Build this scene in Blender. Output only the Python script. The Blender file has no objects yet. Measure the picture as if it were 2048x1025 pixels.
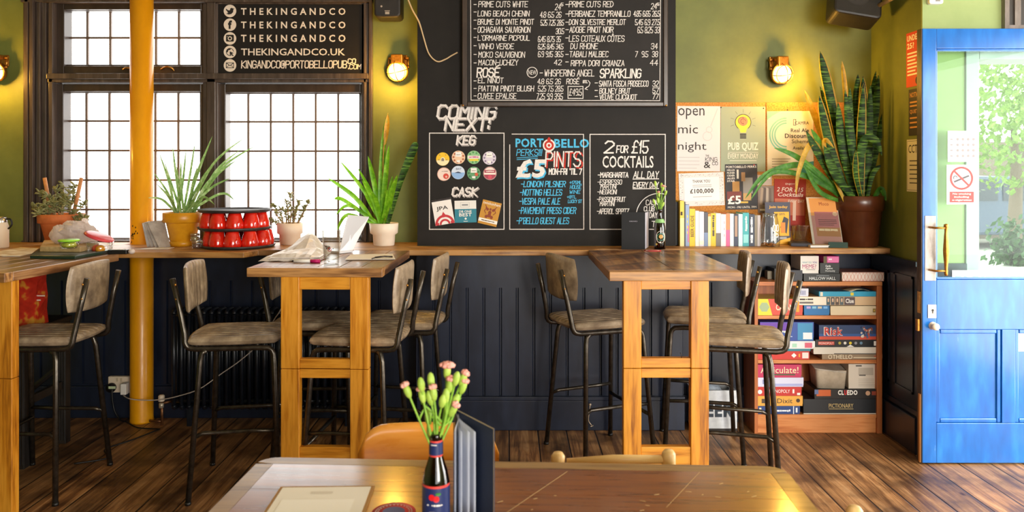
import bpy, math, random
from mathutils import Vector, Matrix, Euler
random.seed(7)
PI = math.pi
SC = bpy.context.scene
COL = SC.collection
# ---------------------------------------------------------------- camera
F, CX, CY, EYE = 1550.0, 1018.0, 340.0, 1.485        # pixels of the 2048x1025 frame; eye height in metres
cam = bpy.data.cameras.new('camera')
cam.sensor_width = 36.0
cam.lens = F / 2048 * 36
cam.shift_x = (1024 - CX) / 2048
cam.shift_y = (CY - 512.5) / 2048
cam.clip_start = .02
cam.dof.use_dof = True; cam.dof.focus_distance = 4.1; cam.dof.aperture_fstop = 4.8
camo = bpy.data.objects.new('camera', cam); COL.objects.link(camo)
camo.location = (0, 0, EYE); camo.rotation_euler = (PI / 2, 0, 0)
SC.camera = camo
# ---------------------------------------------------------------- sky, daylight, exposure
world = bpy.data.worlds.new('overcast_sky'); SC.world = world
world.use_nodes = True
bg = world.node_tree.nodes['Background']
bg.inputs[0].default_value = (1.0, .98, .945, 1)
bg.inputs[1].default_value = 4.6
SC.view_settings.view_transform = 'Standard'
SC.view_settings.look = 'None'
SC.view_settings.exposure = 0.2
SC.view_settings.gamma = 1
SC.view_settings.use_curve_mapping = False
SC.cycles.max_bounces = 8
SC.cycles.transparent_max_bounces = 16
SC.cycles.caustics_reflective = False
SC.cycles.caustics_refractive = False
SC.cycles.sample_clamp_indirect = 6

def area(name, loc, rot, sx, sy, energy=0, color=(1, 1, 1), portal=False):
    l = bpy.data.lights.new(name, 'AREA'); l.shape = 'RECTANGLE'; l.size = sx; l.size_y = sy
    l.energy = energy; l.color = color
    if portal: l.cycles.is_portal = True
    o = bpy.data.objects.new(name, l); COL.objects.link(o); o.location = loc; o.rotation_euler = rot
    return o
R90 = PI / 2 - .08
# portals: where the sky reaches the room (street front behind the camera, doorway, the two windows)
area('street_front_portal', (1.7, -2.95, 1.5), (PI / 2, 0, 0), 3.3, 2.4, portal=True)
area('doorway_portal', (3.38, 2.6, 1.15), (0, PI / 2, 0), 2.3, 2.7, portal=True)
# daylight from the bright street front behind the camera, on the door side
area('street_front_daylight', (2.5, -2.9, 1.55), (R90, 0, .21), 1.7, 2.0, 215, (1, .94, .84))
area('doorway_daylight', (3.36, 2.75, 1.2), (.0, R90, 0), 2.2, 2.4, 72, (1, .97, .93))
area('window_portal', (-1.85, 4.95, 1.75), (-PI / 2, 0, 0), 2.2, 1.6, portal=True)

# ---------------------------------------------------------------- pixel <-> place helpers
def PX(x, Y): return (x - CX) * Y / F
def PZ(y, Y): return EYE - (y - CY) * Y / F
def P(x, y, Y): return Vector((PX(x, Y), Y, PZ(y, Y)))
LEDGE = 1.05
def YL(y, z=LEDGE): return (EYE - z) * F / (y - CY)   # depth of a point seen at row y on a level z

# ---------------------------------------------------------------- colour / material helpers
def lin(c):
    c = c / 255
    return c / 12.92 if c <= .04045 else ((c + .055) / 1.055) ** 2.4
def hexc(h):
    h = h.lstrip('#')
    return (lin(int(h[0:2], 16)), lin(int(h[2:4], 16)), lin(int(h[4:6], 16)), 1)
_M = {}
def new_mat(name):
    m = bpy.data.materials.new(name); m.use_nodes = True
    nt = m.node_tree
    return m, nt, nt.nodes['Principled BSDF']
def flat(h, rough=.6, metal=0, spec=.5, coat=0):
    k = (h, rough, metal, spec, coat)
    if k in _M: return _M[k]
    m, nt, b = new_mat('paint ' + h)
    b.inputs['Base Color'].default_value = hexc(h)
    b.inputs['Roughness'].default_value = rough
    b.inputs['Metallic'].default_value = metal
    b.inputs['Specular IOR Level'].default_value = spec
    b.inputs['Coat Weight'].default_value = coat
    _M[k] = m
    return m
def N(nt, t, **kw):
    n = nt.nodes.new(t)
    for k, v in kw.items():
        if k.startswith('i_'):
            key = k[2:]
            key = int(key) if key.isdigit() else key
            n.inputs[key].default_value = v
        else: setattr(n, k, v)
    return n
def ramp(nt, stops):
    r = nt.nodes.new('ShaderNodeValToRGB')
    e = r.color_ramp.elements
    while len(e) < len(stops): e.new(.5)
    for k, (p, c) in enumerate(stops):
        e[k].position = p; e[k].color = hexc(c) if isinstance(c, str) else c
    return r
def coords(nt, scale=(1, 1, 1), rot=(0, 0, 0), kind='Object'):
    tc = N(nt, 'ShaderNodeTexCoord'); mp = N(nt, 'ShaderNodeMapping')
    mp.inputs['Scale'].default_value = scale; mp.inputs['Rotation'].default_value = rot
    nt.links.new(tc.outputs[kind], mp.inputs['Vector'])
    return mp
def bump(nt, b, src, strength=.2, dist=.002):
    bm = N(nt, 'ShaderNodeBump'); bm.inputs['Strength'].default_value = strength; bm.inputs['Distance'].default_value = dist
    nt.links.new(src, bm.inputs['Height']); nt.links.new(bm.outputs[0], b.inputs['Normal'])
def noisy(name, stops, scale=(6, 6, 6), nscale=3, detail=5, rough=.5, rvar=0, metal=0, bmp=.15, spec=.5, coat=0, croug=.1, bscale=None):
    """colour from stretched noise, with a little relief"""
    m, nt, b = new_mat(name)
    mp = coords(nt, scale)
    n = N(nt, 'ShaderNodeTexNoise'); n.inputs['Scale'].default_value = nscale; n.inputs['Detail'].default_value = detail; n.inputs['Roughness'].default_value = .65
    nt.links.new(mp.outputs[0], n.inputs['Vector'])
    r = ramp(nt, stops); nt.links.new(n.outputs['Fac'], r.inputs[0]); nt.links.new(r.outputs[0], b.inputs['Base Color'])
    b.inputs['Roughness'].default_value = rough; b.inputs['Metallic'].default_value = metal
    b.inputs['Specular IOR Level'].default_value = spec; b.inputs['Coat Weight'].default_value = coat; b.inputs['Coat Roughness'].default_value = croug
    if rvar:
        mr = N(nt, 'ShaderNodeMapRange'); mr.inputs['To Min'].default_value = rough - rvar; mr.inputs['To Max'].default_value = rough + rvar
        nt.links.new(n.outputs['Fac'], mr.inputs['Value']); nt.links.new(mr.outputs[0], b.inputs['Roughness'])
    if bmp: bump(nt, b, n.outputs['Fac'], bmp)
    return m
def wood(name, stops, axis='x', fine=1.0, rough=.45, bmp=.15, coat=0, worn=None):
    """long grain along one axis: broad cathedral figure plus fine pores"""
    m, nt, b = new_mat(name)
    s = {'x': (1.2, 14, 14), 'y': (14, 1.2, 14), 'z': (14, 14, 1.2)}[axis]
    mp = coords(nt, tuple(k * fine for k in s))
    n1 = N(nt, 'ShaderNodeTexNoise'); n1.inputs['Scale'].default_value = 1.0; n1.inputs['Detail'].default_value = 3; n1.inputs['Distortion'].default_value = .6
    nt.links.new(mp.outputs[0], n1.inputs['Vector'])
    mul = N(nt, 'ShaderNodeMath', operation='MULTIPLY'); mul.inputs[1].default_value = 7
    nt.links.new(n1.outputs['Fac'], mul.inputs[0])
    sn = N(nt, 'ShaderNodeMath', operation='SINE'); sc2 = N(nt, 'ShaderNodeMath', operation='MULTIPLY'); sc2.inputs[1].default_value = 2.2
    nt.links.new(mul.outputs[0], sc2.inputs[0]); nt.links.new(sc2.outputs[0], sn.inputs[0])
    n2 = N(nt, 'ShaderNodeTexNoise'); n2.inputs['Scale'].default_value = 7; n2.inputs['Detail'].default_value = 4
    nt.links.new(mp.outputs[0], n2.inputs['Vector'])
    mx = N(nt, 'ShaderNodeMath', operation='MULTIPLY_ADD'); mx.inputs[1].default_value = .22
    nt.links.new(sn.outputs[0], mx.inputs[0]); nt.links.new(n2.outputs['Fac'], mx.inputs[2])
    r = ramp(nt, stops); nt.links.new(mx.outputs[0], r.inputs[0])
    out = r.outputs[0]
    if worn:
        mp2 = coords(nt, (5, 5, 5)); n3 = N(nt, 'ShaderNodeTexNoise'); n3.inputs['Scale'].default_value = 1.3; n3.inputs['Detail'].default_value = 6
        nt.links.new(mp2.outputs[0], n3.inputs['Vector'])
        rr = ramp(nt, [(.46, (0, 0, 0, 1)), (.72, (1, 1, 1, 1))]); nt.links.new(n3.outputs['Fac'], rr.inputs[0])
        mc = N(nt, 'ShaderNodeMix', data_type='RGBA'); mc.inputs[7].default_value = hexc(worn)
        ml = N(nt, 'ShaderNodeMath', operation='MULTIPLY'); ml.inputs[1].default_value = .6
        nt.links.new(rr.outputs[0], ml.inputs[0]); nt.links.new(ml.outputs[0], mc.inputs[0]); nt.links.new(out, mc.inputs[6]); out = mc.outputs[2]
    nt.links.new(out, b.inputs['Base Color'])
    mr = N(nt, 'ShaderNodeMapRange'); mr.inputs['To Min'].default_value = rough - .1; mr.inputs['To Max'].default_value = rough + .1
    nt.links.new(n2.outputs['Fac'], mr.inputs['Value']); nt.links.new(mr.outputs[0], b.inputs['Roughness'])
    b.inputs['Coat Weight'].default_value = coat; b.inputs['Coat Roughness'].default_value = .15
    bump(nt, b, mx.outputs[0], bmp, .001)
    return m
def translucent(m, k=.35):
    """let light through a thin leaf or film"""
    nt = m.node_tree; b = nt.nodes['Principled BSDF']; o = nt.nodes['Material Output']
    t = N(nt, 'ShaderNodeBsdfTranslucent'); mx = N(nt, 'ShaderNodeMixShader'); mx.inputs[0].default_value = k
    bc = b.inputs['Base Color']
    if bc.is_linked: nt.links.new(bc.links[0].from_socket, t.inputs[0])
    else: t.inputs[0].default_value = bc.default_value
    nt.links.new(b.outputs[0], mx.inputs[1]); nt.links.new(t.outputs[0], mx.inputs[2]); nt.links.new(mx.outputs[0], o.inputs[0]); return m
def glass(name, tint=(1, 1, 1, 1), base=.05, edge=.5, rough=.02):
    m = bpy.data.materials.new(name); m.use_nodes = True; nt = m.node_tree; nt.nodes.clear()
    o = N(nt, 'ShaderNodeOutputMaterial'); t = N(nt, 'ShaderNodeBsdfTransparent'); g = N(nt, 'ShaderNodeBsdfGlossy'); mx = N(nt, 'ShaderNodeMixShader')
    t.inputs[0].default_value = tint; g.inputs['Roughness'].default_value = rough
    lw = N(nt, 'ShaderNodeLayerWeight'); lw.inputs[0].default_value = .3
    mr = N(nt, 'ShaderNodeMapRange'); mr.inputs['To Min'].default_value = base; mr.inputs['To Max'].default_value = edge
    nt.links.new(lw.outputs['Facing'], mr.inputs['Value']); nt.links.new(mr.outputs[0], mx.inputs[0])
    nt.links.new(t.outputs[0], mx.inputs[1]); nt.links.new(g.outputs[0], mx.inputs[2]); nt.links.new(mx.outputs[0], o.inputs[0])
    return m
def lamp_mat(name, col, s):
    m = bpy.data.materials.new(name); m.use_nodes = True; nt = m.node_tree; nt.nodes.clear()
    o = N(nt, 'ShaderNodeOutputMaterial'); e = N(nt, 'ShaderNodeEmission'); e.inputs[0].default_value = col; e.inputs[1].default_value = s
    nt.links.new(e.outputs[0], o.inputs[0]); return m

# ---------------------------------------------------------------- mesh builder
class Fr:
    """a flat frame on which marks are laid: u to the reader's right, v up, n out of the surface"""
    def __init__(s, o, u=(1, 0, 0), v=(0, 0, 1)):
        s.o = Vector(o); s.u = Vector(u).normalized(); s.v = Vector(v).normalized(); s.n = s.u.cross(s.v).normalized()
    def __call__(s, a, b, l=0): return s.o + s.u * a + s.v * b + s.n * l
class MB:
    def __init__(s, mat=None, local=False):
        s.v = []; s.f = []; s.mi = []; s.sm = []; s.mats = []; s.cur = 0; s.local = local; s.xf = None
        if mat: s.mat(mat)
    def mat(s, m):
        if m not in s.mats: s.mats.append(m)
        s.cur = s.mats.index(m); return s
    def V(s, p):
        p = Vector(p)
        if s.xf: p = Vector(s.xf(p))
        s.v.append(p); return len(s.v) - 1
    def Fc(s, ids, smooth=False):
        s.f.append(ids); s.mi.append(s.cur); s.sm.append(smooth)
    def box(s, x0, x1, y0, y1, z0, z1):
        if x0 > x1: x0, x1 = x1, x0
        if y0 > y1: y0, y1 = y1, y0
        if z0 > z1: z0, z1 = z1, z0
        i = [s.V(p) for p in ((x0, y0, z0), (x1, y0, z0), (x1, y1, z0), (x0, y1, z0), (x0, y0, z1), (x1, y0, z1), (x1, y1, z1), (x0, y1, z1))]
        for q in ((0, 3, 2, 1), (4, 5, 6, 7), (0, 1, 5, 4), (1, 2, 6, 5), (2, 3, 7, 6), (3, 0, 4, 7)): s.Fc([i[k] for k in q])
    def obox(s, c, sx, sy, sz, M=None):
        """box about c, turned by M"""
        M = M or Matrix.Identity(3); c = Vector(c)
        i = [s.V(c + M @ Vector((a * sx / 2, b * sy / 2, d * sz / 2))) for d in (-1, 1) for a, b in ((-1, -1), (1, -1), (1, 1), (-1, 1))]
        for q in ((0, 3, 2, 1), (4, 5, 6, 7), (0, 1, 5, 4), (1, 2, 6, 5), (2, 3, 7, 6), (3, 0, 4, 7)): s.Fc([i[k] for k in q])
    def pxbox(s, x0, y0, x1, y1, Y0, Y1):
        """box whose front face, at depth Y0, covers the rows and columns given"""
        s.box(PX(x0, Y0), PX(x1, Y0), Y0, Y1, PZ(y1, Y0), PZ(y0, Y0))
    def tube(s, pts, r, n=8, cap=True, smooth=True):
        pts = [Vector(p) for p in pts]
        R = r if isinstance(r, (list, tuple)) else [r] * len(pts)
        T = []
        for k in range(len(pts)):
            a = pts[max(k - 1, 0)]; b = pts[min(k + 1, len(pts) - 1)]
            T.append((b - a).normalized())
        up = Vector((0, 0, 1)) if abs(T[0].z) < .9 else Vector((1, 0, 0))
        nv = T[0].cross(up).normalized(); rings = []
        for k, p in enumerate(pts):
            nv = (nv - T[k] * nv.dot(T[k]))
            nv = nv.normalized() if nv.length > 1e-6 else T[k].orthogonal().normalized()
            bv = T[k].cross(nv)
            rings.append([s.V(p + (nv * math.cos(2 * PI * j / n) + bv * math.sin(2 * PI * j / n)) * R[k]) for j in range(n)])
        for a, b in zip(rings, rings[1:]):
            for j in range(n): s.Fc([a[j], a[(j + 1) % n], b[(j + 1) % n], b[j]], smooth)
        if cap:
            s.Fc(rings[0][::-1]); s.Fc(rings[-1])
    def lathe(s, prof, c=(0, 0, 0), n=28, M=None, smooth=True, arc=None):
        c = Vector(c); rings = []
        for r, z in prof:
            ring = []
            if r < 1e-6: ring = [s.V(c + (M @ Vector((0, 0, z)) if M else Vector((0, 0, z))))]
            else:
                for j in range(n):
                    a = 2 * PI * j / n; p = Vector((r * math.cos(a), r * math.sin(a), z))
                    ring.append(s.V(c + (M @ p if M else p)))
            rings.append(ring)
        for a, b in zip(rings, rings[1:]):
            if len(a) == 1 and len(b) == 1: continue
            for j in range(n):
                k = (j + 1) % n
                if len(a) == 1: s.Fc([a[0], b[k], b[j]], smooth)
                elif len(b) == 1: s.Fc([a[j], a[k], b[0]], smooth)
                else: s.Fc([a[j], a[k], b[k], b[j]], smooth)
    def ball(s, c, rx, ry=None, rz=None, n=12, m=8, M=None, jit=0):
        ry = ry or rx; rz = rz or rx; c = Vector(c); rings = []
        for i in range(m + 1):
            t = PI * i / m
            if i in (0, m): rings.append([s.V(c + ((M @ Vector((0, 0, rz * math.cos(t)))) if M else Vector((0, 0, rz * math.cos(t)))))]); continue
            ring = []
            for j in range(n):
                a = 2 * PI * j / n; p = Vector((rx * math.sin(t) * math.cos(a), ry * math.sin(t) * math.sin(a), rz * math.cos(t)))
                if jit: p *= 1 + random.uniform(-jit, jit)
                ring.append(s.V(c + (M @ p if M else p)))
            rings.append(ring)
        for a, b in zip(rings, rings[1:]):
            for j in range(n):
                k = (j + 1) % n
                if len(a) == 1: s.Fc([a[0], b[j], b[k]], True)
                elif len(b) == 1: s.Fc([a[j], b[0], a[k]], True)
                else: s.Fc([a[j], b[j], b[k], a[k]], True)
    def grid(s, fn, nu, nv, smooth=True):
        idx = [[s.V(fn(i / nu, j / nv)) for i in range(nu + 1)] for j in range(nv + 1)]
        for j in range(nv):
            for i in range(nu): s.Fc([idx[j][i], idx[j][i + 1], idx[j + 1][i + 1], idx[j + 1][i]], smooth)
    def prism(s, poly, z0, z1):
        """vertical prism over an xy outline (counter-clockwise)"""
        a = [s.V((x, y, z0)) for x, y in poly]; b = [s.V((x, y, z1)) for x, y in poly]; n = len(poly)
        s.Fc(a[::-1]); s.Fc(b)
        for k in range(n): s.Fc([a[k], a[(k + 1) % n], b[(k + 1) % n], b[k]])
    def slab(s, fr, pts, t0, t1):
        """outline pts (u,v, counter-clockwise) on a frame, between heights t0 and t1 above it"""
        a = [s.V(fr(u, v, t0)) for u, v in pts]; b = [s.V(fr(u, v, t1)) for u, v in pts]; n = len(pts)
        s.Fc(a[::-1]); s.Fc(b)
        for k in range(n): s.Fc([a[k], a[(k + 1) % n], b[(k + 1) % n], b[k]])
    # ---- marks on a frame
    def poly(s, fr, pts, l=.0006):
        s.np = (getattr(s, 'np', 0) + 1) % 40; l += s.np * 1.2e-5
        s.Fc([s.V(fr(u, v, l)) for u, v in pts])
    def rect(s, fr, u0, v0, u1, v1, l=.0006): s.poly(fr, [(u0, v0), (u1, v0), (u1, v1), (u0, v1)], l)
    def disc(s, fr, u, v, r, l=.0006, n=24, ry=None): s.poly(fr, [(u + r * math.cos(2 * PI * k / n), v + (ry or r) * math.sin(2 * PI * k / n)) for k in range(n)], l)
    def arc(s, fr, u, v, r0, r1, a0=0, a1=2 * PI, l=.0006, n=32):
        s.np = (getattr(s, 'np', 0) + 1) % 40; l += s.np * 1.2e-5
        I = [s.V(fr(u + r0 * math.cos(a0 + (a1 - a0) * k / n), v + r0 * math.sin(a0 + (a1 - a0) * k / n), l)) for k in range(n + 1)]
        O = [s.V(fr(u + r1 * math.cos(a0 + (a1 - a0) * k / n), v + r1 * math.sin(a0 + (a1 - a0) * k / n), l)) for k in range(n + 1)]
        for k in range(n): s.Fc([I[k], O[k], O[k + 1], I[k + 1]])
    def line(s, fr, pts, w, l=.0006):
        for (a, b), (c, d) in zip(pts, pts[1:]):
            dx, dy = c - a, d - b; L = math.hypot(dx, dy)
            if L < 1e-7: continue
            ex, ey = dx / L * w / 2, dy / L * w / 2; nx, ny = -ey, ex
            s.poly(fr, [(a - ex - nx, b - ey - ny), (c + ex - nx, d + ey - ny), (c + ex + nx, d + ey + ny), (a - ex + nx, b - ey + ny)], l)
    def frame(s, fr, u0, v0, u1, v1, w, l=.0006): s.line(fr, [(u0, v0), (u1, v0), (u1, v1), (u0, v1), (u0, v0)], w, l)
    def hand(s, fr, txt, u0, v0, width, h, w=.004, slant=.12, l=.0006, jit=.03):
        """single-stroke brush capitals"""
        adv = []
        for ch in txt: adv.append(GW.get(ch, 5.3))
        tot = sum(adv) - 1.3
        kx = width / tot; ky = h / 6; x = 0
        for ch, ad in zip(txt, adv):
            for st in GLYPH.get(ch, '').split('|'):
                pts = []
                for q in st.split():
                    gx, gy = int(q[0]), int(q[1])
                    pts.append((u0 + (x + gx + random.uniform(-1, 1) * jit * 3) * kx + slant * gy * ky, v0 + (gy + random.uniform(-1, 1) * jit * 3) * ky))
                s.line(fr, pts, w, l)
            x += ad
    def type(s, fr, txt, u0, v0, u1, v1, bold=0., l=.0006, keep=False, shear=0, align='c'):
        """set type filling the box u0..u1, v0..v1 (keep: keep proportions, fit inside)"""
        if txt[0] == '~':                                   # print too small to read: broken strokes of word length
            n = len(txt); k = 0; rnd = random.Random(len(s.v))
            while k < n:
                w = min(rnd.randint(1, 3), n - k); a, e = u0 + (u1 - u0) * (k + .08) / n, u0 + (u1 - u0) * (k + w - .12) / n
                s.rect(fr, a, v0 + (v1 - v0) * rnd.uniform(.1, .3), e, v0 + (v1 - v0) * rnd.uniform(.7, .95), l); k += w
            return
        vs, fs = font_mesh(txt, bold, shear)
        if not vs: return
        xs = [p[0] for p in vs]; ys = [p[1] for p in vs]
        ax, bx_, ay, by_ = min(xs), max(xs), min(ys), max(ys)
        kx = (u1 - u0) / max(bx_ - ax, 1e-6); ky = (v1 - v0) / max(by_ - ay, 1e-6)
        ou = u0
        if keep:
            k = min(kx, ky)
            if align == 'c': ou = (u0 + u1) / 2 - k * (bx_ - ax) / 2
            if align == 'r': ou = u1 - k * (bx_ - ax)
            kx = ky = k
        base = len(s.v)
        for x, y in vs: s.V(fr(ou + (x - ax) * kx, v0 + (y - ay) * ky, l))
        for f in fs: s.Fc([base + k for k in f])
    def build(s, name, parent=None, bev=0, seg=2, loc=None, subd=0, solid=0):
        me = bpy.data.meshes.new(name)
        vs = s.v
        if parent is not None and not s.local:
            inv = TM[parent.name].inverted(); vs = [inv @ p for p in vs]
        elif loc is not None and not s.local:
            vs = [p - Vector(loc) for p in vs]
        me.from_pydata([tuple(p) for p in vs], [], s.f)
        for m in s.mats: me.materials.append(m)
        me.polygons.foreach_set('material_index', s.mi); me.polygons.foreach_set('use_smooth', s.sm)
        me.update()
        o = bpy.data.objects.new(name, me); COL.objects.link(o)
        if parent is not None:
            o.parent = parent; TM[o.name] = TM[parent.name]
        else:
            o.location = loc or (0, 0, 0); TM[o.name] = Matrix.Translation(Vector(loc or (0, 0, 0)))
        if solid:
            md = o.modifiers.new('solid', 'SOLIDIFY'); md.thickness = solid; md.offset = 0
        if bev:
            md = o.modifiers.new('bevel', 'BEVEL'); md.width = bev; md.segments = seg; md.limit_method = 'ANGLE'; md.angle_limit = .7
        if subd:
            md = o.modifiers.new('sub', 'SUBSURF'); md.levels = subd; md.render_levels = subd
        return o
    def base(s):
        xs = [p.x for p in s.v]; ys = [p.y for p in s.v]; zs = [p.z for p in s.v]
        return ((min(xs) + max(xs)) / 2, (min(ys) + max(ys)) / 2, min(zs))
TM = {}
def props(o, label, cat, group=None, kind=None):
    o['label'] = label; o['category'] = cat
    if group: o['group'] = group
    if kind: o['kind'] = kind
    return o
def thing(name, label, cat, loc, rz=0, group=None):
    o = bpy.data.objects.new(name, None); COL.objects.link(o)
    o.empty_display_size = .05; o.location = loc; o.rotation_euler = (0, 0, rz)
    TM[o.name] = Matrix.Translation(Vector(loc)) @ Matrix.Rotation(rz, 4, 'Z')
    return props(o, label, cat, group)
def solo(mb, name, label, cat, group=None, bev=0, **k):
    return props(mb.build(name, None, bev, loc=mb.base(), **k), label, cat, group)
def struct(mb, name, label=None, bev=0, **k):
    o = mb.build(name, None, bev, **k); o['kind'] = 'structure'
    if label: o['label'] = label
    return o
def copy_tree(o, loc=None, rz=None, label=None, parent=None):
    c = o.copy(); COL.objects.link(c)
    if parent is not None: c.parent = parent
    if loc is not None: c.location = loc
    if rz is not None: c.rotation_euler = (0, 0, rz)
    if label: c['label'] = label
    for ch in list(o.children): copy_tree(ch, parent=c)
    TM[c.name] = Matrix.Translation(c.location) @ c.rotation_euler.to_matrix().to_4x4()
    return c
def spl(pts, n=6):
    """smooth curve through pts"""
    pts = [Vector(p) for p in pts]; out = []
    for k in range(len(pts) - 1):
        a = pts[max(k - 1, 0)]; b = pts[k]; c = pts[k + 1]; d = pts[min(k + 2, len(pts) - 1)]
        for j in range(n):
            t = j / n
            out.append(.5 * ((2 * b) + (c - a) * t + (2 * a - 5 * b + 4 * c - d) * t * t + (3 * b - a - 3 * c + d) * t ** 3))
    out.append(pts[-1]); return out
def rrect(x0, y0, x1, y1, r, n=5):
    o = []
    for cx, cy, a in ((x1 - r, y0 + r, -PI / 2), (x1 - r, y1 - r, 0), (x0 + r, y1 - r, PI / 2), (x0 + r, y0 + r, PI)):
        for k in range(n + 1): o.append((cx + r * math.cos(a + PI / 2 * k / n), cy + r * math.sin(a + PI / 2 * k / n)))
    return o
_FC = {}
def font_mesh(txt, bold=0, shear=0):
    if 'M' in txt or 'W' in txt or 'm' in txt or 'w' in txt: bold = 0
    k = (txt, bold, shear)
    if k in _FC: return _FC[k]
    cu = bpy.data.curves.new('type', 'FONT'); cu.body = txt; cu.size = 1; cu.offset = bold; cu.resolution_u = 2; cu.shear = shear; cu.space_character = 1 + max(0, bold - .012) * 4.5
    ob = bpy.data.objects.new('type', cu)
    me = ob.to_mesh()
    r = ([(v.co.x, v.co.y) for v in me.vertices], [list(p.vertices) for p in me.polygons])
    ob.to_mesh_clear(); bpy.data.objects.remove(ob); bpy.data.curves.remove(cu)
    _FC[k] = r; return r
GLYPH = {'A': '00 26 40|12 32', 'B': '00 06 36 45 44 33 03|33 42 41 30 00', 'C': '45 36 16 05 01 10 30 41', 'D': '00 06 26 44 42 20 00', 'E': '46 06 00 40|03 33',
 'F': '46 06 00|03 33', 'G': '45 36 16 05 01 10 30 41 43 23', 'H': '06 00|46 40|03 43', 'I': '06 00', 'J': '36 31 20 10 01', 'K': '06 00|46 03 40', 'L': '06 00 40',
 'M': '00 06 23 46 40', 'N': '00 06 40 46', 'O': '16 05 01 10 30 41 45 36 16', 'P': '00 06 36 45 44 33 03', 'Q': '16 05 01 10 30 41 45 36 16|22 40', 'R': '00 06 36 45 44 33 03|23 40',
 'S': '45 36 16 05 04 13 33 42 41 30 10 01', 'T': '06 46|26 20', 'U': '06 01 10 30 41 46', 'V': '06 20 46', 'W': '06 10 24 30 46', 'X': '06 40|00 46', 'Y': '06 23 46|23 20', 'Z': '06 46 00 40',
 '0': '16 05 01 10 30 41 45 36 16', '1': '04 16 10', '2': '05 16 36 45 44 00 40', '3': '05 16 36 45 44 33 13|33 42 41 30 10 01', '4': '30 36 02 42', '5': '46 06 03 33 42 41 30 10 01',
 '6': '45 36 16 05 01 10 30 41 42 33 03', '7': '06 46 10', '8': '13 04 05 16 36 45 44 33 13 02 01 10 30 41 42 33', '9': '43 13 04 05 16 36 45 41 30 10',
 '\u00a3': '45 36 26 15 11 00 40|03 33', '-': '03 33', '.': '00 01', ':': '01 02|04 05', '!': '06 02|00 01', '+': '03 43|21 25', "'": '06 15', '&': '40 05 16 25 02 10 20 42', '?': '05 16 36 45 44 22|20 21', '@': '33 22 24 44 42 43 30 10 01 05 16 36 45 44',
 '\u00c9': '46 06 00 40|03 33|17 38', '\u00d4': '16 05 01 10 30 41 45 36 16|17 28 37'}
GW = {'I': 1.6, ' ': 3.0, '.': 1.4, ':': 1.6, '!': 1.6, "'": 2.2, '1': 2.6, '-': 4.4, 'M': 5.6, 'W': 5.6}
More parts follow.
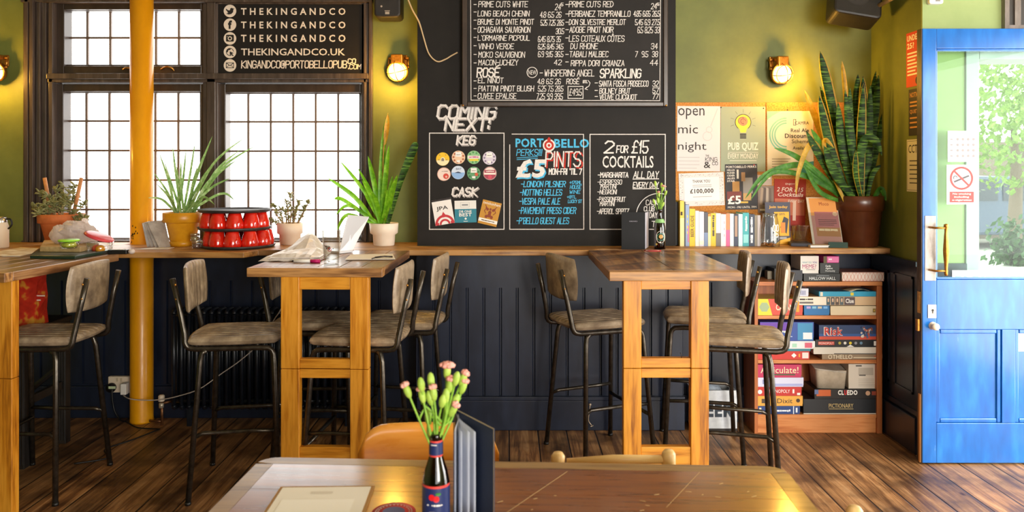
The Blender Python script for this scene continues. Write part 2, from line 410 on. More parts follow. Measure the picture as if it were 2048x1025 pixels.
# ---------------------------------------------------------------- materials of the place
def floor_mat():
    m, nt, b = new_mat('old floorboards'); L = nt.links.new
    tc = N(nt, 'ShaderNodeTexCoord'); sp = N(nt, 'ShaderNodeSeparateXYZ'); L(tc.outputs['Object'], sp.inputs[0])
    dv = N(nt, 'ShaderNodeMath', operation='DIVIDE'); dv.inputs[1].default_value = .162; L(sp.outputs[0], dv.inputs[0])
    fl = N(nt, 'ShaderNodeMath', operation='FLOOR'); L(dv.outputs[0], fl.inputs[0])
    fr = N(nt, 'ShaderNodeMath', operation='FRACT'); L(dv.outputs[0], fr.inputs[0])
    wn = N(nt, 'ShaderNodeTexWhiteNoise', noise_dimensions='1D'); L(fl.outputs[0], wn.inputs['W'])
    # grain, shifted from board to board
    off = N(nt, 'ShaderNodeMath', operation='MULTIPLY'); off.inputs[1].default_value = 31; L(wn.outputs['Value'], off.inputs[0])
    cb = N(nt, 'ShaderNodeCombineXYZ'); sx = N(nt, 'ShaderNodeMath', operation='MULTIPLY'); sx.inputs[1].default_value = 26; L(sp.outputs[0], sx.inputs[0])
    sy = N(nt, 'ShaderNodeMath', operation='MULTIPLY'); sy.inputs[1].default_value = 1.5; L(sp.outputs[1], sy.inputs[0])
    L(sx.outputs[0], cb.inputs[0]); L(sy.outputs[0], cb.inputs[1]); L(off.outputs[0], cb.inputs[2])
    n1 = N(nt, 'ShaderNodeTexNoise'); n1.inputs['Scale'].default_value = 1.3; n1.inputs['Detail'].default_value = 6; n1.inputs['Distortion'].default_value = .7; n1.inputs['Roughness'].default_value = .7
    L(cb.outputs[0], n1.inputs['Vector'])
    r = ramp(nt, [(.22, '#2a170c'), (.42, '#7a5230'), (.55, '#a97a4c'), (.75, '#d3a878')]); L(n1.outputs['Fac'], r.inputs[0])
    # board tone
    hv = N(nt, 'ShaderNodeHueSaturation'); vr = N(nt, 'ShaderNodeMapRange'); vr.inputs['To Min'].default_value = .62; vr.inputs['To Max'].default_value = 1.2
    L(wn.outputs['Value'], vr.inputs['Value']); L(vr.outputs[0], hv.inputs['Value']); L(r.outputs[0], hv.inputs['Color'])
    # stains and knots
    n2 = N(nt, 'ShaderNodeTexNoise'); n2.inputs['Scale'].default_value = 5; n2.inputs['Detail'].default_value = 5; L(tc.outputs['Object'], n2.inputs['Vector'])
    r2 = ramp(nt, [(.36, (.12, .1, .09, 1)), (.56, (1, 1, 1, 1))]); L(n2.outputs['Fac'], r2.inputs[0])
    vo = N(nt, 'ShaderNodeTexVoronoi'); vo.inputs['Scale'].default_value = 4.2; mp = N(nt, 'ShaderNodeMapping'); mp.inputs['Scale'].default_value = (1.6, .8, 1); L(tc.outputs['Object'], mp.inputs[0]); L(mp.outputs[0], vo.inputs['Vector'])
    r3 = ramp(nt, [(.03, (.25, .1, .04, 1)), (.09, (1, 1, 1, 1))]); L(vo.outputs['Distance'], r3.inputs[0])
    m1 = N(nt, 'ShaderNodeMix', data_type='RGBA', blend_type='MULTIPLY'); m1.inputs[0].default_value = .7; L(hv.outputs[0], m1.inputs[6]); L(r2.outputs[0], m1.inputs[7])
    m2 = N(nt, 'ShaderNodeMix', data_type='RGBA', blend_type='MULTIPLY'); m2.inputs[0].default_value = 1; L(m1.outputs[2], m2.inputs[6]); L(r3.outputs[0], m2.inputs[7])
    # gaps
    a = N(nt, 'ShaderNodeMath', operation='SUBTRACT'); a.inputs[1].default_value = .5; L(fr.outputs[0], a.inputs[0])
    ab = N(nt, 'ShaderNodeMath', operation='ABSOLUTE'); L(a.outputs[0], ab.inputs[0])
    g = N(nt, 'ShaderNodeMapRange'); g.inputs['From Min'].default_value = .468; g.inputs['From Max'].default_value = .49; g.inputs['To Min'].default_value = 1; g.inputs['To Max'].default_value = .04; L(ab.outputs[0], g.inputs['Value'])
    m3 = N(nt, 'ShaderNodeMix', data_type='RGBA', blend_type='MULTIPLY'); m3.inputs[0].default_value = 1; L(m2.outputs[2], m3.inputs[6]); L(g.outputs[0], m3.inputs[7])
    L(m3.outputs[2], b.inputs['Base Color'])
    rr = N(nt, 'ShaderNodeMapRange'); rr.inputs['To Min'].default_value = .28; rr.inputs['To Max'].default_value = .62; L(n1.outputs['Fac'], rr.inputs['Value']); L(rr.outputs[0], b.inputs['Roughness'])
    hh = N(nt, 'ShaderNodeMath', operation='MULTIPLY_ADD'); hh.inputs[1].default_value = .25; L(n1.outputs['Fac'], hh.inputs[0]); L(g.outputs[0], hh.inputs[2])
    bump(nt, b, hh.outputs[0], .5, .004)
    return m
M_FLOOR = floor_mat()
M_WALL = noisy('olive wall paint', [(.3, '#646b30'), (.7, '#757c3a')], (2, 2, 2), 2, 4, .55, bmp=.06)
M_WALLB = noisy('sage wall paint', [(.3, '#93a566'), (.7, '#a3b374')], (2, 2, 2), 2, 4, .6, bmp=.06)
M_CEIL = noisy('ceiling paint', [(.3, '#b9b094'), (.7, '#c4bca0')], (1, 1, 1), 2, 3, .8, bmp=.05)
M_NAVY = noisy('navy gloss paint', [(.3, '#141a29'), (.7, '#1e273c')], (3, 3, 1), 4, 6, .34, rvar=.08, bmp=.12)
M_BROWNBLK = noisy('dark brown window paint', [(.25, '#2c2019'), (.7, '#473930')], (3, 3, 1), 4, 5, .3, bmp=.1)
M_FRAMEGREY = noisy('worn dark moulding', [(.25, '#332823'), (.6, '#54473f'), (.8, '#85766c')], (20, 20, 1.5), 2, 6, .33, bmp=.12)
M_LEAD = flat('#6b5648', .45)
M_BOARD = noisy('blackboard', [(.3, '#181412'), (.62, '#1f1b18'), (.85, '#2e2925')], (2, 2, 2), 3, 7, .6, bmp=.04, spec=.25)
M_BOARD2 = noisy('blackboard of the menu', [(.3, '#191513'), (.62, '#221d1b'), (.85, '#302b28')], (2, 2, 2), 4, 7, .55, bmp=.04, spec=.25)
M_CHALK = noisy('chalk white', [(.3, '#d9d0cb'), (.7, '#f4eeea')], (9, 9, 9), 9, 3, .9, bmp=0)
M_CHALKG = flat('#a9a19d', .9)
M_CHALKB = noisy('chalk blue', [(.3, '#3fb0e0'), (.7, '#63c6ee')], (9, 9, 9), 9, 3, .9, bmp=0)
M_CHALKR = flat('#c2362a', .9)
M_YELLOW = noisy('ochre column paint', [(.25, '#e39605'), (.6, '#f2a508'), (.85, '#f8b51c')], (3, 3, 1), 4, 6, .38, bmp=.12, coat=.2)
M_OAK = wood('honey oak', [(.05, '#84480c'), (.4, '#c67e1c'), (.75, '#e09a30')], 'z', 1.1, .38, .25, coat=.15)
M_OAKX = wood('honey oak rail', [(.05, '#84480c'), (.4, '#c67e1c'), (.75, '#e09a30')], 'x', 1.1, .38, .25, coat=.15)
M_TOP = wood('brown bar top', [(.05, '#4a2d18'), (.4, '#7d5434'), (.75, '#a87c52')], 'y', 1.0, .36, .25, coat=.25)
M_TOPX = wood('brown bar top edge', [(.05, '#5a371c'), (.4, '#95683c'), (.75, '#bf8d55')], 'x', 1.0, .42, .25, coat=.1)
M_LEDGE = wood('old ledge board', [(.05, '#4b2c12'), (.35, '#85572c'), (.7, '#b88547')], 'x', .8, .45, .5, worn='#c9a070')
M_TABLE = wood('varnished table boards', [(.05, '#3f1e07'), (.4, '#6c3811'), (.75, '#925522')], 'x', .8, .3, .12, coat=.8, worn='#84522a')
M_TABLEE = wood('worn table border', [(.05, '#4f361b'), (.4, '#7d5c34'), (.75, '#a27f50')], 'x', .8, .42, .3, coat=.3)
M_PLY = wood('orange plywood', [(.05, '#b5681a'), (.4, '#d9892a'), (.75, '#e79c3d')], 'x', .5, .3, .05, coat=.3)
M_BEECH = wood('pale beech', [(.05, '#b58a4e'), (.4, '#d8ae6c'), (.75, '#e7c386')], 'x', .6, .4, .08)
M_CASE = wood('reddish bookcase veneer', [(.05, '#733617'), (.4, '#9d5428'), (.75, '#b56a38')], 'z', .8, .4, .06)
M_CASEX = wood('reddish shelf veneer', [(.05, '#8c4a20'), (.4, '#b96d38'), (.75, '#cf8850')], 'x', .8, .4, .06)
M_LEATHER = noisy('taupe leather', [(.28, '#6e5e4e'), (.5, '#9c8972'), (.72, '#c6b296')], (7, 7, 7), 2, 7, .34, rvar=.1, bmp=.2)
M_TUBE = noisy('gunmetal tube', [(.3, '#3d3832'), (.7, '#5f584f')], (8, 8, 8), 4, 4, .28, metal=.85, bmp=.03)
M_BRASS = noisy('brass casting', [(.3, '#a8702a'), (.7, '#d69a4a')], (20, 20, 20), 3, 4, .32, metal=.9, bmp=.08)
def blue_mat():
    m, nt, b = new_mat('scuffed blue gloss paint'); L = nt.links.new
    mp = coords(nt, (6, 6, 1.5)); n = N(nt, 'ShaderNodeTexNoise'); n.inputs['Scale'].default_value = 3; n.inputs['Detail'].default_value = 7; L(mp.outputs[0], n.inputs['Vector'])
    r = ramp(nt, [(.2, '#07519c'), (.5, '#0c66bb'), (.8, '#2480d0')]); L(n.outputs['Fac'], r.inputs[0])
    mp2 = coords(nt, (16, 16, 2.2)); n2 = N(nt, 'ShaderNodeTexNoise'); n2.inputs['Scale'].default_value = 1.6; n2.inputs['Detail'].default_value = 9; n2.inputs['Roughness'].default_value = .75; L(mp2.outputs[0], n2.inputs['Vector'])
    r2 = ramp(nt, [(.66, (0, 0, 0, 1)), (.78, (.7, .7, .7, 1))]); L(n2.outputs['Fac'], r2.inputs[0])
    mx = N(nt, 'ShaderNodeMix', data_type='RGBA'); mx.inputs[7].default_value = hexc('#a9c6e2'); L(r2.outputs[0], mx.inputs[0]); L(r.outputs[0], mx.inputs[6]); L(mx.outputs[2], b.inputs['Base Color'])
    b.inputs['Roughness'].default_value = .22; b.inputs['Coat Weight'].default_value = .55; b.inputs['Coat Roughness'].default_value = .14
    bump(nt, b, n2.outputs['Fac'], .05); return m
M_BLUE = blue_mat()
M_BLACK = flat('#0f0e0e', .45)
M_BLACKGL = flat('#15120f', .18)
M_WHITE = flat('#f3efe9', .6)
M_CREAM = flat('#ead7bf', .55)
M_RAD = noisy('black radiator paint', [(.3, '#101319'), (.7, '#1d222b')], (4, 4, 4), 3, 3, .3, bmp=.05)
M_PANE = glass('window pane', (1, 1, 1, 1), .02, .25)
M_DOORGL = glass('door glass', (.88, .97, .93, 1), .006, .12)
M_GLASS = glass('drinking glass', (.97, .985, .98, 1), .05, .75, .01)
M_JAR = glass('jar glass', (.93, .96, .95, 1), .06, .7, .03)
M_BEERGL = glass('brown bottle glass', (.16, .06, .02, 1), .06, .55, .03)
M_CLEARTUB = glass('cloudy plastic', (.85, .78, .68, 1), .35, .6, .4)
M_TERRA = noisy('terracotta', [(.3, '#b9602c'), (.7, '#d67c44')], (5, 5, 5), 3, 5, .7, bmp=.1)
M_MUSTARD = noisy('mustard glazed pot', [(.3, '#cf8c14'), (.7, '#e5a41f')], (5, 5, 5), 3, 4, .35, bmp=.05)
M_CREAMPOT = noisy('cream ceramic', [(.3, '#ecd9c4'), (.7, '#f6e8d6')], (4, 4, 4), 2, 3, .45, bmp=.03)
M_BROWNPOT = noisy('brown plastic pot', [(.3, '#44200f'), (.7, '#5a2d18')], (4, 4, 4), 2, 3, .28, bmp=.03)
M_SOIL = noisy('soil', [(.3, '#2a1c12'), (.7, '#4a3422')], (40, 40, 40), 2, 4, .95, bmp=.5)
M_REDGL = noisy('red glass', [(.3, '#c40f08'), (.7, '#ee2a16')], (6, 6, 6), 2, 3, .08, bmp=0, coat=1, croug=.02)
M_CORK = noisy('cork', [(.3, '#a9662a'), (.55, '#cd8b45'), (.8, '#dda25c')], (60, 60, 60), 2, 4, .9, bmp=.3)

# ---------------------------------------------------------------- the room
YW, YA, YB = 4.68, 4.60, 4.45          # wall behind the windows, alcove wall by the door, chimney breast
XL, XR = -3.7, 2.15
b = MB(M_FLOOR); b.box(XL, 3.4, -3, 4.75, -.06, 0); struct(b, 'floor', 'worn brown floorboards')
b = MB(M_CEIL); b.box(XL, 3.4, -3, 4.9, 2.9, 3.0); struct(b, 'ceiling')  # out of view, added for the lighting of the room
WX0, WX1 = PX(45, YW) + .02, PX(745, YW) - .02
ZT = PZ(-4, YW)
b = MB(M_WALL)
b.box(XL, WX0, YW, YW + .2, 0, 2.9); b.box(WX0, WX1, YW, YW + .2, 0, 1.03); b.box(WX0, WX1, YW, YW + .2, ZT, 2.9)
b.box(WX1, -.52, YW, YW + .2, 0, 2.9); b.box(.95, XR + .1, YA, YA + .28, 0, 2.9)
b.box(-.525, .955, YB, YB + .43, 0, 2.9)
struct(b, 'wall_back', 'olive green wall with a chimney breast')
b = MB(M_WALL); b.box(XL - .15, XL, -3, 4.88, 0, 2.9); struct(b, 'wall_left')
YP = 4.03
b = MB(M_WALL); b.box(XL, .05, -3.15, -3.0, 0, 2.9); b.box(.05, 3.55, -3.15, -3.0, 0, .3); b.box(.05, 3.55, -3.15, -3.0, 2.7, 2.9); struct(b, 'wall_front')  # unseen wall behind the camera, added to cut fill light and darken the left
b = MB(M_WALL); b.box(3.4, 3.55, -3, 1.2, 0, 2.9); b.box(3.4, 3.55, 1.2, YP, 2.3, 2.9); struct(b, 'wall_side')  # unseen wall, added to narrow the open side and cut the light from it
b = MB(M_WALL); b.box(XR, XR + .12, YP + .012, YA + .05, 0, 2.9)
b.mat(M_WALLB); b.box(XR, 2.37, YP, YP + .012, 0, 2.9); b.box(XR + .12, 2.37, YP + .012, YP + .2, 0, 2.9); b.box(2.37, 5.2, YP, YP + .2, 2.13, 2.9)
struct(b, 'wall_right', 'green wall beside the blue door')
# panelled dado
def dado(b, x0, x1, Y, pitch, zt, zb, ztop, back, thick=.018):
    b.box(x0, x1, Y + .012, back, 0, ztop)
    b.box(x0, x1, Y - .004, Y + .012, zt, ztop)
    b.box(x0, x1, Y - .004, Y + .012, 0, zb)
    n = max(1, round((x1 - x0) / pitch)); w = (x1 - x0) / n
    for k in range(n):
        a, c = x0 + k * w, x0 + (k + 1) * w
        g = .0035; vs = [(a + g, Y + .011), (a + g * 2.4, Y), (c - g * 2.4, Y), (c - g, Y + .011)]
        i = [b.V((x, y, z)) for z in (zb, zt) for x, y in vs]
        for q in range(3): b.Fc([i[q], i[q + 1], i[q + 5], i[q + 4]])
b = MB(M_NAVY); dado(b, -.525, 1.0, 4.43, .094, PZ(576, 4.43), PZ(792, 4.43), 1.015, 4.449); struct(b, 'trim_1', 'navy tongue and groove panelling')
b = MB(M_NAVY); dado(b, XL, -.525, 4.655, .125, .82, .2, 1.02, 4.679); dado(b, 1.0, XR, 4.575, .2, .82, .2, 1.015, 4.599)
b.box(-.53, -.525, 4.43, 4.655, 0, 1.015); b.box(.955, 1.0, 4.449, 4.575, 0, 1.015)
b.box(XR - .02, XR - .002, YP + .0, 4.56, 0, 1.0); b.box(XR - .035, XR - .002, YP, 4.56, .98, 1.005); b.box(XR - .028, XR - .002, YP + .0, 4.56, .2, .225)
for y0, y1 in ((YP + .05, YP + .25), (YP + .31, 4.53)):
    for a in (0, 1): b.box(XR - .026, XR - .002, (y0, y1 - .012)[a], (y0 + .012, y1)[a], .3, .92)
    for a in (.3, .908): b.box(XR - .026, XR - .002, y0, y1, a, a + .012)
b.box(XR + .001, 2.37, YP - .02, YP - .001, 0, 1.0)
struct(b, 'trim_2', 'dark panelling beside the chimney breast')
b = MB(M_NAVY)
b.box(-.525, 1.0, 4.408, 4.426, 0, .17); b.box(-.525, 1.0, 4.402, 4.426, .17, .193)
b.box(XL, -.53, 4.63, 4.652, 0, .19); b.box(1.0, XR, 4.555, 4.573, 0, .16); b.box(XR - .04, XR - .02, YP, 4.555, 0, .19)
struct(b, 'baseboard_back', bev=.004)

# ---------------------------------------------------------------- the windows
YF, YG = 4.70, 4.775                  # face of the sashes, glass
b = MB(M_FRAMEGREY)
for x0, x1, y in ((45, 52, 4.665), (52.3, 60, 4.64), (60.3, 64, 4.655), (64.3, 72, 4.63), (72.3, 76, 4.655), (76.3, 83, 4.645), (83.3, 92, 4.66), (92.3, 98, 4.675), (98, 106, 4.655)):
    b.box(PX(x0, 4.66), PX(x1, 4.66), y, 4.76, 1.052, 2.62)
for x0, x1, y in ((722, 727, 4.675), (727.3, 733, 4.655), (733.3, 738, 4.67), (738.3, 745, 4.645)):
    b.box(PX(x0, 4.66), PX(x1, 4.66), y, 4.76, 1.052, 2.62)
b.box(PX(45, 4.66), PX(745, 4.66), 4.64, 4.8, PZ(7, 4.68), 2.62)
b.box(PX(92, 4.64), PX(737, 4.64), 4.655, 4.80, PZ(165, 4.66), PZ(149, 4.66))
b.box(PX(94, 4.64), PX(737, 4.64), 4.632, 4.67, PZ(158, 4.64), PZ(147, 4.64))
b.box(PX(408, 4.69), PX(438, 4.69), 4.672, 4.80, 1.052, 2.62)
b.box(PX(414, 4.66), PX(431, 4.66), 4.655, 4.69, 1.052, 2.62)
b.box(PX(45, 4.68), PX(745, 4.68), 4.665, 4.86, 1.02, 1.058)
struct(b, 'trim_3', 'moulded dark window surround', bev=.003)
def sash(win, x0, y0, x1, y1, gx0, gy0, gx1, gy1, cols, rows):
    """rows and columns of the outside of the sash and of the glazed opening"""
    f = MB(M_BROWNBLK)
    for a, c, d, e in ((x0, y0, gx0, y1), (gx1, y0, x1, y1), (gx0, y0, gx1, gy0), (gx0, gy1, gx1, y1)): f.pxbox(a, c, d, e, YF, YF + .09)
    w = 3
    f.mat(M_FRAMEGREY)
    for a, c, d, e in ((gx0, gy0, gx0 + w, gy1), (gx1 - w, gy0, gx1, gy1), (gx0, gy0, gx1, gy0 + w), (gx0, gy1 - w, gx1, gy1)): f.pxbox(a, c, d, e, YF + .03, YF + .09)
    f.build('window_frame', win, .004)
    g = MB(M_LEAD)
    for k in range(1, cols):
        x = gx0 + (gx1 - gx0) * k / cols; g.pxbox(x - 1.9, gy0, x + 1.9, gy1, YG - .006, YG + .012)
    for k in range(1, rows):
        y = gy0 + (gy1 - gy0) * k / rows; g.pxbox(gx0, y - 1.9, gx1, y + 1.9, YG - .007, YG + .013)
    g.build('glazing_bars', win, .002)
    p = MB(M_PANE); p.box(PX(gx0 - 3, YG), PX(gx1 + 3, YG), YG, YG + .004, PZ(gy1 + 3, YG), PZ(gy0 - 3, YG)); p.build('pane', win)
def winroot(name, x):
    o = bpy.data.objects.new(name, None); COL.objects.link(o); o.location = (x, YF, 1.05); o['kind'] = 'structure'; o.empty_display_size = .1
    TM[o.name] = Matrix.Translation(o.location); return o
w1 = winroot('window_1', PX(260, YF)); w1['label'] = 'leaded window behind the yellow column'
sash(w1, 106, 168, 412, 488, 126, 183, 402, 479, 6, 5)
sash(w1, 108, 6, 412, 148, 128, 19, 403, 132, 6, 2)
w2 = winroot('window_2', PX(586, YF)); w2['label'] = 'leaded window below the black sign'
sash(w2, 438, 168, 724, 488, 451, 185, 721, 479, 6, 5)
# casement stay on the top light
b = MB(M_BRASS)
b.tube(spl([P(322, 139, 4.69), P(332, 134, 4.675), P(343, 136, 4.68), P(348, 142, 4.69)], 5), .006, 6)
b.tube(spl([P(246, 139, 4.69), P(252, 136, 4.68), P(262, 137, 4.69)], 4), .006, 6)
solo(b, 'window_stay', 'brass stay hooks on the top light beside the yellow column', 'window stay')

# sign above the second window
YS = 4.675
sg = thing('social_media_sign', 'black painted sign with five round white icons and web names above the window', 'sign', (PX(584, YS), YS, PZ(148, YS)))
b = MB(M_BOARD); b.pxbox(433, 8, 733, 148, YS, YS + .05); pnl = b.build('panel', sg)
b = MB(M_FRAMEGREY)
for a in ((428, 4, 736, 8), (428, 148, 736, 152), (428, 4, 434, 152), (731, 4, 736, 152)): b.pxbox(*a, YS - .012, YS + .05)
b.build('sign_frame', sg, .003)
fr = Fr((0, YS, 0)); CREAMT = flat('#e9d9c8', .8); b = MB(CREAMT); q = 4.675 / F
for txt, x0, x1, y0, y1 in (('T H E K I N G A N D C O', 482, 691, 16, 30), ('T H E K I N G A N D C O', 482, 691, 43, 57), ('T H E K I N G A N D C O', 482, 691, 69.5, 84), ('THEKINGANDCO.UK', 482, 690, 97, 111)):
    b = MB(CREAMT); b.type(fr, txt, PX(x0, YS), PZ(y1, YS), PX(x1, YS), PZ(y0, YS), .022 if y0 < 90 else .012); b.build('lettering', pnl)
b = MB(CREAMT); b.hand(fr, 'KINGANDCO@PORTOBELLOPUB', PX(483, YS), PZ(136, YS), 210 * q, 14 * q, .006, .05)
b.hand(fr, 'CO', PX(696, YS), PZ(127, YS), 15 * q, 9 * q, .006, .05); b.hand(fr, '.COM', PX(697, YS), PZ(138, YS), 25 * q, 9 * q, .005, .05); b.build('lettering', pnl)
dk = flat('#1c1815', .8)
for k, y in enumerate((22, 49.5, 77, 104, 131)):
    u, v = PX(460, YS), PZ(y, YS); r = 12.6 * q
    b = MB(CREAMT); b.disc(fr, u, v, r); b.mat(dk); l = .0012
    if k == 0:
        pts = [(-.62, .38), (-.3, .12), (.0, .1), (.05, .4), (.3, .5), (.5, .38), (.72, .42), (.55, .22), (.5, -.2), (.2, -.5), (-.2, -.58), (-.6, -.42), (-.25, -.3), (-.5, -.12), (-.35, -.08), (-.62, .1)]
        b.poly(fr, [(u + a * r, v + c * r) for a, c in pts], l)
    if k == 1: b.type(fr, 'f', u - .3 * r, v - .68 * r, u + .32 * r, v + .68 * r, .05, l)
    if k == 2:
        b.poly(fr, [(u + a, v + c) for a, c in rrect(-.62 * r, -.5 * r, .62 * r, .58 * r, .15 * r)], l); b.mat(CREAMT); b.disc(fr, u, v, .34 * r, l + .0006); b.rect(fr, u - .5 * r, v + .26 * r, u - .3 * r, v + .32 * r, l + .0006); b.mat(dk); b.disc(fr, u, v, .2 * r, l + .0012)
    if k == 3:
        b.arc(fr, u, v, .52 * r, .62 * r, .1, 5.2, l); b.arc(fr, u - .1 * r, v + .1 * r, .2 * r, .46 * r, 1, 3.6, l)
        b.poly(fr, [(u + a * r, v + c * r) for a, c in ((-.05, .1), (.62, -.2), (.32, -.28), (.6, -.6), (.45, -.7), (.2, -.38), (.02, -.6))], l)
    if k == 4:
        b.frame(fr, u - .58 * r, v - .38 * r, u + .58 * r, v + .4 * r, .1 * r, l); b.line(fr, [(u - .58 * r, v + .4 * r), (u, v - .05 * r), (u + .58 * r, v + .4 * r)], .1 * r, l); b.line(fr, [(u - .58 * r, v - .38 * r), (u - .15 * r, v + .05 * r)], .08 * r, l); b.line(fr, [(u + .58 * r, v - .38 * r), (u + .15 * r, v + .05 * r)], .08 * r, l)
    b.build('icon', pnl)

# ---------------------------------------------------------------- yellow column, ledge
cx, cy = PX(283.5, 4.575), 4.575
b = MB(M_YELLOW); b.lathe([(0, 0), (.066, 0), (.066, .01), (.0645, .02), (.0645, 2.9), (0, 2.9)], (cx, cy, 0), 40)
co = solo(b, 'column', 'round yellow painted iron column standing in front of the window', 'column')
b = MB(M_BLACK)
cf = lambda u, v: Vector((cx + .0652 * math.sin(u), cy - .0652 * math.cos(u), v))
for k in range(16):
    u, v = random.uniform(-.55, .1), random.uniform(1.06, 1.16); i = [b.V(cf(u + a, v + c)) for a, c in ((-.06, 0), (0, -.006), (.06, .002), (.01, .008))]; b.Fc(i)
b.build('paint_chips', co)
b = MB(M_LEDGE)
b.prism([(-3.68, 4.09), (-1.40, 4.09), (-1.36, 4.2), (.45, 4.2), (.5, 4.27), (2.112, 4.29), (2.112, 4.572), (1.0, 4.572), (1.0, 4.425), (-.526, 4.425), (-.526, 4.652), (cx + .068, 4.652), (cx + .068, 4.505), (cx - .068, 4.505), (cx - .068, 4.652), (-3.68, 4.652)], 1.019, LEDGE)
solo(b, 'wall_ledge', 'long brown wooden drinks ledge running along the wall under the windows and boards', 'ledge', bev=.004)
# ---------------------------------------------------------------- bar tables
def bar_table(label, c0, c1, depth0, depth1, rz, legY, post, gap, toplab='bar_table'):
    """c0..c1: X of the free end's corners; runs from depth0 back to the ledge at depth1; legs stand at legY"""
    cx_, L = (c0 + c1) / 2, depth1 - depth0; w = c1 - c0
    t = thing('bar_table', label, 'bar table', (cx_, depth0, 0), rz, 'tall bar tables against the ledge')
    b = MB(M_TOP, local=True)
    n = 6
    b.mat(M_TOPX); b.box(-w / 2, w / 2, 0, .05, 1.01, LEDGE)
    b.mat(M_TOP)
    for k in range(n): b.box(-w / 2 + w * k / n + .0006, -w / 2 + w * (k + 1) / n - .0006, .05, L, 1.01, LEDGE)
    b.build('tabletop', t, .003)
    ly = legY - depth0; x0, x1, pw = post
    for a in (x0, x1 - pw):
        for z0, z1 in ((0, gap - .001), (gap + .001, 1.01)):
            p = MB(M_OAK, local=True); p.box(a, a + pw, ly, ly + .045, z0, z1); p.build('leg', t, .003)
    for z0, z1 in ((PZ(580, legY), 1.0095), (gap + .002, gap + .043), (gap - .041, gap - .002), (PZ(936, legY), PZ(896, legY))):
        p = MB(M_OAKX, local=True); p.box(x0 + pw + .0005, x1 - pw - .0005, ly + .006, ly + .04, z0, z1); p.build('rail', t, .002)
    return t
tB = bar_table('tall oak bar table with the heap of wrapped papers and pint glass on it', -1.163, -.558, 3.425, 4.19, -.03, 3.43, (-.1515, .24, .0825), PZ(738, 3.44))
tR = bar_table('tall oak bar table with the black drinks menu and beer bottle on it', .428, .9955, 3.304, 4.192, 0, 3.32, (-.2213, .145, .077), PZ(738, 3.32))
for x in (-.16, .03):
    b = MB(flat('#4a443f', .4, .7), local=True); b.tube([(x, .03, PZ(738, 3.32) + .043), (x, .03, PZ(738, 3.32) + .06), (x - .006, .03, PZ(738, 3.32) + .064)], .0018, 6); b.build('hook', tR)
# herringbone boards on the one with the menu
b = MB(local=True); hb = [wood('herringbone %d' % k, [(.05, c0), (.5, c1), (.8, c2)], 'y', 1.2, .33, .25, coat=.25) for k, (c0, c1, c2) in enumerate((('#3f2410', '#70482a', '#9a6c42'), ('#55341a', '#8b6038', '#b58a5a'), ('#33200f', '#5f4024', '#86603c')))]
W2 = (.9955 - .428) / 2
fr = Fr((0, 0, LEDGE)); fr.u, fr.v, fr.n = Vector((1, 0, 0)), Vector((0, 1, 0)), Vector((0, 0, 1))
def clip(poly, x0, x1, y0, y1):
    for ax, lim, sgn in ((0, x0, 1), (0, x1, -1), (1, y0, 1), (1, y1, -1)):
        out = []
        for k in range(len(poly)):
            p, q = poly[k], poly[(k + 1) % len(poly)]; a = (p[ax] - lim) * sgn; c = (q[ax] - lim) * sgn
            if a >= 0: out.append(p)
            if (a >= 0) != (c >= 0):
                t = a / (a - c); out.append((p[0] + (q[0] - p[0]) * t, p[1] + (q[1] - p[1]) * t))
        poly = out
        if not poly: return []
    return poly
for col in range(2):
    for k in range(-6, 18):
        x0, x1 = (-W2 + .004, -.002) if col == 0 else (.002, W2 - .004); s = 1 if col == 0 else -1; y = .05 + k * .075; g = .0012; dy = (x1 - x0) * .75
        pts = [(x0, y + g + (0 if s > 0 else dy)), (x1, y + g + (dy if s > 0 else 0)), (x1, y + .075 - g + (dy if s > 0 else 0)), (x0, y + .075 - g + (0 if s > 0 else dy))]
        pts = clip(pts, x0, x1, .054, .87)
        if len(pts) > 2: b.mat(hb[(k * 2 + col * 3 + (k // 3)) % 3]); b.slab(fr, pts, .0, .0012)
b.build('herringbone_boards', tR)
tA = bar_table('tall oak bar table with the plastic bag and lunch tubs on it', -2.76, -2.115, 3.285, 4.08, -.105, 3.35, (-.62, .303, .09), PZ(755, 3.35))

# ---------------------------------------------------------------- bar stools
def pad(mb, L, W, T, place, ribs=0, n=14, ribamp=.006, curve=0):
    """rounded cushion L x W x T about the origin of place(x, y, z); ribs run along x"""
    def pt(u, v, top):
        k = .34
        x = u * math.sqrt(1 - k * v * v / 2) * L / 2 * 1.05; y = v * math.sqrt(1 - k * u * u / 2) * W / 2 * 1.05
        m = max(abs(u), abs(v)); e = math.sqrt(max(0, 1 - m ** 9))
        z = T / 2 * e if top else -T / 2 * e
        if top and ribs: z -= ribamp * (1 - abs(math.sin(PI * ribs * (v + 1) / 2))) ** 3 * 2.2 * (1 - m ** 6)
        return place(x, y, z)
    nv = max(n, ribs * 6)
    lv = [-1 + 2 * k / nv for k in range(nv + 1)]; ev = [math.sin(PI / 2 * q) if abs(q) > .0 else 0 for q in lv]
    lu = [math.sin(PI / 2 * (-1 + 2 * k / n)) for k in range(n + 1)]
    vv = lv if ribs else ev
    for top in (True, False):
        idx = [[mb.V(pt(a, c, top)) for a in lu] for c in vv]
        for j in range(len(vv) - 1):
            for i in range(n):
                q = [idx[j][i], idx[j][i + 1], idx[j + 1][i + 1], idx[j + 1][i]]
                mb.Fc(q if top else q[::-1], True)
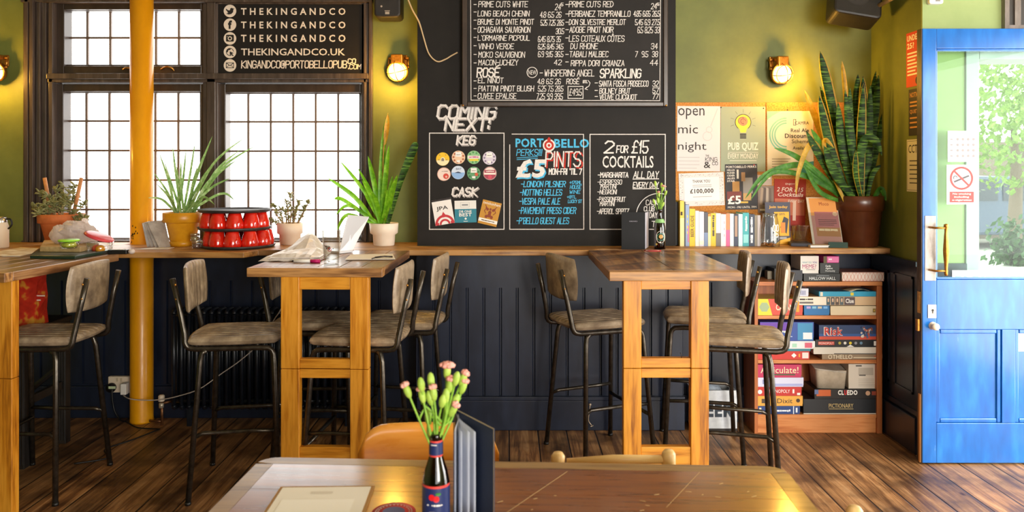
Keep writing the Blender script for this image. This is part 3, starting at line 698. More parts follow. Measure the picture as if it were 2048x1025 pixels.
def make_stool(label):
    t = thing('bar_stool', label, 'bar stool', (0, 0, 0), 0, 'leather bar stools at the tall tables')
    sp = []
    b = MB(M_LEATHER, local=True); pad(b, .41, .352, .05, lambda x, y, z: (x + .005, y, .708 + z), 9); b.build('seat', t)
    def bp(x, y, z):  # x up the backrest, y across, z towards the sitter
        return (-.216 - .06 * (x) + z + .045 * (y / .18) ** 2 * .6, y, .942 + x)
    b = MB(M_LEATHER, local=True); pad(b, .215, .346, .026, bp, 9, ribamp=.0055); bk = b.build('backrest', t)
    for s in (-1, 1):
        pts = [(-.262, s * .142, .992), (-.232, s * .144, .86), (-.208, s * .15, .742)]
        pts += [(-.205 + .03 * (1 - math.cos(a)), s * .158, .712 - .036 * math.sin(a)) for a in (.3, .8, 1.2)] + [(-.16, s * .16, .6735), (0, s * .162, .672), (.12, s * .164, .672)]
        pts += [(.15 + .035 * math.sin(a), s * (.165 + .002 * a), .672 - .035 * (1 - math.cos(a))) for a in (.4, .9, 1.4)]
        pts += [(.188, s * .172, .60), (.218, s * .235, .0)]
        b = MB(M_TUBE, local=True); b.tube(pts, .0125, 10); sf = b.build('side_frame', t)
        b = MB(M_TUBE, local=True); b.tube([(-.11, s * .162, .668), (-.128, s * .163, .655), (-.136, s * .168, .62), (-.172, s * .235, 0)], .0125, 10); lg = b.build('leg', t)
        f = lambda z: s * (.235 - .07 * z / .62)
        b = MB(M_TUBE, local=True); b.tube([(-.155, f(.29), .285), (-.12, f(.3) - s * .012, .3), (.1, f(.3) - s * .012, .302), (.205, f(.3), .302)], .0095, 8); b.build('footrest', t)
        b = MB(M_BLACK, local=True)
        b.lathe([(0, 0), (.0138, 0), (.0138, .014), (0, .014)], (.218, s * .235, 0), 10); b.build('rubber_foot', sf)
        b = MB(M_BLACK, local=True); b.lathe([(0, 0), (.0138, 0), (.0138, .014), (0, .014)], (-.172, s * .235, 0), 10); b.build('rubber_foot', lg)
    b = MB(M_TUBE, local=True); b.tube([(.2, -.204, .25), (.2, .204, .25)], .0095, 8); b.build('crossbar', t)
    for s in (-1, 1):
        for z in (.9, .965): b = MB(M_BRASS, local=True); b.ball((-.232 - .06 * (z - .942) - .014, s * .151, z), .006, n=8, m=5); b.build('rivet', bk)
    return t
R_ = math.radians
stool = make_stool('taupe leather bar stool with its back to the yellow column')
SP = [(-1.285, 3.687, R_(8.4), None),
      (-2.177, 3.66, R_(180), 'taupe leather bar stool tucked under the table with the plastic bag'),
      (-.985, 4.0, R_(0), 'taupe leather bar stool half hidden behind the leg frame in front of the radiator'),
      (-.69, 3.657, R_(175), 'taupe leather bar stool at the side of the table under the clipboard'),
      (-.55, 4.018, R_(173.5), 'taupe leather bar stool pushed close to the ledge below the potted tall plant'),
      (.447, 4.035, R_(21), 'taupe leather bar stool standing alone in front of the navy panelling'),
      (1.045, 4.13, R_(170), 'taupe leather bar stool between the white beer crate and the tall table'),
      (1.073, 3.644, R_(166.3), 'taupe leather bar stool standing in front of the games bookcase')]
for k, (x, y, r, lab) in enumerate(SP):
    if k == 0: stool.location = (x, y, 0); stool.rotation_euler = (0, 0, r)
    else: copy_tree(stool, (x, y, 0), r, lab)

# ---------------------------------------------------------------- the table nearest the camera and what stands on it
TZ = .75
t = thing('dining_table', 'worn brown wooden dining table with rounded corners, bottle and navy menu on it', 'table', (.0245, 1.95, 0), R_(-2.76))
b = MB(local=True); TW, TD = .655, .80
fr = Fr((0, 0, 0)); fr.u, fr.v, fr.n = Vector((1, 0, 0)), Vector((0, 1, 0)), Vector((0, 0, 1))
b.mat(M_TABLEE); b.slab(fr, rrect(-TW, -TD, TW, 0, .045, 6), TZ - .032, TZ - .0025)
tt = b.build('tabletop', t, .004)
# border strips and boards
b = MB(M_TABLEE, local=True)
bd = .042
def strip(poly): b.slab(fr, poly, TZ - .0025, TZ)
rr = rrect(-TW, -TD, TW, 0, .045, 6)
strip([(-TW + bd, -bd), (TW - bd, -bd)] + [p for p in rr if p[1] > -.046 and p[0] > 0][1:] + [p for p in rr if p[1] > -.046 and p[0] < 0][:-1])
strip([(-TW, -TD + .05), (-TW + bd, -TD + .05), (-TW + bd, -bd - .001), (-TW, -.046)]); strip([(TW - bd, -TD + .05), (TW, -TD + .05), (TW, -.046), (TW - bd, -bd - .001)])
b.build('border', t)
b = MB(M_TABLE, local=True)
n = 5
for k in range(n):
    y1 = -bd - .0015 - (TD - bd) * k / n; y0 = -bd + .0 - (TD - bd) * (k + 1) / n
    b.box(-TW + bd + .001, TW - bd - .001, y0, y1, TZ - .0025, TZ)
b.build('boards', t)
b = MB(flat('#e7c793', .7), local=True)
for k in range(26):
    u, v, l, a = random.uniform(-.05, .6), random.uniform(-.4, -.06), random.uniform(.004, .018), random.uniform(-.4, .6)
    b.poly(fr, [(u, v), (u + l * math.cos(a), v + l * math.sin(a)), (u + l * math.cos(a) - .002, v + l * math.sin(a) + .003), (u - .001, v + .002)], TZ + .0004)
b.line(fr, [(-.02, -.3), (.12, -.06)], .0016, TZ + .0004); b.line(fr, [(.33, -.25), (.44, -.05)], .0012, TZ + .0004)
b.build('scratches', t)
for x in (-.58, .58):
    for y in (-.05, -TD + .05):
        b = MB(M_TABLEE, local=True); b.box(x - .022, x + .022, y - .022, y + .022, 0, TZ - .032); b.build('leg', t, .004)
b = MB(M_TABLEE, local=True)
for y in (-.1, -TD + .08): b.box(-.55, .55, y, y + .02, TZ - .12, TZ - .032)
for x in (-.59, .57): b.box(x, x + .02, -TD + .11, -.11, TZ - .12, TZ - .032)
b.build('apron', t)
# plywood chair pushed in on the far side
t = thing('dining_chair', 'chair with a rounded orange plywood back pushed in behind the worn table', 'chair', (-.225, 2.03, 0))
def cb(u, v):
    pass
b = MB(M_PLY, local=True)
hw, z0, z1, rad = .197, .60, .766, .075
def outline():
    return [(-hw, z0 + .03), (-hw + .03, z0), (hw - .03, z0), (hw, z0 + .03)] + [(hw - rad + rad * math.cos(PI / 2 * k / 6), z1 - rad + rad * math.sin(PI / 2 * k / 6)) for k in range(7)] + [(-hw + rad - rad * math.sin(PI / 2 * k / 6), z1 - rad + rad * math.cos(PI / 2 * k / 6)) for k in range(7)]
cols = [-1 + k / 10 for k in range(21)]
def zlim(u):
    x = abs(u) * hw
    top = z1 if x < hw - rad else z1 - rad + math.sqrt(max(0, rad * rad - (x - hw + rad) ** 2))
    bot = z0 if x < hw - .03 else z0 + .03 - math.sqrt(max(0, .03 ** 2 - (x - hw + .03) ** 2))
    return bot, top
for side in (0, 1):
    idx = []
    for u in cols:
        bo, to = zlim(u); yb = .165 - .035 * u * u
        idx.append([b.V((u * hw, yb + side * .009 + .03 * (bo + (to - bo) * k / 6 - .68) * 2, bo + (to - bo) * k / 6)) for k in range(7)])
    for i in range(20):
        for k in range(6):
            q = [idx[i][k], idx[i + 1][k], idx[i + 1][k + 1], idx[i][k + 1]]; b.Fc(q if side == 0 else q[::-1], True)
    if side == 0: first = idx
for i in range(20):
    for a, f in ((6, False), (0, True)):
        q = [first[i][a], first[i + 1][a], idx[i + 1][a], idx[i][a]]; b.Fc(q[::-1] if f else q)
for i in (0, 20):
    for k in range(6): b.Fc([first[i][k], first[i][k + 1], idx[i][k + 1], idx[i][k]])
b.build('backrest', t)
b = MB(M_PLY, local=True); b.slab(Fr((0, 0, 0), (1, 0, 0), (0, 1, 0)), rrect(-.19, -.24, .19, .14, .05), .445, .457); b.build('seat', t, .003)
for s in (-1, 1):
    b = MB(M_TUBE, local=True); b.tube([(s * .165, .20, 0), (s * .165, .165, .44), (s * .165, .162, .5), (s * .165, .172, .72)], .011, 8); b.build('leg', t)
    b = MB(M_TUBE, local=True); b.tube([(s * .165, .14, .435), (s * .165, -.19, .435), (s * .168, -.22, .42), (s * .175, -.24, 0)], .011, 8); b.build('leg', t)
# low beech chair whose top rail shows over the table edge
t = thing('wooden_chair', 'pale beech chair whose top rail and knobbed posts show over the table edge', 'chair', (.285, 2.1, 0), R_(-4))
kz = .692
for s, hh in ((-1, .0), (1, .014)):
    b = MB(M_BEECH, local=True); b.tube([(s * .15, .03, 0), (s * .15, .03, .42), (s * .152, .045, kz - .03)], .015, 10); b.lathe([(.0, kz - .034), (.016, kz - .034), (.019, kz - .02), (.019, kz - .003 + hh), (.013, kz + .006 + hh), (0, kz + .008 + hh)], (s * .152, .045, 0), 14); b.build('back_post', t)
    b = MB(M_BEECH, local=True); b.tube([(s * .16, -.26, 0), (s * .155, -.24, .43)], .016, 10); b.build('leg', t)
b = MB(M_BEECH, local=True); b.tube([(-.128, .046, kz - .018), (0, .052, kz - .012), (.138, .046, kz - .006)], [.008, .013, .011], 10); b.build('top_rail', t)
b = MB(M_BEECH, local=True); b.tube([(-.14, .04, .56), (.14, .04, .56)], .01, 8); b.build('back_rail', t)
b = MB(M_BEECH, local=True); b.slab(Fr((0, 0, 0), (1, 0, 0), (0, 1, 0)), rrect(-.18, -.28, .18, .03, .03), .43, .452); b.build('seat', t, .004)

copy_tree(t, (.762, 1.658, 0), R_(-90), 'pale beech chair pushed in at the end of the worn table, one knobbed post showing')
# beer bottle vase with carnations
M_STEM = noisy('flower stem green', [(.3, '#6fa02c'), (.7, '#9cc84a')], (20, 20, 20), 2, 3, .5, bmp=.05)
M_BUD = noisy('flower bud green', [(.3, '#8fb43a'), (.7, '#bcd862')], (20, 20, 20), 2, 3, .5, bmp=.05)
M_PINK = noisy('carnation pink', [(.3, '#e58a80'), (.7, '#f7c3b4')], (30, 30, 30), 3, 3, .7, bmp=.1)
def bottle_profile(r, h):
    return [(0, .003), (r * .7, .001), (r * .95, 0), (r, .006), (r, h * .50), (r * .97, h * .56), (r * .82, h * .655), (r * .60, h * .74), (r * .47, h * .80), (r * .42, h * .90), (r * .42, h * .945), (r * .48, h * .95), (r * .48, h * .985), (r * .42, h), (r * .34, h), (r * .34, h * .93)]
def band(mb, c, r0, r1, z0, z1, a0=0, a1=2 * PI, n=28):
    i0 = [mb.V((c[0] + r0 * math.cos(a0 + (a1 - a0) * k / n), c[1] + r0 * math.sin(a0 + (a1 - a0) * k / n), c[2] + z0)) for k in range(n + 1)]
    i1 = [mb.V((c[0] + r1 * math.cos(a0 + (a1 - a0) * k / n), c[1] + r1 * math.sin(a0 + (a1 - a0) * k / n), c[2] + z1)) for k in range(n + 1)]
    for k in range(n): mb.Fc([i0[k], i0[k + 1], i1[k + 1], i1[k]], True)
class Cyl:
    """marks on a cylinder: u around, v up"""
    def __init__(s, c, r): s.c = Vector(c); s.r = r
    def __call__(s, u, v, l=0):
        a = u / s.r - PI / 2; return s.c + Vector(((s.r + l) * math.cos(a), (s.r + l) * math.sin(a), v))
def carnation(parent, base, tip, kind):
    stem_mb, bud_mb, flower_mb = MB(M_STEM), MB(M_BUD), MB(M_PINK)
    base, tip = Vector(base), Vector(tip); d = (tip - base); mid = base + d * .55 + Vector((random.uniform(-.006, .006), random.uniform(-.006, .006), 0))
    cur = spl([base, mid, tip], 6); stem_mb.tube(cur, .0022, 6)
    ax = (cur[-1] - cur[-3]).normalized(); q = ax.to_track_quat('Z', 'Y').to_matrix()
    L = .026; c = tip + ax * L * .4
    bud_mb.ball(c, .0075, .0075, L * .62, 10, 8, q)
    if random.random() < .6:
        lf = base + d * random.uniform(.45, .7); ld = Vector((random.uniform(-1, 1), random.uniform(-.6, .6), .9)).normalized()
        stem_mb.tube([lf, lf + ld * .016, lf + ld * .03 + Vector((ld.x, ld.y, 0)) * .006], [.0028, .0022, .0004], 5)
    st = stem_mb.build('flower_stem', parent); bu = bud_mb.build('bud', st)
    if kind:
        fc = tip + ax * L * .92
        for k in range(14 if kind == 2 else 8):
            a = 2 * PI * k / 7 + (k // 7) * .5; rr = (.010 if kind == 2 else .0055) * (1 if k < 7 else .5)
            flower_mb.ball(fc + q @ Vector((rr * math.cos(a), rr * math.sin(a), .002 * (k // 7))), .0068 if kind == 2 else .0048, .0058 if kind == 2 else .0042, .0045, 7, 5, q, jit=.25)
        flower_mb.build('petals', st)
BY, BX = 1.55, PX(872, 1.55)
t = thing('beer_bottle', 'brown beer bottle with a navy and red cherry label holding pink carnations', 'bottle', (BX, BY, TZ))
bh, br = .208, .0272
b = MB(M_BEERGL); b.lathe(bottle_profile(br, bh), (BX, BY, TZ), 32); b.build('bottle_body', t)
NAVYL, REDL = flat('#1d2b5e', .45), flat('#e0463c', .45)
b = MB(REDL); r = br + .0004; c = (BX, BY, TZ)
band(b, c, r, r, .030, .1115); b.mat(NAVYL); r += .0004; band(b, c, r, r, .034, .107)
cy_ = Cyl((BX, BY, TZ), r)
b.mat(flat('#d8141a', .5)); b.disc(cy_, -.006, .090, .0062, .0004); b.disc(cy_, .003, .087, .0062, .0005); b.mat(flat('#2f7a2c', .5)); b.disc(cy_, .007, .0965, .0055, .0006, ry=.003)
b.mat(M_WHITE); b.type(cy_, '~~~~~~~', -.016, .072, .016, .077, .01, .0005); b.mat(flat('#e8d3b0', .5)); b.arc(cy_, -.004, .042, .012, .02, .2, 2.4, .0006); b.mat(M_WHITE); b.type(cy_, '~~~~~', .002, .037, .018, .044, .02, .0009)
b.build('body_label', t); b = MB(REDL); rn = br * .46 + .0008; band(b, c, br * .5, rn, .164, .196); b.mat(NAVYL); band(b, c, br * .5 + .0006, rn + .0006, .1675, .1925); b.mat(M_WHITE); band(b, c, rn + .0002, rn + .0009, .184, .189, -PI / 2 - .7, -PI / 2 + .2, 8); b.mat(flat('#c2336a', .5)); band(b, c, rn - .0001, rn + .0006, .1715, .1765, -PI / 2 - .8, -PI / 2 + .8, 8)
b.build('neck_label', t)
v = thing('carnations', 'pink carnations and green buds in the bottle with the navy cherry label', 'flowers', (BX, BY, TZ + .2))
for x, y, k in ((895, 742, 2), (868, 786, 1), (900, 770, 1), (925, 756, 1), (926, 772, 1), (815, 780, 1), (845, 790, 1), (903, 818, 1), (842, 768, 0), (862, 760, 0), (912, 756, 0), (884, 800, 0), (855, 832, 0), (862, 795, 0), (908, 800, 0), (893, 790, 0)):
    Y = BY + random.uniform(-.02, .03)
    carnation(v, (BX + random.uniform(-.004, .004), BY + random.uniform(-.004, .004), TZ + .165), P(x + (BX * F / BY + CX - x) * .06, y + 12, Y), k)

# navy menu standing open
t = thing('menu_folder', 'tall navy menu folder standing open with pale pages on the worn table', 'menu', (-.118, 1.70, TZ))
M_NAVYC = flat('#16233d', .6); M_EDGE = flat('#c9b48f', .7)
def cover(x0, y0, x1, y1, z0, z1, th, m):
    b = MB(m); d = Vector((x1 - x0, y1 - y0, 0)).normalized(); fr = Fr((x0, y0, z0), d, (0, 0, 1)); L = math.hypot(x1 - x0, y1 - y0)
    b.slab(fr, [(0, 0), (L, 0), (L, z1 - z0), (0, z1 - z0)], -th / 2, th / 2); return b, fr, L
b, fr, L = cover(-.117, 1.70, -.030, 1.57, TZ, TZ + .21, .0022, M_NAVYC)
b.mat(M_EDGE); b.frame(fr, .0, .0, L, .21, .0025, .0014); b.build('cover', t)
b, fr, L = cover(-.110, 1.55, -.121, 1.70, TZ, TZ + .21, .0022, M_NAVYC); b.mat(M_EDGE); b.frame(fr, .0, .0, L, .21, .0025, .0014); b.build('cover', t)
pg = flat('#c3c8d6', .7)
for k in range(4):
    b = MB(pg); e = .012 + .012 * k
    b.grid(lambda u, v: (-.1165 + e * u * .9 + .004 * math.sin(u * 5 + k), 1.698 - (.13 - .012 * k) * u, TZ + .003 + v * (.2 - .004 * u * k)), 8, 4); b.build('page', t, solid=.0006)

# kraft clipboard with a paper menu, beer mat
def flat_board(x, y, z, w, d, rz, th): return Fr((x, y, z), (math.cos(rz), math.sin(rz), 0), (-math.sin(rz), math.cos(rz), 0))
t = thing('menu_board', 'kraft card menu board with a cream paper sheet lying on the worn table', 'menu board', (-.415, 1.64, TZ))
fr = flat_board(-.415, 1.64, TZ, 0, 0, R_(1.5), 0)
b = MB(flat('#a97b3c', .7)); b.slab(fr, [(-.108, -.15), (.108, -.15), (.108, .15), (-.108, .15)], .001, .004); b.build('board', t)
b = MB(flat('#f6efe2', .8)); b.slab(fr, [(-.101, -.15), (.101, -.15), (.101, .143), (-.101, .143)], .0042, .0047); b.mat(flat('#e2d8c8', .8)); b.rect(fr, -.03, .105, .02, .117, .0052); b.mat(flat('#fffaf0', .8)); b.rect(fr, -.085, -.15, .075, .075, .0053); b.build('paper', t)
b = MB(flat('#c9332b', .8)); c = (-.247, 1.66, TZ); b.lathe([(0, .0005), (.047, .0005), (.047, .002), (0, .002)], c, 36); frc = Fr((-.247, 1.66, TZ + .002), (1, 0, 0), (0, 1, 0)); b.mat(flat('#e9d8cc', .8)); b.arc(frc, 0, 0, .038, .0395, 0, 2 * PI, .0004)
for k in range(14):
    a = PI * k / 13; b.disc(frc, .0335 * math.cos(a), .0335 * math.sin(a), .0022, .0004, 6)
b.mat(flat('#6b6f96', .8)); b.disc(frc, 0, 0, .024, .0004)
solo(b, 'beer_mat', 'round red beer mat beside the bottle with the cherry label', 'beer mat')
# ---------------------------------------------------------------- chalkboards on the chimney breast
YC = 4.43
cbd = thing('chalkboard', 'large black chalkboard covering the chimney breast with pints and cocktails lettering', 'chalkboard', (PX(1093, YC), YC, LEDGE))
b = MB(M_BOARD); b.box(-.524, .953, YC, 4.449, LEDGE + .001, 2.88); cbo = b.build('board', cbd)
fr = Fr((0, YC, 0)); q = YC / F
def H(b, txt, x0, y0, x1, y1, w=.0034, sl=.1, l=.0006, f=fr, Y=YC): b.hand(f, txt, PX(x0, Y), PZ(y1, Y), (x1 - x0) * Y / F, (y1 - y0) * Y / F, w, sl, l)
def T(b, txt, x0, y0, x1, y1, bold=.03, l=.0006, sh=0, f=fr, Y=YC, keep=False): b.type(f, txt, PX(x0, Y), PZ(y1, Y), PX(x1, Y), PZ(y0, Y), bold, l, keep, sh)
def BR(b, x0, y0, x1, y1, w=.005, f=fr, Y=YC, l=.0006): b.frame(f, PX(x0, Y), PZ(y1, Y), PX(x1, Y), PZ(y0, Y), w, l)
b = MB(M_CHALKG)
for dx, dy in ((2, 2.2),):
    for t_, x0, y0, x1, y1, w_ in (('COMING', 874, 211, 988, 237, .0125), ('NEXT:', 889, 237, 977, 260, .0125), ('KEG', 913, 272, 948, 289, .009), ('CASK', 904, 376, 953, 392, .009)): H(b, t_, x0 + dx, y0 + dy, x1 + dx, y1 + dy, w_, .16, .0003)
b.mat(M_CHALK)
for t_, x0, y0, x1, y1, w_ in (('COMING', 874, 211, 988, 237, .0115), ('NEXT:', 889, 237, 977, 260, .0115), ('KEG', 913, 272, 948, 289, .0085), ('CASK', 904, 376, 953, 392, .0085)): H(b, t_, x0, y0, x1, y1, w_, .16, .0012)
for a in ((859, 266.5, 1008, 459), (1180, 269, 1330.5, 459)): BR(b, *a)
b.line(fr, [(PX(x, YC), PZ(y, YC)) for x, y in ((1024, 268.5), (1167, 269), (1167.5, 459), (1019.5, 459), (1019.5, 290))], .0045)
T(b, '\u00a35', 1031, 318.5, 1091, 356, .035, .0010, .1)
H(b, 'PINTS', 1091, 304, 1160, 333, .0075, .05, .0010); H(b, "MON-FRI 'TIL 7", 1098, 338, 1163, 349, .0055, .05)
H(b, '2', 1209, 283, 1226, 306, .009); H(b, 'FOR', 1233, 292, 1255, 305.5, .006); H(b, '\u00a315', 1264, 282, 1295, 306, .0075)
T(b, 'COCKTAILS', 1205, 312, 1307, 336, .012, .0006); H(b, '-MARGHARITA', 1196, 345.5, 1256, 355, .0045, .05); H(b, 'ALL DAY', 1267, 343.5, 1316, 356, .0045, .12)
H(b, '-ESPRESSO', 1195, 360, 1243, 369); H(b, 'MARTINI', 1201, 369, 1232, 377.5); H(b, 'EVERY DAY', 1266, 365, 1316, 375.5, .0045, .12); H(b, '-NEGRONI', 1195, 380, 1233, 388.5); H(b, '-PASSIONFRUIT', 1194, 394.5, 1250, 403.5); H(b, 'MARTINI', 1200, 404, 1228.5, 412); H(b, '-APEROL SPRITZ', 1194, 418, 1257, 428, .0042)
for y in (358.5, 378): b.line(fr, [(PX(1266, YC), PZ(y, YC)), (PX(1317, YC), PZ(y - .5, YC))], .005)
b.arc(fr, PX(1318, YC), PZ(433, YC), 45 * q, 46.5 * q, PI * .42, PI * 1.05)
H(b, 'CASK', 1292, 400.5, 1316, 410.5, .004, .05); H(b, 'CLUB', 1288, 413.5, 1308, 422.5, .004, .05); H(b, 'DAY', 1299, 425.5, 1314, 436, .004, .05); H(b, 'T.', 1303, 443, 1313, 454, .004)
b.build('white_chalk_lettering', cbo)
b = MB(M_CHALKB)
T(b, 'PORT', 1031, 277, 1087, 295, .03, .0006); T(b, 'BELLO', 1108.5, 278, 1178, 296, .03, .0006); T(b, '\u00a35', 1033.5, 320.5, 1093.5, 359, .045, .0004, .1)
b.build('blue_chalk_lettering', cbo); b = MB(M_CHALKB); H(b, 'PERKS!!!', 1033, 299, 1083, 311.5, .004, .15)
for y in (315, 318.5): b.line(fr, [(PX(1034, YC), PZ(y + 1.2, YC)), (PX(1075, YC), PZ(y - 1.5, YC))], .0035)
for s, x0, y0, x1, y1 in (('-LONDON PILSNER', 1042, 363, 1130, 374), ('-NOTTING HELLES', 1040, 379.5, 1123, 391), ('-VESPA PALE ALE', 1038.5, 397, 1119.5, 409), ("-PAVEMENT PRESS CIDER", 1037, 415.5, 1151, 427.5), ("-P'BELLO GUEST ALES", 1033, 436, 1137, 448)): H(b, s, x0, y0, x1, y1, .0045, .12)
for s, x0, y0, x1, y1 in (('+175ML', 1139, 362.5, 1163, 368.5), ('HOUSE', 1140, 371, 1162, 378), ('WINE', 1139, 381, 1160, 387.5), ('+BTL', 1134, 391.5, 1152, 397), ('LUCKY ST', 1136, 400, 1163, 406)):  H(b, s, x0, y0, x1, y1, .003, .12)
b.build('blue_chalk_lettering', cbo)
b = MB(M_CHALKR); H(b, 'PINTS', 1094, 306.5, 1164, 336, .0075, .05, .0004)
u, v = PX(1098, YC), PZ(291, YC); b.mat(M_CHALK); b.disc(fr, u, v, 12.5 * q, .0012); b.mat(M_CHALKR); b.arc(fr, u, v, 5.5 * q, 9.5 * q, 0, 2 * PI, .0016); b.disc(fr, u, v, 2.6 * q, .0016); b.poly(fr, [(u - 3 * q, v + 8 * q), (u + 3 * q, v + 8 * q), (u + 3.5 * q, v + 13 * q), (u, v + 17 * q), (u - 3.5 * q, v + 13 * q)], .0016)
b.build('red_chalk_lettering', cbo)
# round keg badges
BAD = [(885.6, 318.5, '#f2c21a', '#8a7a6a', 'yellow', ''), (917, 315, '#ecc7a4', '#b5603a', 'peach', ''), (947.6, 315, '#8fc08a', '#4a9a50', 'green and yellow', ''), (978.7, 316.5, '#d9cfdc', '#8d7b96', 'pale lilac', ''),
       (888, 348.7, '#f0d8cc', '#d3402f', 'pink and red', ''), (916.3, 345.4, '#d5dff0', '#2f5f9c', 'pale blue', 'BAIT'), (947.6, 347, '#5f9a68', '#2f6a40', 'dark green', ''), (979.8, 347, '#efe0d4', '#a8324a', 'crimson', '')]
for x, y, c0, c1, nm, txt in BAD:
    u, v, r = PX(x, YC), PZ(y, YC), 13.4 * q
    f2 = Fr((u, YC, v)); b = MB(flat(c0, .5)); b.slab(f2, [(r * math.cos(2 * PI * k / 28), r * math.sin(2 * PI * k / 28)) for k in range(28)], .0002, .003)
    b.mat(flat(c1, .5)); l = .0036
    half = lambda a0, a1, k: [(k * r * math.cos(a0 + (a1 - a0) * q_ / 16), k * r * math.sin(a0 + (a1 - a0) * q_ / 16)) for q_ in range(17)]
    if nm == 'yellow':
        b.mat(flat('#f3e6b8', .5)); b.poly(f2, half(PI + .2, 2 * PI - .2, .97), l); b.disc(f2, 0, -.05 * r, .34 * r, l + .0003, 16); b.rect(f2, -.34 * r, -.4 * r, .34 * r, -.05 * r, l + .0003)
        b.mat(flat(c1, .5)); b.disc(f2, 0, -.05 * r, .2 * r, l + .0008, 14); b.rect(f2, -.2 * r, -.3 * r, .2 * r, -.05 * r, l + .0008)
        for a in ((-.45, .6), (.45, .6), (-.6, -.1), (.6, -.1)): b.disc(f2, a[0] * r, a[1] * r, .08 * r, l + .0008, 7)
    elif nm == 'pink and red': b.mat(flat(c1, .5)); b.disc(f2, .3 * r, -.3 * r, .42 * r, l, 14); b.mat(flat('#e9b8a4', .5)); b.disc(f2, .35 * r, -.38 * r, .16 * r, l + .0008, 9); b.arc(f2, 0, 0, .9 * r, r, 0, 2 * PI, l); b.mat(flat('#a98f86', .6)); b.type(f2, '~~~~~~', -.35 * r, .33 * r, .6 * r, .52 * r, .02, l)
    elif nm == 'pale blue': b.mat(flat('#8fb6e6', .5)); b.poly(f2, half(PI, 2 * PI, .96), l); b.mat(flat('#1d2f57', .5)); b.poly(f2, [(-.5 * r, -.06 * r), (.5 * r, -.1 * r), (.3 * r, .05 * r), (0, .14 * r), (-.35 * r, .02 * r)], l + .0008); b.type(f2, txt, -.3 * r, .4 * r, .5 * r, .7 * r, .0, l + .0006)
    elif nm == 'crimson':
        b.mat(flat(c1, .5)); b.arc(f2, 0, 0, .9 * r, .97 * r, 0, 2 * PI, l); b.rect(f2, -.8 * r, .08 * r, .8 * r, .5 * r, l); b.poly(f2, half(PI + .22, 2 * PI - .22, .88), l); b.mat(flat('#f4e8e0', .5)); b.type(f2, '~~~~~~~~', -.6 * r, .18 * r, .65 * r, .42 * r, .02, l + .0007); b.mat(flat('#d0425a', .5)); b.disc(f2, 0, -.55 * r, .3 * r, l + .0007, 12)
    else:
        b.mat(flat(c1, .5))
        for k in range(9): a = 2 * PI * k / 9 + .3; b.disc(f2, .74 * r * math.cos(a), .74 * r * math.sin(a), .16 * r, l, 8)
        if nm == 'green and yellow': b.mat(flat('#efe6d8', .5)); b.rect(f2, -.9 * r, -.2 * r, .9 * r, .25 * r, l + .0007); b.mat(flat('#c86a9a', .5)); b.type(f2, '~~~~~~~~', -.7 * r, -.1 * r, .75 * r, .18 * r, .02, l + .0012); b.mat(flat('#e8d23a', .5)); b.rect(f2, -.7 * r, -.55 * r, .7 * r, -.25 * r, l + .0007)
        else:
            b.mat(M_WHITE); b.rect(f2, -.45 * r, .1 * r, .45 * r, .8 * r, l + .0007); b.rect(f2, -.25 * r, -.75 * r, .25 * r, -.42 * r, l + .0007); b.mat(flat('#8a7f78', .6)); b.type(f2, '~~~~', -.32 * r, .3 * r, .32 * r, .48 * r, .02, l + .0012)
        if nm == 'dark green': b.mat(flat('#cf5230', .5)); b.disc(f2, .4 * r, -.15 * r, .26 * r, l + .0012, 10)
    o = b.build('keg_badge', None, loc=(u, YC, v - r)); props(o, 'round %s keg badge stuck on the chalkboard under KEG' % nm, 'badge', 'keg badges on the chalkboard')
def qfr(pts, Y):
    """frame and size of a card given its four corner pixels: top-left, top-right, bottom-right, bottom-left"""
    a = [P(x, y, Y) for x, y in pts]
    u = ((a[1] - a[0]) + (a[2] - a[3])) / 2; v = ((a[0] - a[3]) + (a[1] - a[2])) / 2
    w, h = u.length, v.length; c = sum(a, Vector()) / 4
    u = u.normalized(); v = (v - u * v.dot(u)).normalized()
    return Fr(c - u * w / 2 - v * h / 2, u, v), w, h
cg = 'cask pump clips on the chalkboard'
f2, w, h = qfr(((863, 402), (901, 395), (910, 446), (871, 452)), YC)
b = MB(flat('#f1ece8', .5)); b.slab(f2, [(0, 0), (w, 0), (w, h), (0, h)], .0005, .004); b.mat(flat('#2a2020', .6)); b.rect(f2, 0, h * .93, w, h, .0045); b.type(f2, 'JPA', w * .18, h * .53, w * .78, h * .72, .015, .0046)
b.mat(flat('#c52a34', .5))
for r0, r1 in ((.38, .5), (.18, .28)): b.arc(f2, w * .5, 0, w * r0, w * r1, .02, PI - .02, .0046, 20)
b.poly(f2, [(w * .5, h * .5), (w * .34, h * .28), (w * .66, h * .28)], .0046); b.rect(f2, w * .05, 0, w * .2, h * .1, .0047); b.rect(f2, w * .8, 0, w * .95, h * .1, .0047)
props(b.build('pump_clip', None, loc=f2(w / 2, 0)), 'white pump clip with red rings under the word CASK', 'pump clip', cg)
f2, w, h = qfr(((908.5, 402), (952, 401), (953.5, 445), (910.5, 446)), YC)
b = MB(flat('#1f7f94', .5)); b.slab(f2, [(0, 0), (w, 0), (w, h), (0, h)], .0005, .004); b.mat(flat('#eae7e2', .5)); b.rect(f2, 0, h * .62, w, h, .0045); b.mat(flat('#8d8f92', .5)); b.frame(f2, w * .28, h * .7, w * .68, h * .92, .001, .005); b.rect(f2, w * .34, h * .77, w * .62, h * .84, .005)
b.mat(M_WHITE); b.type(f2, 'DB ONE', w * .2, h * .45, w * .78, h * .56, .015, .005); b.type(f2, 'BEST', w * .2, h * .28, w * .78, h * .43, .02, .005); b.disc(f2, w * .5, h * .18, w * .05, .005, 12); b.rect(f2, w * .4, h * .05, w * .6, h * .07, .005)
props(b.build('pump_clip', None, loc=f2(w / 2, 0)), 'teal and white square pump clip under the word CASK', 'pump clip', cg)
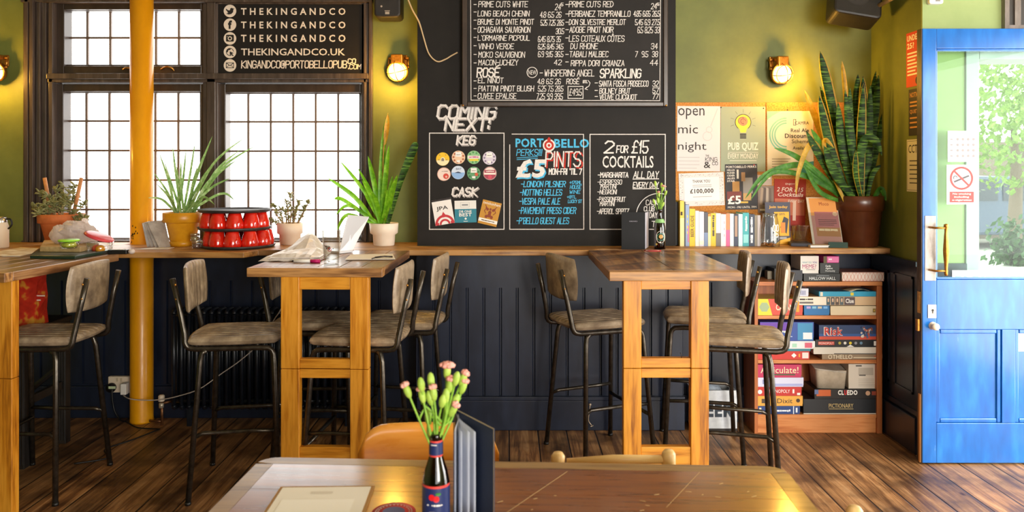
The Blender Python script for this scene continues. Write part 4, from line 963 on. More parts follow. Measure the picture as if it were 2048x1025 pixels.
f2, w, h = qfr(((966, 399), (1002, 407), (994, 455), (955.5, 445.5)), YC)
b = MB(flat('#c58a1a', .5)); b.slab(f2, [(0, 0), (w, 0), (w, h), (0, h)], .0005, .004); b.mat(flat('#f3efe6', .5)); b.rect(f2, 0, h * .1, w, h * .24, .0045); b.type(f2, 'twickenham', w * .05, h * .84, w * .97, h * .95, .02, .0046)
b.mat(flat('#5a3a12', .6)); b.type(f2, '~~~~~~~~~~~~~', w * .15, h * .14, w * .85, h * .2, .01, .005); b.mat(flat('#8a3a16', .6))
for u_, v_, r_ in ((.5, .52, .09), (.5, .4, .1), (.35, .64, .07), (.65, .64, .07), (.5, .66, .06), (.36, .34, .08), (.64, .34, .08), (.27, .7, .04), (.73, .7, .04)): b.disc(f2, w * u_, h * v_, w * r_, .0048, 9, ry=w * r_ * 1.15)
for sg_ in (-1, 1): b.line(f2, [(w * (.5 + .3 * sg_), h * .8), (w * (.5 + .2 * sg_), h * .7), (w * (.5 + .3 * sg_), h * .56), (w * (.5 + .2 * sg_), h * .46)], .004, .0048)
props(b.build('pump_clip', None, loc=f2(w / 2, 0)), 'tilted ochre pump clip with a brown emblem', 'pump clip', cg)

# wine list, a framed board hung in front
YM = 4.385
wl = thing('wine_list_board', 'framed blackboard with the chalked wine list hung over the large chalkboard', 'chalkboard', (PX(1130, YM), YM, PZ(213, YM)))
b = MB(M_BOARD2); b.pxbox(930, -60, 1331, 207, YM, 4.428); wbo = b.build('board', wl)
b = MB(M_BROWNBLK)
for a in ((924, -60, 934, 213), (1327, -60, 1336, 213), (934, 204, 1327, 213)): b.pxbox(*a, YM - .01, 4.429)
b.build('board_frame', wl, .004)
b = MB(M_BRASS)
for x in (926, 1332): b.ball(P(x, 211, YM - .008), .006, .006, .006, 8, 5)
b.build('corner_screw', wl)
fr = Fr((0, YM, 0)); b = MB(M_CHALK)
def W_(txt, x0, y0, x1, y1, w=.0036): H(b, txt, x0, y0, x1, y1, w, .08, .0006, fr, YM)
b.line(fr, [(PX(x, YM), PZ(y, YM)) for x, y in ((941, -60), (942, 200.5), (1319.5, 201.5), (1321.5, -60))], .0036)
for s, x0, y0, x1, y1 in (
 ('PRIME CUTS WHITE', 957, 3, 1055, 14), ('LONG BEACH CHENIN', 955.5, 22, 1058, 32.5), ('BRUME DI MONTE PINOT', 955.5, 38.5, 1067, 49), ('OCHAGAVIA SAUVIGNON', 955.5, 54, 1060, 65), ("L'ORMARINE PICPOUL", 955.5, 71, 1059, 81), ('VINHO VERDE', 957, 87.5, 1027, 98), ('MOKO SAUVIGNON', 957, 104, 1049, 115), ('MACON-UCHIZY', 957, 120, 1035.5, 130.5), ('EL NINOT', 956, 156, 1006, 166), ('PIATTINI PINOT BLUSH', 957, 172, 1067, 182.5), ('CUVEE EPALISE', 955.5, 187, 1032, 197.5),
 ('PRIME CUTS RED', 1138, 3, 1226, 14), ('PERIBANEZ TEMPRANILLO', 1137.5, 22, 1260, 33), ('DON SILVESTRE MERLOT', 1138, 39, 1250.5, 49.5), ('ADOBE PINOT NOIR', 1139, 54, 1226, 65), ('LES COTEAUX C\u00d4TES', 1138, 71.5, 1248, 83), ('DU RHONE', 1141, 87, 1195, 98), ('TABALI MALBEC', 1139, 103, 1216, 114), ('RIPPA DORI CRIANZA', 1142, 121, 1248, 132), ('WHISPERING ANGEL', 1089, 140, 1188, 152.5), ('ROS\u00c9', 1133, 158, 1158, 168), ('SANTA FOSCA PROSECCO', 1198, 162, 1296, 173), ('BOLNEY BRUT', 1199, 177, 1260, 187), ('VEUVE CLICQUOT', 1199, 189.5, 1273, 199)): W_(s, x0, y0, x1, y1)
for s, x0, y0, x1, y1 in (('24', 1110, 8, 1121, 20), ('5', 1122, 6, 1126, 12), ('4.8 6.5 26', 1080, 24, 1122, 35), ('5.25 7.25 28.5', 1081, 40, 1127, 51), ('30.5', 1111.5, 57, 1127.5, 68), ('6.45 8.75 35', 1076, 73, 1121, 84), ('6.25 8.45 34.5', 1076, 88, 1126, 98.5), ('6.9 9.15 36.5', 1076, 103, 1126, 114), ('42', 1108, 120, 1122.5, 130), ('4.8 6.5 26', 1075, 158, 1121, 168), ('5.25 7.5 28.5', 1076, 172, 1126, 183), ('7.25 9.9 39.5', 1073, 187, 1125, 199),
 ('24', 1302, 7, 1313, 18), ('5', 1314, 6, 1318, 11), ('4.85 6.65 26.5', 1267, 22, 1319, 33), ('5.45 6.9 27.5', 1270, 39, 1319, 50), ('6.5 8.25 33', 1275, 54, 1318.5, 66), ('34', 1302, 87, 1314.5, 98), ('7  9.5  38', 1270, 103, 1315, 114), ('44', 1300, 120, 1315, 131), ('32', 1305, 162, 1316.5, 173), ('57', 1305, 176, 1317, 186), ('77', 1305, 188, 1316.5, 198), ('BTL', 1166, 161, 1175, 166), ('\u00a349.5', 1138.5, 178, 1163, 191)): W_(s, x0, y0, x1, y1, .0032)
for y in (9, 24, 40.5, 57.5, 75, 91.5, 109, 126, 162, 177, 192): b.line(fr, [(PX(948, YM), PZ(y, YM)), (PX(952.5, YM), PZ(y, YM))], .004)
for y in (9, 28, 44.5, 59.5, 76, 109, 124): b.line(fr, [(PX(1131.5, YM), PZ(y, YM)), (PX(1136.5, YM), PZ(y, YM))], .004)
for y in (166, 181, 193): b.line(fr, [(PX(1190, YM), PZ(y, YM)), (PX(1195, YM), PZ(y, YM))], .004)
b.line(fr, [(PX(1080, YM), PZ(146, YM)), (PX(1085, YM), PZ(146, YM))], .004)
H(b, 'ROS\u00c9', 954, 136.5, 998, 154, .0075, .08, .0006, fr, YM); H(b, 'SPARKLING', 1200, 138.5, 1281, 155.5, .0065, .08, .0006, fr, YM)
u, v = PX(1064.3, YM), PZ(145, YM); s = YM / F
b.arc(fr, u, v, 9.7 * s, 11 * s); T(b, 'NEW', 1056.5, 140.5, 1072.5, 149.5, .02, .0006, 0, fr, YM)
BR(b, 1136, 173, 1166, 197, .004, fr, YM); b.line(fr, [(PX(x, YM), PZ(y, YM)) for x, y in ((1176, 161), (1180, 166), (1178, 172), (1170, 178), (1174, 174), (1170, 178), (1175, 179.5))], .0035)
b.build('chalk_lettering', wbo)

# loose cable over the chalkboard
b = MB(flat('#d8b98f', .6)); b.tube(spl([P(812, -12, 4.44), P(824, 18, 4.43), P(838, 44, 4.424), P(848, 78, 4.42), P(858, 108, 4.42), P(874, 123, 4.418), P(890, 119, 4.418), (P(902, 112, 4.42)), P(915, 105, 4.425)], 6), .0042, 7)
solo(b, 'cable', 'pale cable hanging in a loop across the top of the chalkboard', 'cable')

# cork board and its papers
YK = 4.585
b = MB(M_CORK); b.pxbox(1350, 205, 1531.4, 494, YK, 4.599); b.pxbox(1532.6, 205, 1689, 494, YK, 4.599)
solo(b, 'cork_board', 'cork notice board covered with posters behind the row of books', 'notice board')
def paper(pts, label, mats, cat='poster', group='posters on the cork board', lift=0.002, th=.0008, name='poster'):
    f2, w, h = qfr(pts, YK - lift)
    b = MB(flat(mats, .7)); b.slab(f2, [(0, 0), (w, 0), (w, h), (0, h)], 0, th)
    return b, f2, w, h, (name, label, cat, group)
def post(b, f2, w, meta):
    return props(b.build(meta[0], None, loc=f2(w / 2, 0)), meta[1], meta[2], meta[3])
INK = flat('#3a3638', .8)
L1 = .0013; L2 = .0018
b, f2, w, h, m = paper(((1353.5, 212), (1441, 213), (1440, 343), (1355, 343)), 'white poster reading open mic night with a faint guitar', '#dcd7da')
b.mat(INK); b.type(f2, 'open', w * .02, h * .80, w * .63, h * .97, 0, L1); b.type(f2, 'mic', w * .02, h * .58, w * .48, h * .71, 0, L1); b.type(f2, 'night', w * .02, h * .29, w * .68, h * .45, 0, L1)
g = flat('#c9c5c9', .8); b.mat(g); b.line(f2, [(w * .93, h * .96), (w * .78, h * .7)], .005, L1); b.arc(f2, w * .74, h * .64, w * .06, w * .075, 0, 2 * PI, L1, 20); b.arc(f2, w * .70, h * .54, w * .095, w * .11, 0, 2 * PI, L1, 24)
for k in range(4): b.rect(f2, w * .03, h * (.205 - .055 * k), w * (.52 - .06 * (k == 3)), h * (.22 - .055 * k), L1)
b.mat(INK); b.type(f2, 'THE', w * .66, h * .225, w * .74, h * .255, .02, L1); b.hand(f2, 'KING', w * .66, h * .155, w * .27, h * .06, .0028, 0, L1); b.type(f2, '&', w * .62, h * .05, w * .78, h * .15, .01, L1); b.hand(f2, 'CO', w * .82, h * .1, w * .12, h * .045, .0028, 0, L1)
post(b, f2, w, m)
b, f2, w, h, m = paper(((1441.5, 214), (1531.5, 213), (1530, 344), (1441.5, 343)), 'grey green poster reading PUB QUIZ with a light bulb brain', '#9da893')
b.mat(flat('#efe9dc', .8)); b.type(f2, 'PUB QUIZ', w * .16, h * .31, w * .84, h * .45, .02, L1); b.type(f2, 'EVERY MONDAY', w * .16, h * .2, w * .84, h * .28, .012, L1); b.rect(f2, w * .16, h * .295, w * .84, h * .3, L1); b.rect(f2, w * .2, h * .165, w * .8, h * .172, L1)
b.mat(flat('#e9d24a', .7)); b.disc(f2, w * .5, h * .76, w * .17, L1); b.poly(f2, [(w * .41, h * .68), (w * .59, h * .68), (w * .56, h * .6), (w * .44, h * .6)], L1); b.mat(flat('#d88a6a', .7)); b.disc(f2, w * .5, h * .775, w * .105, L2, 14); b.mat(flat('#5b4038', .7)); b.arc(f2, w * .5, h * .775, w * .05, w * .06, 0, 5, .0022, 12); b.arc(f2, w * .47, h * .78, w * .075, w * .085, 1, 4, .0022, 12); b.line(f2, [(w * .5, h * .7), (w * .5, h * .84)], .001, .0022)
b.mat(INK); b.arc(f2, w * .5, h * .76, w * .168, w * .182, -.9, PI + .9, L2)
for k in range(3): b.rect(f2, w * .43, h * (.565 - .028 * k), w * .57, h * (.585 - .028 * k), L1)
for k in range(7): a = -.3 + (PI + .6) * k / 6; b.line(f2, [(w * (.5 + .22 * math.cos(a)), h * .76 + w * .22 * math.sin(a)), (w * (.5 + .29 * math.cos(a)), h * .76 + w * .29 * math.sin(a))], .0014, L1)
post(b, f2, w, m)
b, f2, w, h, m = paper(((1534.5, 223), (1627, 222), (1627, 351), (1534, 351)), 'cream and teal poster about the real ale discount scheme', '#ddd2bd')
b.mat(flat('#7db6a4', .7)); b.poly(f2, [(0, h), (0, h * .86), (w * .12, h * .93), (w * .3, h)], L1)
for r0, r1 in ((.22, .25), (.27, .30), (.32, .35)): b.arc(f2, w * .42, h * .63, w * r0 * 1.08, w * r1 * 1.08, PI * .5, PI * 1.5, L1)
b.mat(flat('#3f8f8c', .7)); b.poly(f2, [(w * .55, 0), (w, 0), (w, h * .22), (w * .85, h * .2)], L1)
b.mat(flat('#2f2a24', .7)); b.type(f2, 'CAMRA', w * .6, h * .79, w * .9, h * .84, .02, L2); b.frame(f2, w * .57, h * .78, w * .62, h * .87, .003, L1); b.type(f2, 'Real Ale', w * .51, h * .67, w * .9, h * .73, .01, L2); b.type(f2, 'Discount', w * .38, h * .58, w * .9, h * .65, .02, L2); b.type(f2, 'Scheme', w * .53, h * .5, w * .9, h * .56, .01, L2); b.type(f2, 'Available', w * .55, h * .4, w * .9, h * .45, .005, L2)
b.mat(flat('#9a8a76', .7))
for k in range(4): b.rect(f2, w * .1, h * (.25 - .04 * k), w * (.5 - .05 * k), h * (.262 - .04 * k), L1)
post(b, f2, w, m)
b, f2, w, h, m = paper(((1355, 347), (1446, 345), (1450.5, 410), (1361.5, 414)), 'white certificate reading THANK YOU with a patterned border', '#e9dfe2', lift=.003)
b.mat(flat('#6a6262', .8))
for k in range(150):
    e = k % 4; t_ = random.random(); d = random.uniform(.01, .09)
    u, v = ((t_, d * 1.3), (t_, 1 - d * 1.3), (d, t_), (1 - d, t_))[e]; a = random.random() * 6; l = .0035
    u = min(max(u, .03), .97) * w; v = min(max(v, .05), .95) * h; b.line(f2, [(u, v), (u + l * math.cos(a), v + l * math.sin(a))], .0014, L1)
b.mat(flat('#f4f0f3', .8)); b.rect(f2, w * .11, h * .16, w * .89, h * .86, L2); b.mat(INK); b.type(f2, 'THANK YOU', w * .3, h * .7, w * .69, h * .79, .01, .0023); b.type(f2, '\u00a3100,000', w * .24, h * .36, w * .76, h * .52, .03, .0023)
b.mat(flat('#a9a4a8', .8))
for v in (.62, .57, .27): b.rect(f2, w * .3, h * v, w * .72, h * (v + .015), .0023)
post(b, f2, w, m)
b, f2, w, h, m = paper(((1450, 329), (1514, 328), (1516, 419), (1451, 420)), 'dark photographic poster of beer pints with a big white price', '#3b3a40', lift=.004)
for x0, y0, x1, y1, c in ((.22, .3, .44, .62, '#b98a4a'), (.55, .35, .85, .7, '#8f8a86'), (.05, .2, .5, .4, '#7d3a36'), (.5, .62, .62, .82, '#a07a50'), (.55, .2, .8, .36, '#c29a60'), (.36, .68, .42, .88, '#d8d2c8')): b.mat(flat(c, .6)); b.rect(f2, w * x0, h * y0, w * x1, h * y1, L1)
b.mat(flat('#d0463a', .6)); b.disc(f2, w * .9, h * .975, .004, L2, 10); b.mat(M_WHITE); b.type(f2, 'PORTOBELLO PERKS', w * .03, h * .915, w * .97, h * .965, .01, L2); b.type(f2, '\u00a35', w * .07, h * .12, w * .48, h * .31, .03, L2); b.type(f2, 'MON - FRI UNTIL 7PM', w * .07, h * .03, w * .95, h * .075, .01, L2)
for k, s_ in enumerate(('HELLES', 'PILSNER', 'CIDER', 'ALES', 'STAR')): b.type(f2, s_, w * .06, h * (.85 - .06 * k), w * .3, h * (.89 - .06 * k), .01, L2)
b.mat(flat('#d8b04a', .6)); b.rect(f2, w * .45, h * .14, w * .7, h * .18, L1)
post(b, f2, w, m)
b, f2, w, h, m = paper(((1516, 372), (1547, 372), (1548, 426), (1516, 426)), 'small brown photo leaflet between the dark poster and the red poster', '#8a7a72', lift=.003)
for k in range(4): b.mat(flat(('#a9927e', '#5f4f49', '#b7a79a', '#6f5d55')[k], .6)); b.poly(f2, [(w * (.1 + .2 * k), h * .3), (w * (.25 + .2 * k), h * .3), (w * (.35 + .16 * k), h * .9), (w * (.2 + .16 * k), h * .95)], L1)
b.mat(M_WHITE); b.type(f2, '~~~~', w * .1, h * .06, w * .8, h * .16, .01, L1)
post(b, f2, w, m)
b, f2, w, h, m = paper(((1513, 350), (1544, 350), (1543, 371), (1513, 371)), 'small pale printed slip above the brown photo leaflet', '#b7a79d', lift=.0025)
b.mat(flat('#f0e6da', .8)); b.rect(f2, w * .1, h * .6, w * .9, h * .8, L1); post(b, f2, w, m)
b, f2, w, h, m = paper(((1549, 357), (1611, 360), (1611, 462), (1546, 462)), 'red poster reading 2 FOR 15 Cocktails behind the leaflets', '#a83428', lift=.004)
b.mat(flat('#c9745a', .7)); b.rect(f2, w * .03, h * .3, w * .97, h * .62, L1); b.mat(flat('#e8c8b8', .7)); b.rect(f2, w * .6, h * .2, w * .7, h * .58, L2)
b.mat(flat('#f3e4da', .8)); b.type(f2, 'ENJOY', w * .35, h * .88, w * .65, h * .92, .01, L2); b.type(f2, '2 FOR \u00a315', w * .08, h * .755, w * .92, h * .84, .01, L2, shear=.2); b.type(f2, 'Cocktails', w * .12, h * .66, w * .92, h * .74, .01, L2, shear=.2); b.type(f2, 'EVERY DAY', w * .45, h * .55, w * .95, h * .6, .01, L2)
post(b, f2, w, m)
for x, y in ((1442, 215), (1527, 217), (1575, 220), (1625, 225)):
    b = MB(flat('#3a3026', .5)); b.ball(P(x, y, YK - .006), .0042, .003, .0042, 8, 5)
    solo(b, 'push_pin', 'dark push pin holding papers to the cork board', 'push pin', 'push pins on the cork board')
# ---------------------------------------------------------------- plants
def leaf_mats(nm, c0, c1, c2, sc=14):
    return translucent(noisy(nm, [(.3, c0), (.55, c1), (.75, c2)], (sc, sc, sc), 2, 4, .42, bmp=.1), .4)
M_SNAKE = None
def snake_mat():
    m, nt, b = new_mat('banded leaf'); mp = coords(nt, (5, 5, 42)); L = nt.links.new
    n = N(nt, 'ShaderNodeTexNoise'); n.inputs['Scale'].default_value = 2.2; n.inputs['Detail'].default_value = 3; n.inputs['Distortion'].default_value = .8; L(mp.outputs[0], n.inputs['Vector'])
    r = ramp(nt, [(.40, '#16290c'), (.53, '#325518'), (.66, '#6f943a')]); L(n.outputs['Fac'], r.inputs[0]); L(r.outputs[0], b.inputs['Base Color']); b.inputs['Roughness'].default_value = .55; b.inputs['Specular IOR Level'].default_value = .25
    return m
M_SNAKE = snake_mat()
M_SNAKEY = leaf_mats('leaf yellow margin', '#b58a16', '#d9ad2c', '#e6c65a')
M_LIME = leaf_mats('bright green leaf', '#4f8f12', '#7fbf22', '#b4e04a')
M_GREENL = leaf_mats('mid green leaf', '#2f6a1c', '#4d8f2a', '#79b545')
M_SPIDER = leaf_mats('spider plant leaf', '#5a8440', '#8fae66', '#dbe3bb')
M_JADE = leaf_mats('grey green succulent leaf', '#7d8450', '#aaa76e', '#d8cc9c')
M_TWIG = noisy('woody stem', [(.3, '#8a6a44'), (.7, '#c2a070')], (20, 20, 20), 2, 3, .8, bmp=.2)
def blade(mb, pts, w, fold=.25, n=14, prof=None, edge=None, facing=(0, -1, 0), twist=0):
    """strap leaf along a curve; edge = (material, share) paints the margins as part of the leaf"""
    cur = spl(pts, max(2, n // (len(pts) - 1))); m = len(cur) - 1; rows = []
    prof = prof or (lambda t: min(1, .55 + 1.4 * t) * (1 - max(0, (t - .5) / .5) ** 2.4))
    for k, p in enumerate(cur):
        T = (cur[min(k + 1, m)] - cur[max(k - 1, 0)]).normalized(); f = Vector(facing)
        if twist: f = Matrix.Rotation(twist * k / m, 3, 'Z') @ f
        S = T.cross(f); S = S.normalized() if S.length > .05 else T.orthogonal().normalized(); nn = S.cross(T)
        hw = w / 2 * max(.02, prof(k / m))
        rows.append([mb.V(p + S * hw * a - nn * hw * fold * (1 - abs(a))) for a in (-1, -.78, 0, .78, 1)])
    c = mb.cur
    for a, d in zip(rows, rows[1:]):
        for j in range(4):
            if edge and j in (0, 3): mb.mat(edge)
            else: mb.cur = c
            mb.Fc([a[j], a[j + 1], d[j + 1], d[j]], True)
    mb.cur = c
def pot(root, c, prof, m, soil_r, soil_z, n=36):
    b = MB(m); b.lathe(prof, c, n); pt = b.build('pot', root)
    b = MB(M_SOIL); b.lathe([(0, soil_z), (soil_r, soil_z - .002)], c, 24); b.build('soil', pt)
def jade(root, c, z0, branches, leaf, droop=False):
    st, fo = MB(M_TWIG), MB(M_JADE)
    for base, tip in branches:
        base, tip = Vector(base), Vector(tip); mid = (base + tip) / 2 + Vector((random.uniform(-.015, .015), random.uniform(-.015, .015), random.uniform(0, .02)))
        cur = spl([base, mid, tip], 6); st.tube(cur, [.005 * (1 - .6 * k / (len(cur) - 1)) for k in range(len(cur))], 6)
        for k in range(3, len(cur)):
            for s in range(2 if k < len(cur) - 2 else 4):
                d = Vector((random.uniform(-1, 1), random.uniform(-1, 1), random.uniform(-.3, 1))).normalized(); q = d.to_track_quat('Z', 'Y').to_matrix()
                l = leaf * random.uniform(.7, 1.2); fo.ball(cur[k] + d * l * .9, l * .5, l * .22, l, 7, 5, q)
    stm = st.build('stem', root); fo.build('foliage', stm)

# terracotta pot with the straggly succulent
c = (PX(123, 4.5), 4.5, LEDGE); t = thing('potted_succulent', 'straggly succulent with two brown canes in a terracotta pot', 'potted plant', c)
pot(t, c, [(0, 0), (.075, 0), (.078, .004), (.106, .125), (.109, .128), (.122, .13), (.124, .178), (.117, .18), (.113, .17), (.109, .15)], M_TERRA, .11, .16)
br = []
for x, y, dy in ((66, 415, 0), (80, 385, .02), (95, 392, -.03), (112, 378, .02), (128, 372, .0), (140, 385, -.04), (158, 395, .02), (170, 408, -.04), (172, 440, -.08), (150, 372, .04), (75, 430, -.09), (105, 405, -.05), (135, 400, -.06), (168, 455, -.1), (120, 392, .05), (88, 408, -.07)):
    br.append(((c[0] + (x - 123) * .0012, c[1] + dy * .5, c[2] + .16), P(x, y, 4.5 + dy)))
jade(t, c, .16, br, .019)
for x0, y0, x1, y1 in ((103, 428, 89, 356), (146, 430, 163, 356)):
    b = MB(noisy('cane %d' % x0, [(.3, '#a8683a'), (.7, '#cf915c')], (9, 9, 9), 3, 3, .6)); b.tube([P(x0, y0 + 4, 4.5), P(x1, y1, 4.5)], .0105, 10); b.build('cane', t)

# mustard pot with the spider plant
c = (PX(366, 4.44), 4.44, LEDGE); t = thing('potted_spider_plant', 'spiky thin leaved plant in a mustard pot with saucer', 'potted plant', c)
pot(t, c, [(0, .01), (.062, .01), (.066, .014), (.09, .13), (.092, .134), (.106, .136), (.11, .14), (.109, .19), (.104, .193), (.099, .185), (.092, .16)], M_MUSTARD, .094, .172)
b = MB(M_MUSTARD); b.lathe([(0, 0), (.066, 0), (.07, .004), (.077, .03), (.072, .03), (.066, .012), (0, .011)], c, 36); b.build('saucer', t)
b = MB(M_SPIDER)
for x1, y1, mx, my, Yo in ((512, 291, 440, 340, -.02), (490, 275, 425, 330, .06), (455, 298, 410, 350, -.1), (474, 320, 430, 355, -.05), (470, 402, 440, 388, -.06), (460, 357, 420, 378, -.12), (345, 292, 352, 350, .02), (318, 305, 338, 365, -.05), (307, 345, 335, 385, .08), (296, 396, 325, 400, -.05), (313, 368, 338, 395, -.1), (328, 322, 345, 375, .1), (372, 300, 366, 360, -.06), (390, 285, 380, 350, .05), (407, 310, 390, 360, -.1), (425, 272, 400, 335, .1), (440, 340, 408, 375, .04), (353, 330, 358, 380, -.12), (396, 330, 384, 375, .12), (333, 390, 345, 405, -.14), (430, 410, 405, 395, -.15), (480, 300, 430, 345, .1), (362, 318, 362, 370, .12), (415, 345, 395, 385, -.14)):
    a = random.uniform(0, 6); base = Vector((c[0] + .03 * math.cos(a) + (mx - 366) * .0003, c[1] + .03 * math.sin(a), c[2] + .17))
    blade(b, [base, P(mx, my, c[1] + Yo * .5), P(x1, y1, c[1] + Yo)], .0155, .4, 12, lambda t: min(1, .7 + t) * (1 - t ** 3.5))
b.build('leaves', t)

# cream pot with small succulent
c = (PX(580, 4.52), 4.52, LEDGE); t = thing('potted_succulent', 'thin sparse succulent in a small stepped cream pot by the window', 'potted plant', c)
pot(t, c, [(0, 0), (.055, 0), (.057, .004), (.061, .058), (.073, .066), (.075, .124), (.07, .126), (.066, .115)], M_CREAMPOT, .068, .112)
br = [((c[0] + (x - 580) * .0011, c[1], c[2] + .11), P(x, y, 4.52 + d)) for x, y, d in ((545, 412, 0), (552, 425, -.02), (579, 388, .0), (574, 405, .03), (598, 402, -.02), (612, 412, .02), (617, 405, .0), (590, 420, -.03), (562, 418, .03), (541, 440, -.02))]
jade(t, c, .11, br, .013)

# cream pot with tall leaves by the chalkboard
c = (PX(768, 4.46), 4.46, LEDGE); t = thing('potted_lily', 'tall bright green strap leaved plant in a stepped cream pot beside the chalkboard', 'potted plant', c)
pot(t, c, [(0, 0), (.057, 0), (.06, .004), (.064, .062), (.079, .072), (.083, .127), (.079, .13), (.074, .118)], M_CREAMPOT, .075, .116)
b = MB(M_LIME)
for x1, y1, mx, my, Yo, w in ((655, 356, 710, 395, -.08, .026), (680, 322, 730, 385, -.04, .022), (736, 312, 750, 375, .03, .03), (771, 238, 764, 330, .05, .034), (778, 290, 770, 365, -.05, .03), (795, 350, 780, 400, -.08, .034), (724, 360, 748, 405, -.1, .024), (715, 335, 745, 390, .06, .02), (668, 398, 690, 402, -.12, .022), (785, 352, 778, 395, .06, .026), (672, 430, 700, 412, -.14, .018), (674, 462, 696, 430, -.16, .02), (745, 385, 755, 410, -.1, .024), (730, 390, 745, 415, -.06, .02), (775, 380, 771, 420, -.08, .022)):
    a = random.uniform(0, 6); base = Vector((c[0] + .022 * math.cos(a) + (mx - 768) * .0004, c[1] + .022 * math.sin(a), c[2] + .115))
    blade(b, [base, P(mx, my, c[1] + Yo * .5), P(x1, y1, c[1] + Yo)], w, .3, 14)
b.build('leaves', t)
b = MB(M_SNAKE); base = Vector((c[0] + .02, c[1] - .01, c[2] + .115)); blade(b, [base, P(800, 365, 4.42), P(822, 310, 4.40), P(833, 284, 4.40)], .045, .25, 15, lambda t: .45 + .9 * t * (1 - max(0, (t - .6) / .4) ** 2) if t < .99 else .05)
b.build('dark_leaf', t)
b = MB(leaf_mats('dying bloom', '#b8862a', '#d8a83a', '#8fae3a')); base = Vector((c[0] + .004, c[1] + .01, c[2] + .115)); b.tube(spl([base, P(766, 330, 4.47), P(771, 260, 4.47)], 5), .004, 6)
blade(b, [P(770, 290, 4.47), P(774, 250, 4.46), P(776, 226, 4.46)], .03, .5, 10, lambda t: math.sin(PI * min(.98, t + .08)))
b.build('bloom', t)

# snake plant
c = (PX(1717, 4.43), 4.43, LEDGE); t = thing('snake_plant', 'big snake plant with yellow edged leaves in a brown plastic pot', 'potted plant', c)
pot(t, c, [(0, 0), (.098, 0), (.102, .005), (.124, .2), (.128, .204), (.134, .206), (.136, .285), (.132, .288), (.127, .28), (.122, .25)], M_BROWNPOT, .125, .262, 44)
b = MB(M_SNAKE)
LV = [  # tip, middle, base column, width m, depth offset, yellow margin?
 (1640, 102, 1662, 200, 1703, .062, .0, 1), (1684, 122, 1692, 200, 1708, .03, .04, 2), (1638, 190, 1660, 290, 1698, .06, -.03, 1), (1609, 180, 1640, 260, 1690, .04, .05, 2), (1716, 148, 1712, 240, 1712, .05, .05, 0), (1726, 152, 1726, 250, 1720, .06, .03, 1), (1752, 142, 1740, 230, 1726, .05, .05, 1), (1757, 150, 1748, 250, 1730, .045, .02, 0), (1676, 205, 1686, 300, 1706, .05, -.05, 0), (1700, 175, 1700, 290, 1712, .05, -.02, 0), (1727, 165, 1722, 290, 1718, .055, -.05, 1), (1770, 215, 1752, 300, 1734, .04, .03, 0), (1640, 172, 1672, 280, 1704, .04, .06, 0), (1690, 180, 1705, 300, 1714, .05, -.07, 0), (1741, 170, 1736, 300, 1724, .05, -.04, 0), (1612, 262, 1650, 330, 1692, .045, -.08, 0), (1648, 292, 1672, 350, 1702, .05, -.1, 0), (1762, 330, 1745, 350, 1728, .03, -.06, 0), (1712, 300, 1712, 350, 1714, .035, -.1, 1)]
for x1, y1, mx, my, bx, w, Yo, k in LV:
    base = Vector((PX(bx, c[1]) , c[1] + Yo * .6, c[2] + .26))
    if k == 2: b.mat(M_SNAKEY); e = None
    else: b.mat(M_SNAKE); e = M_SNAKEY if k == 1 else None
    blade(b, [base, P(mx, my, c[1] + Yo), P(x1, y1, c[1] + Yo * 1.2)], w, .35, 16, lambda t: min(1, .55 + .9 * t) * (1 - max(0, (t - .6) / .4) ** 2), e)
b.mat(M_SNAKE)
# arching leaves
blade(b, [Vector((PX(1722, 4.38), 4.38, c[2] + .26)), P(1722, 310, 4.34), P(1732, 278, 4.32), P(1752, 282, 4.3), P(1764, 312, 4.29)], .05, .3, 20)
b.mat(M_GREENL)
for pts, w in (([(1700, 404), (1650, 372), (1610, 352), (1545, 346), (1500, 402)], .03), ([(1698, 404), (1640, 350), (1590, 312), (1548, 296)], .032), ([(1696, 404), (1655, 340), (1640, 290), (1622, 258)], .04), ([(1692, 404), (1640, 360), (1600, 330), (1530, 350), (1490, 398)], .034), ([(1686, 404), (1640, 384), (1608, 330)], .026), ([(1744, 404), (1762, 378), (1772, 402)], .03)):
    blade(b, [P(x, y, 4.40 - .09 * k / len(pts)) for k, (x, y) in enumerate(pts)], w, .3, 20)
b.mat(M_SNAKEY)
for pts, w in (([(1690, 404), (1640, 300), (1618, 292), (1597, 345), (1592, 392)], .03), ([(1655, 330), (1648, 292), (1652, 280), (1668, 296)], .026)):
    blade(b, [P(x, y, 4.36 - .05 * k / len(pts)) for k, (x, y) in enumerate(pts)], w, .3, 20)
b.build('leaves', t)

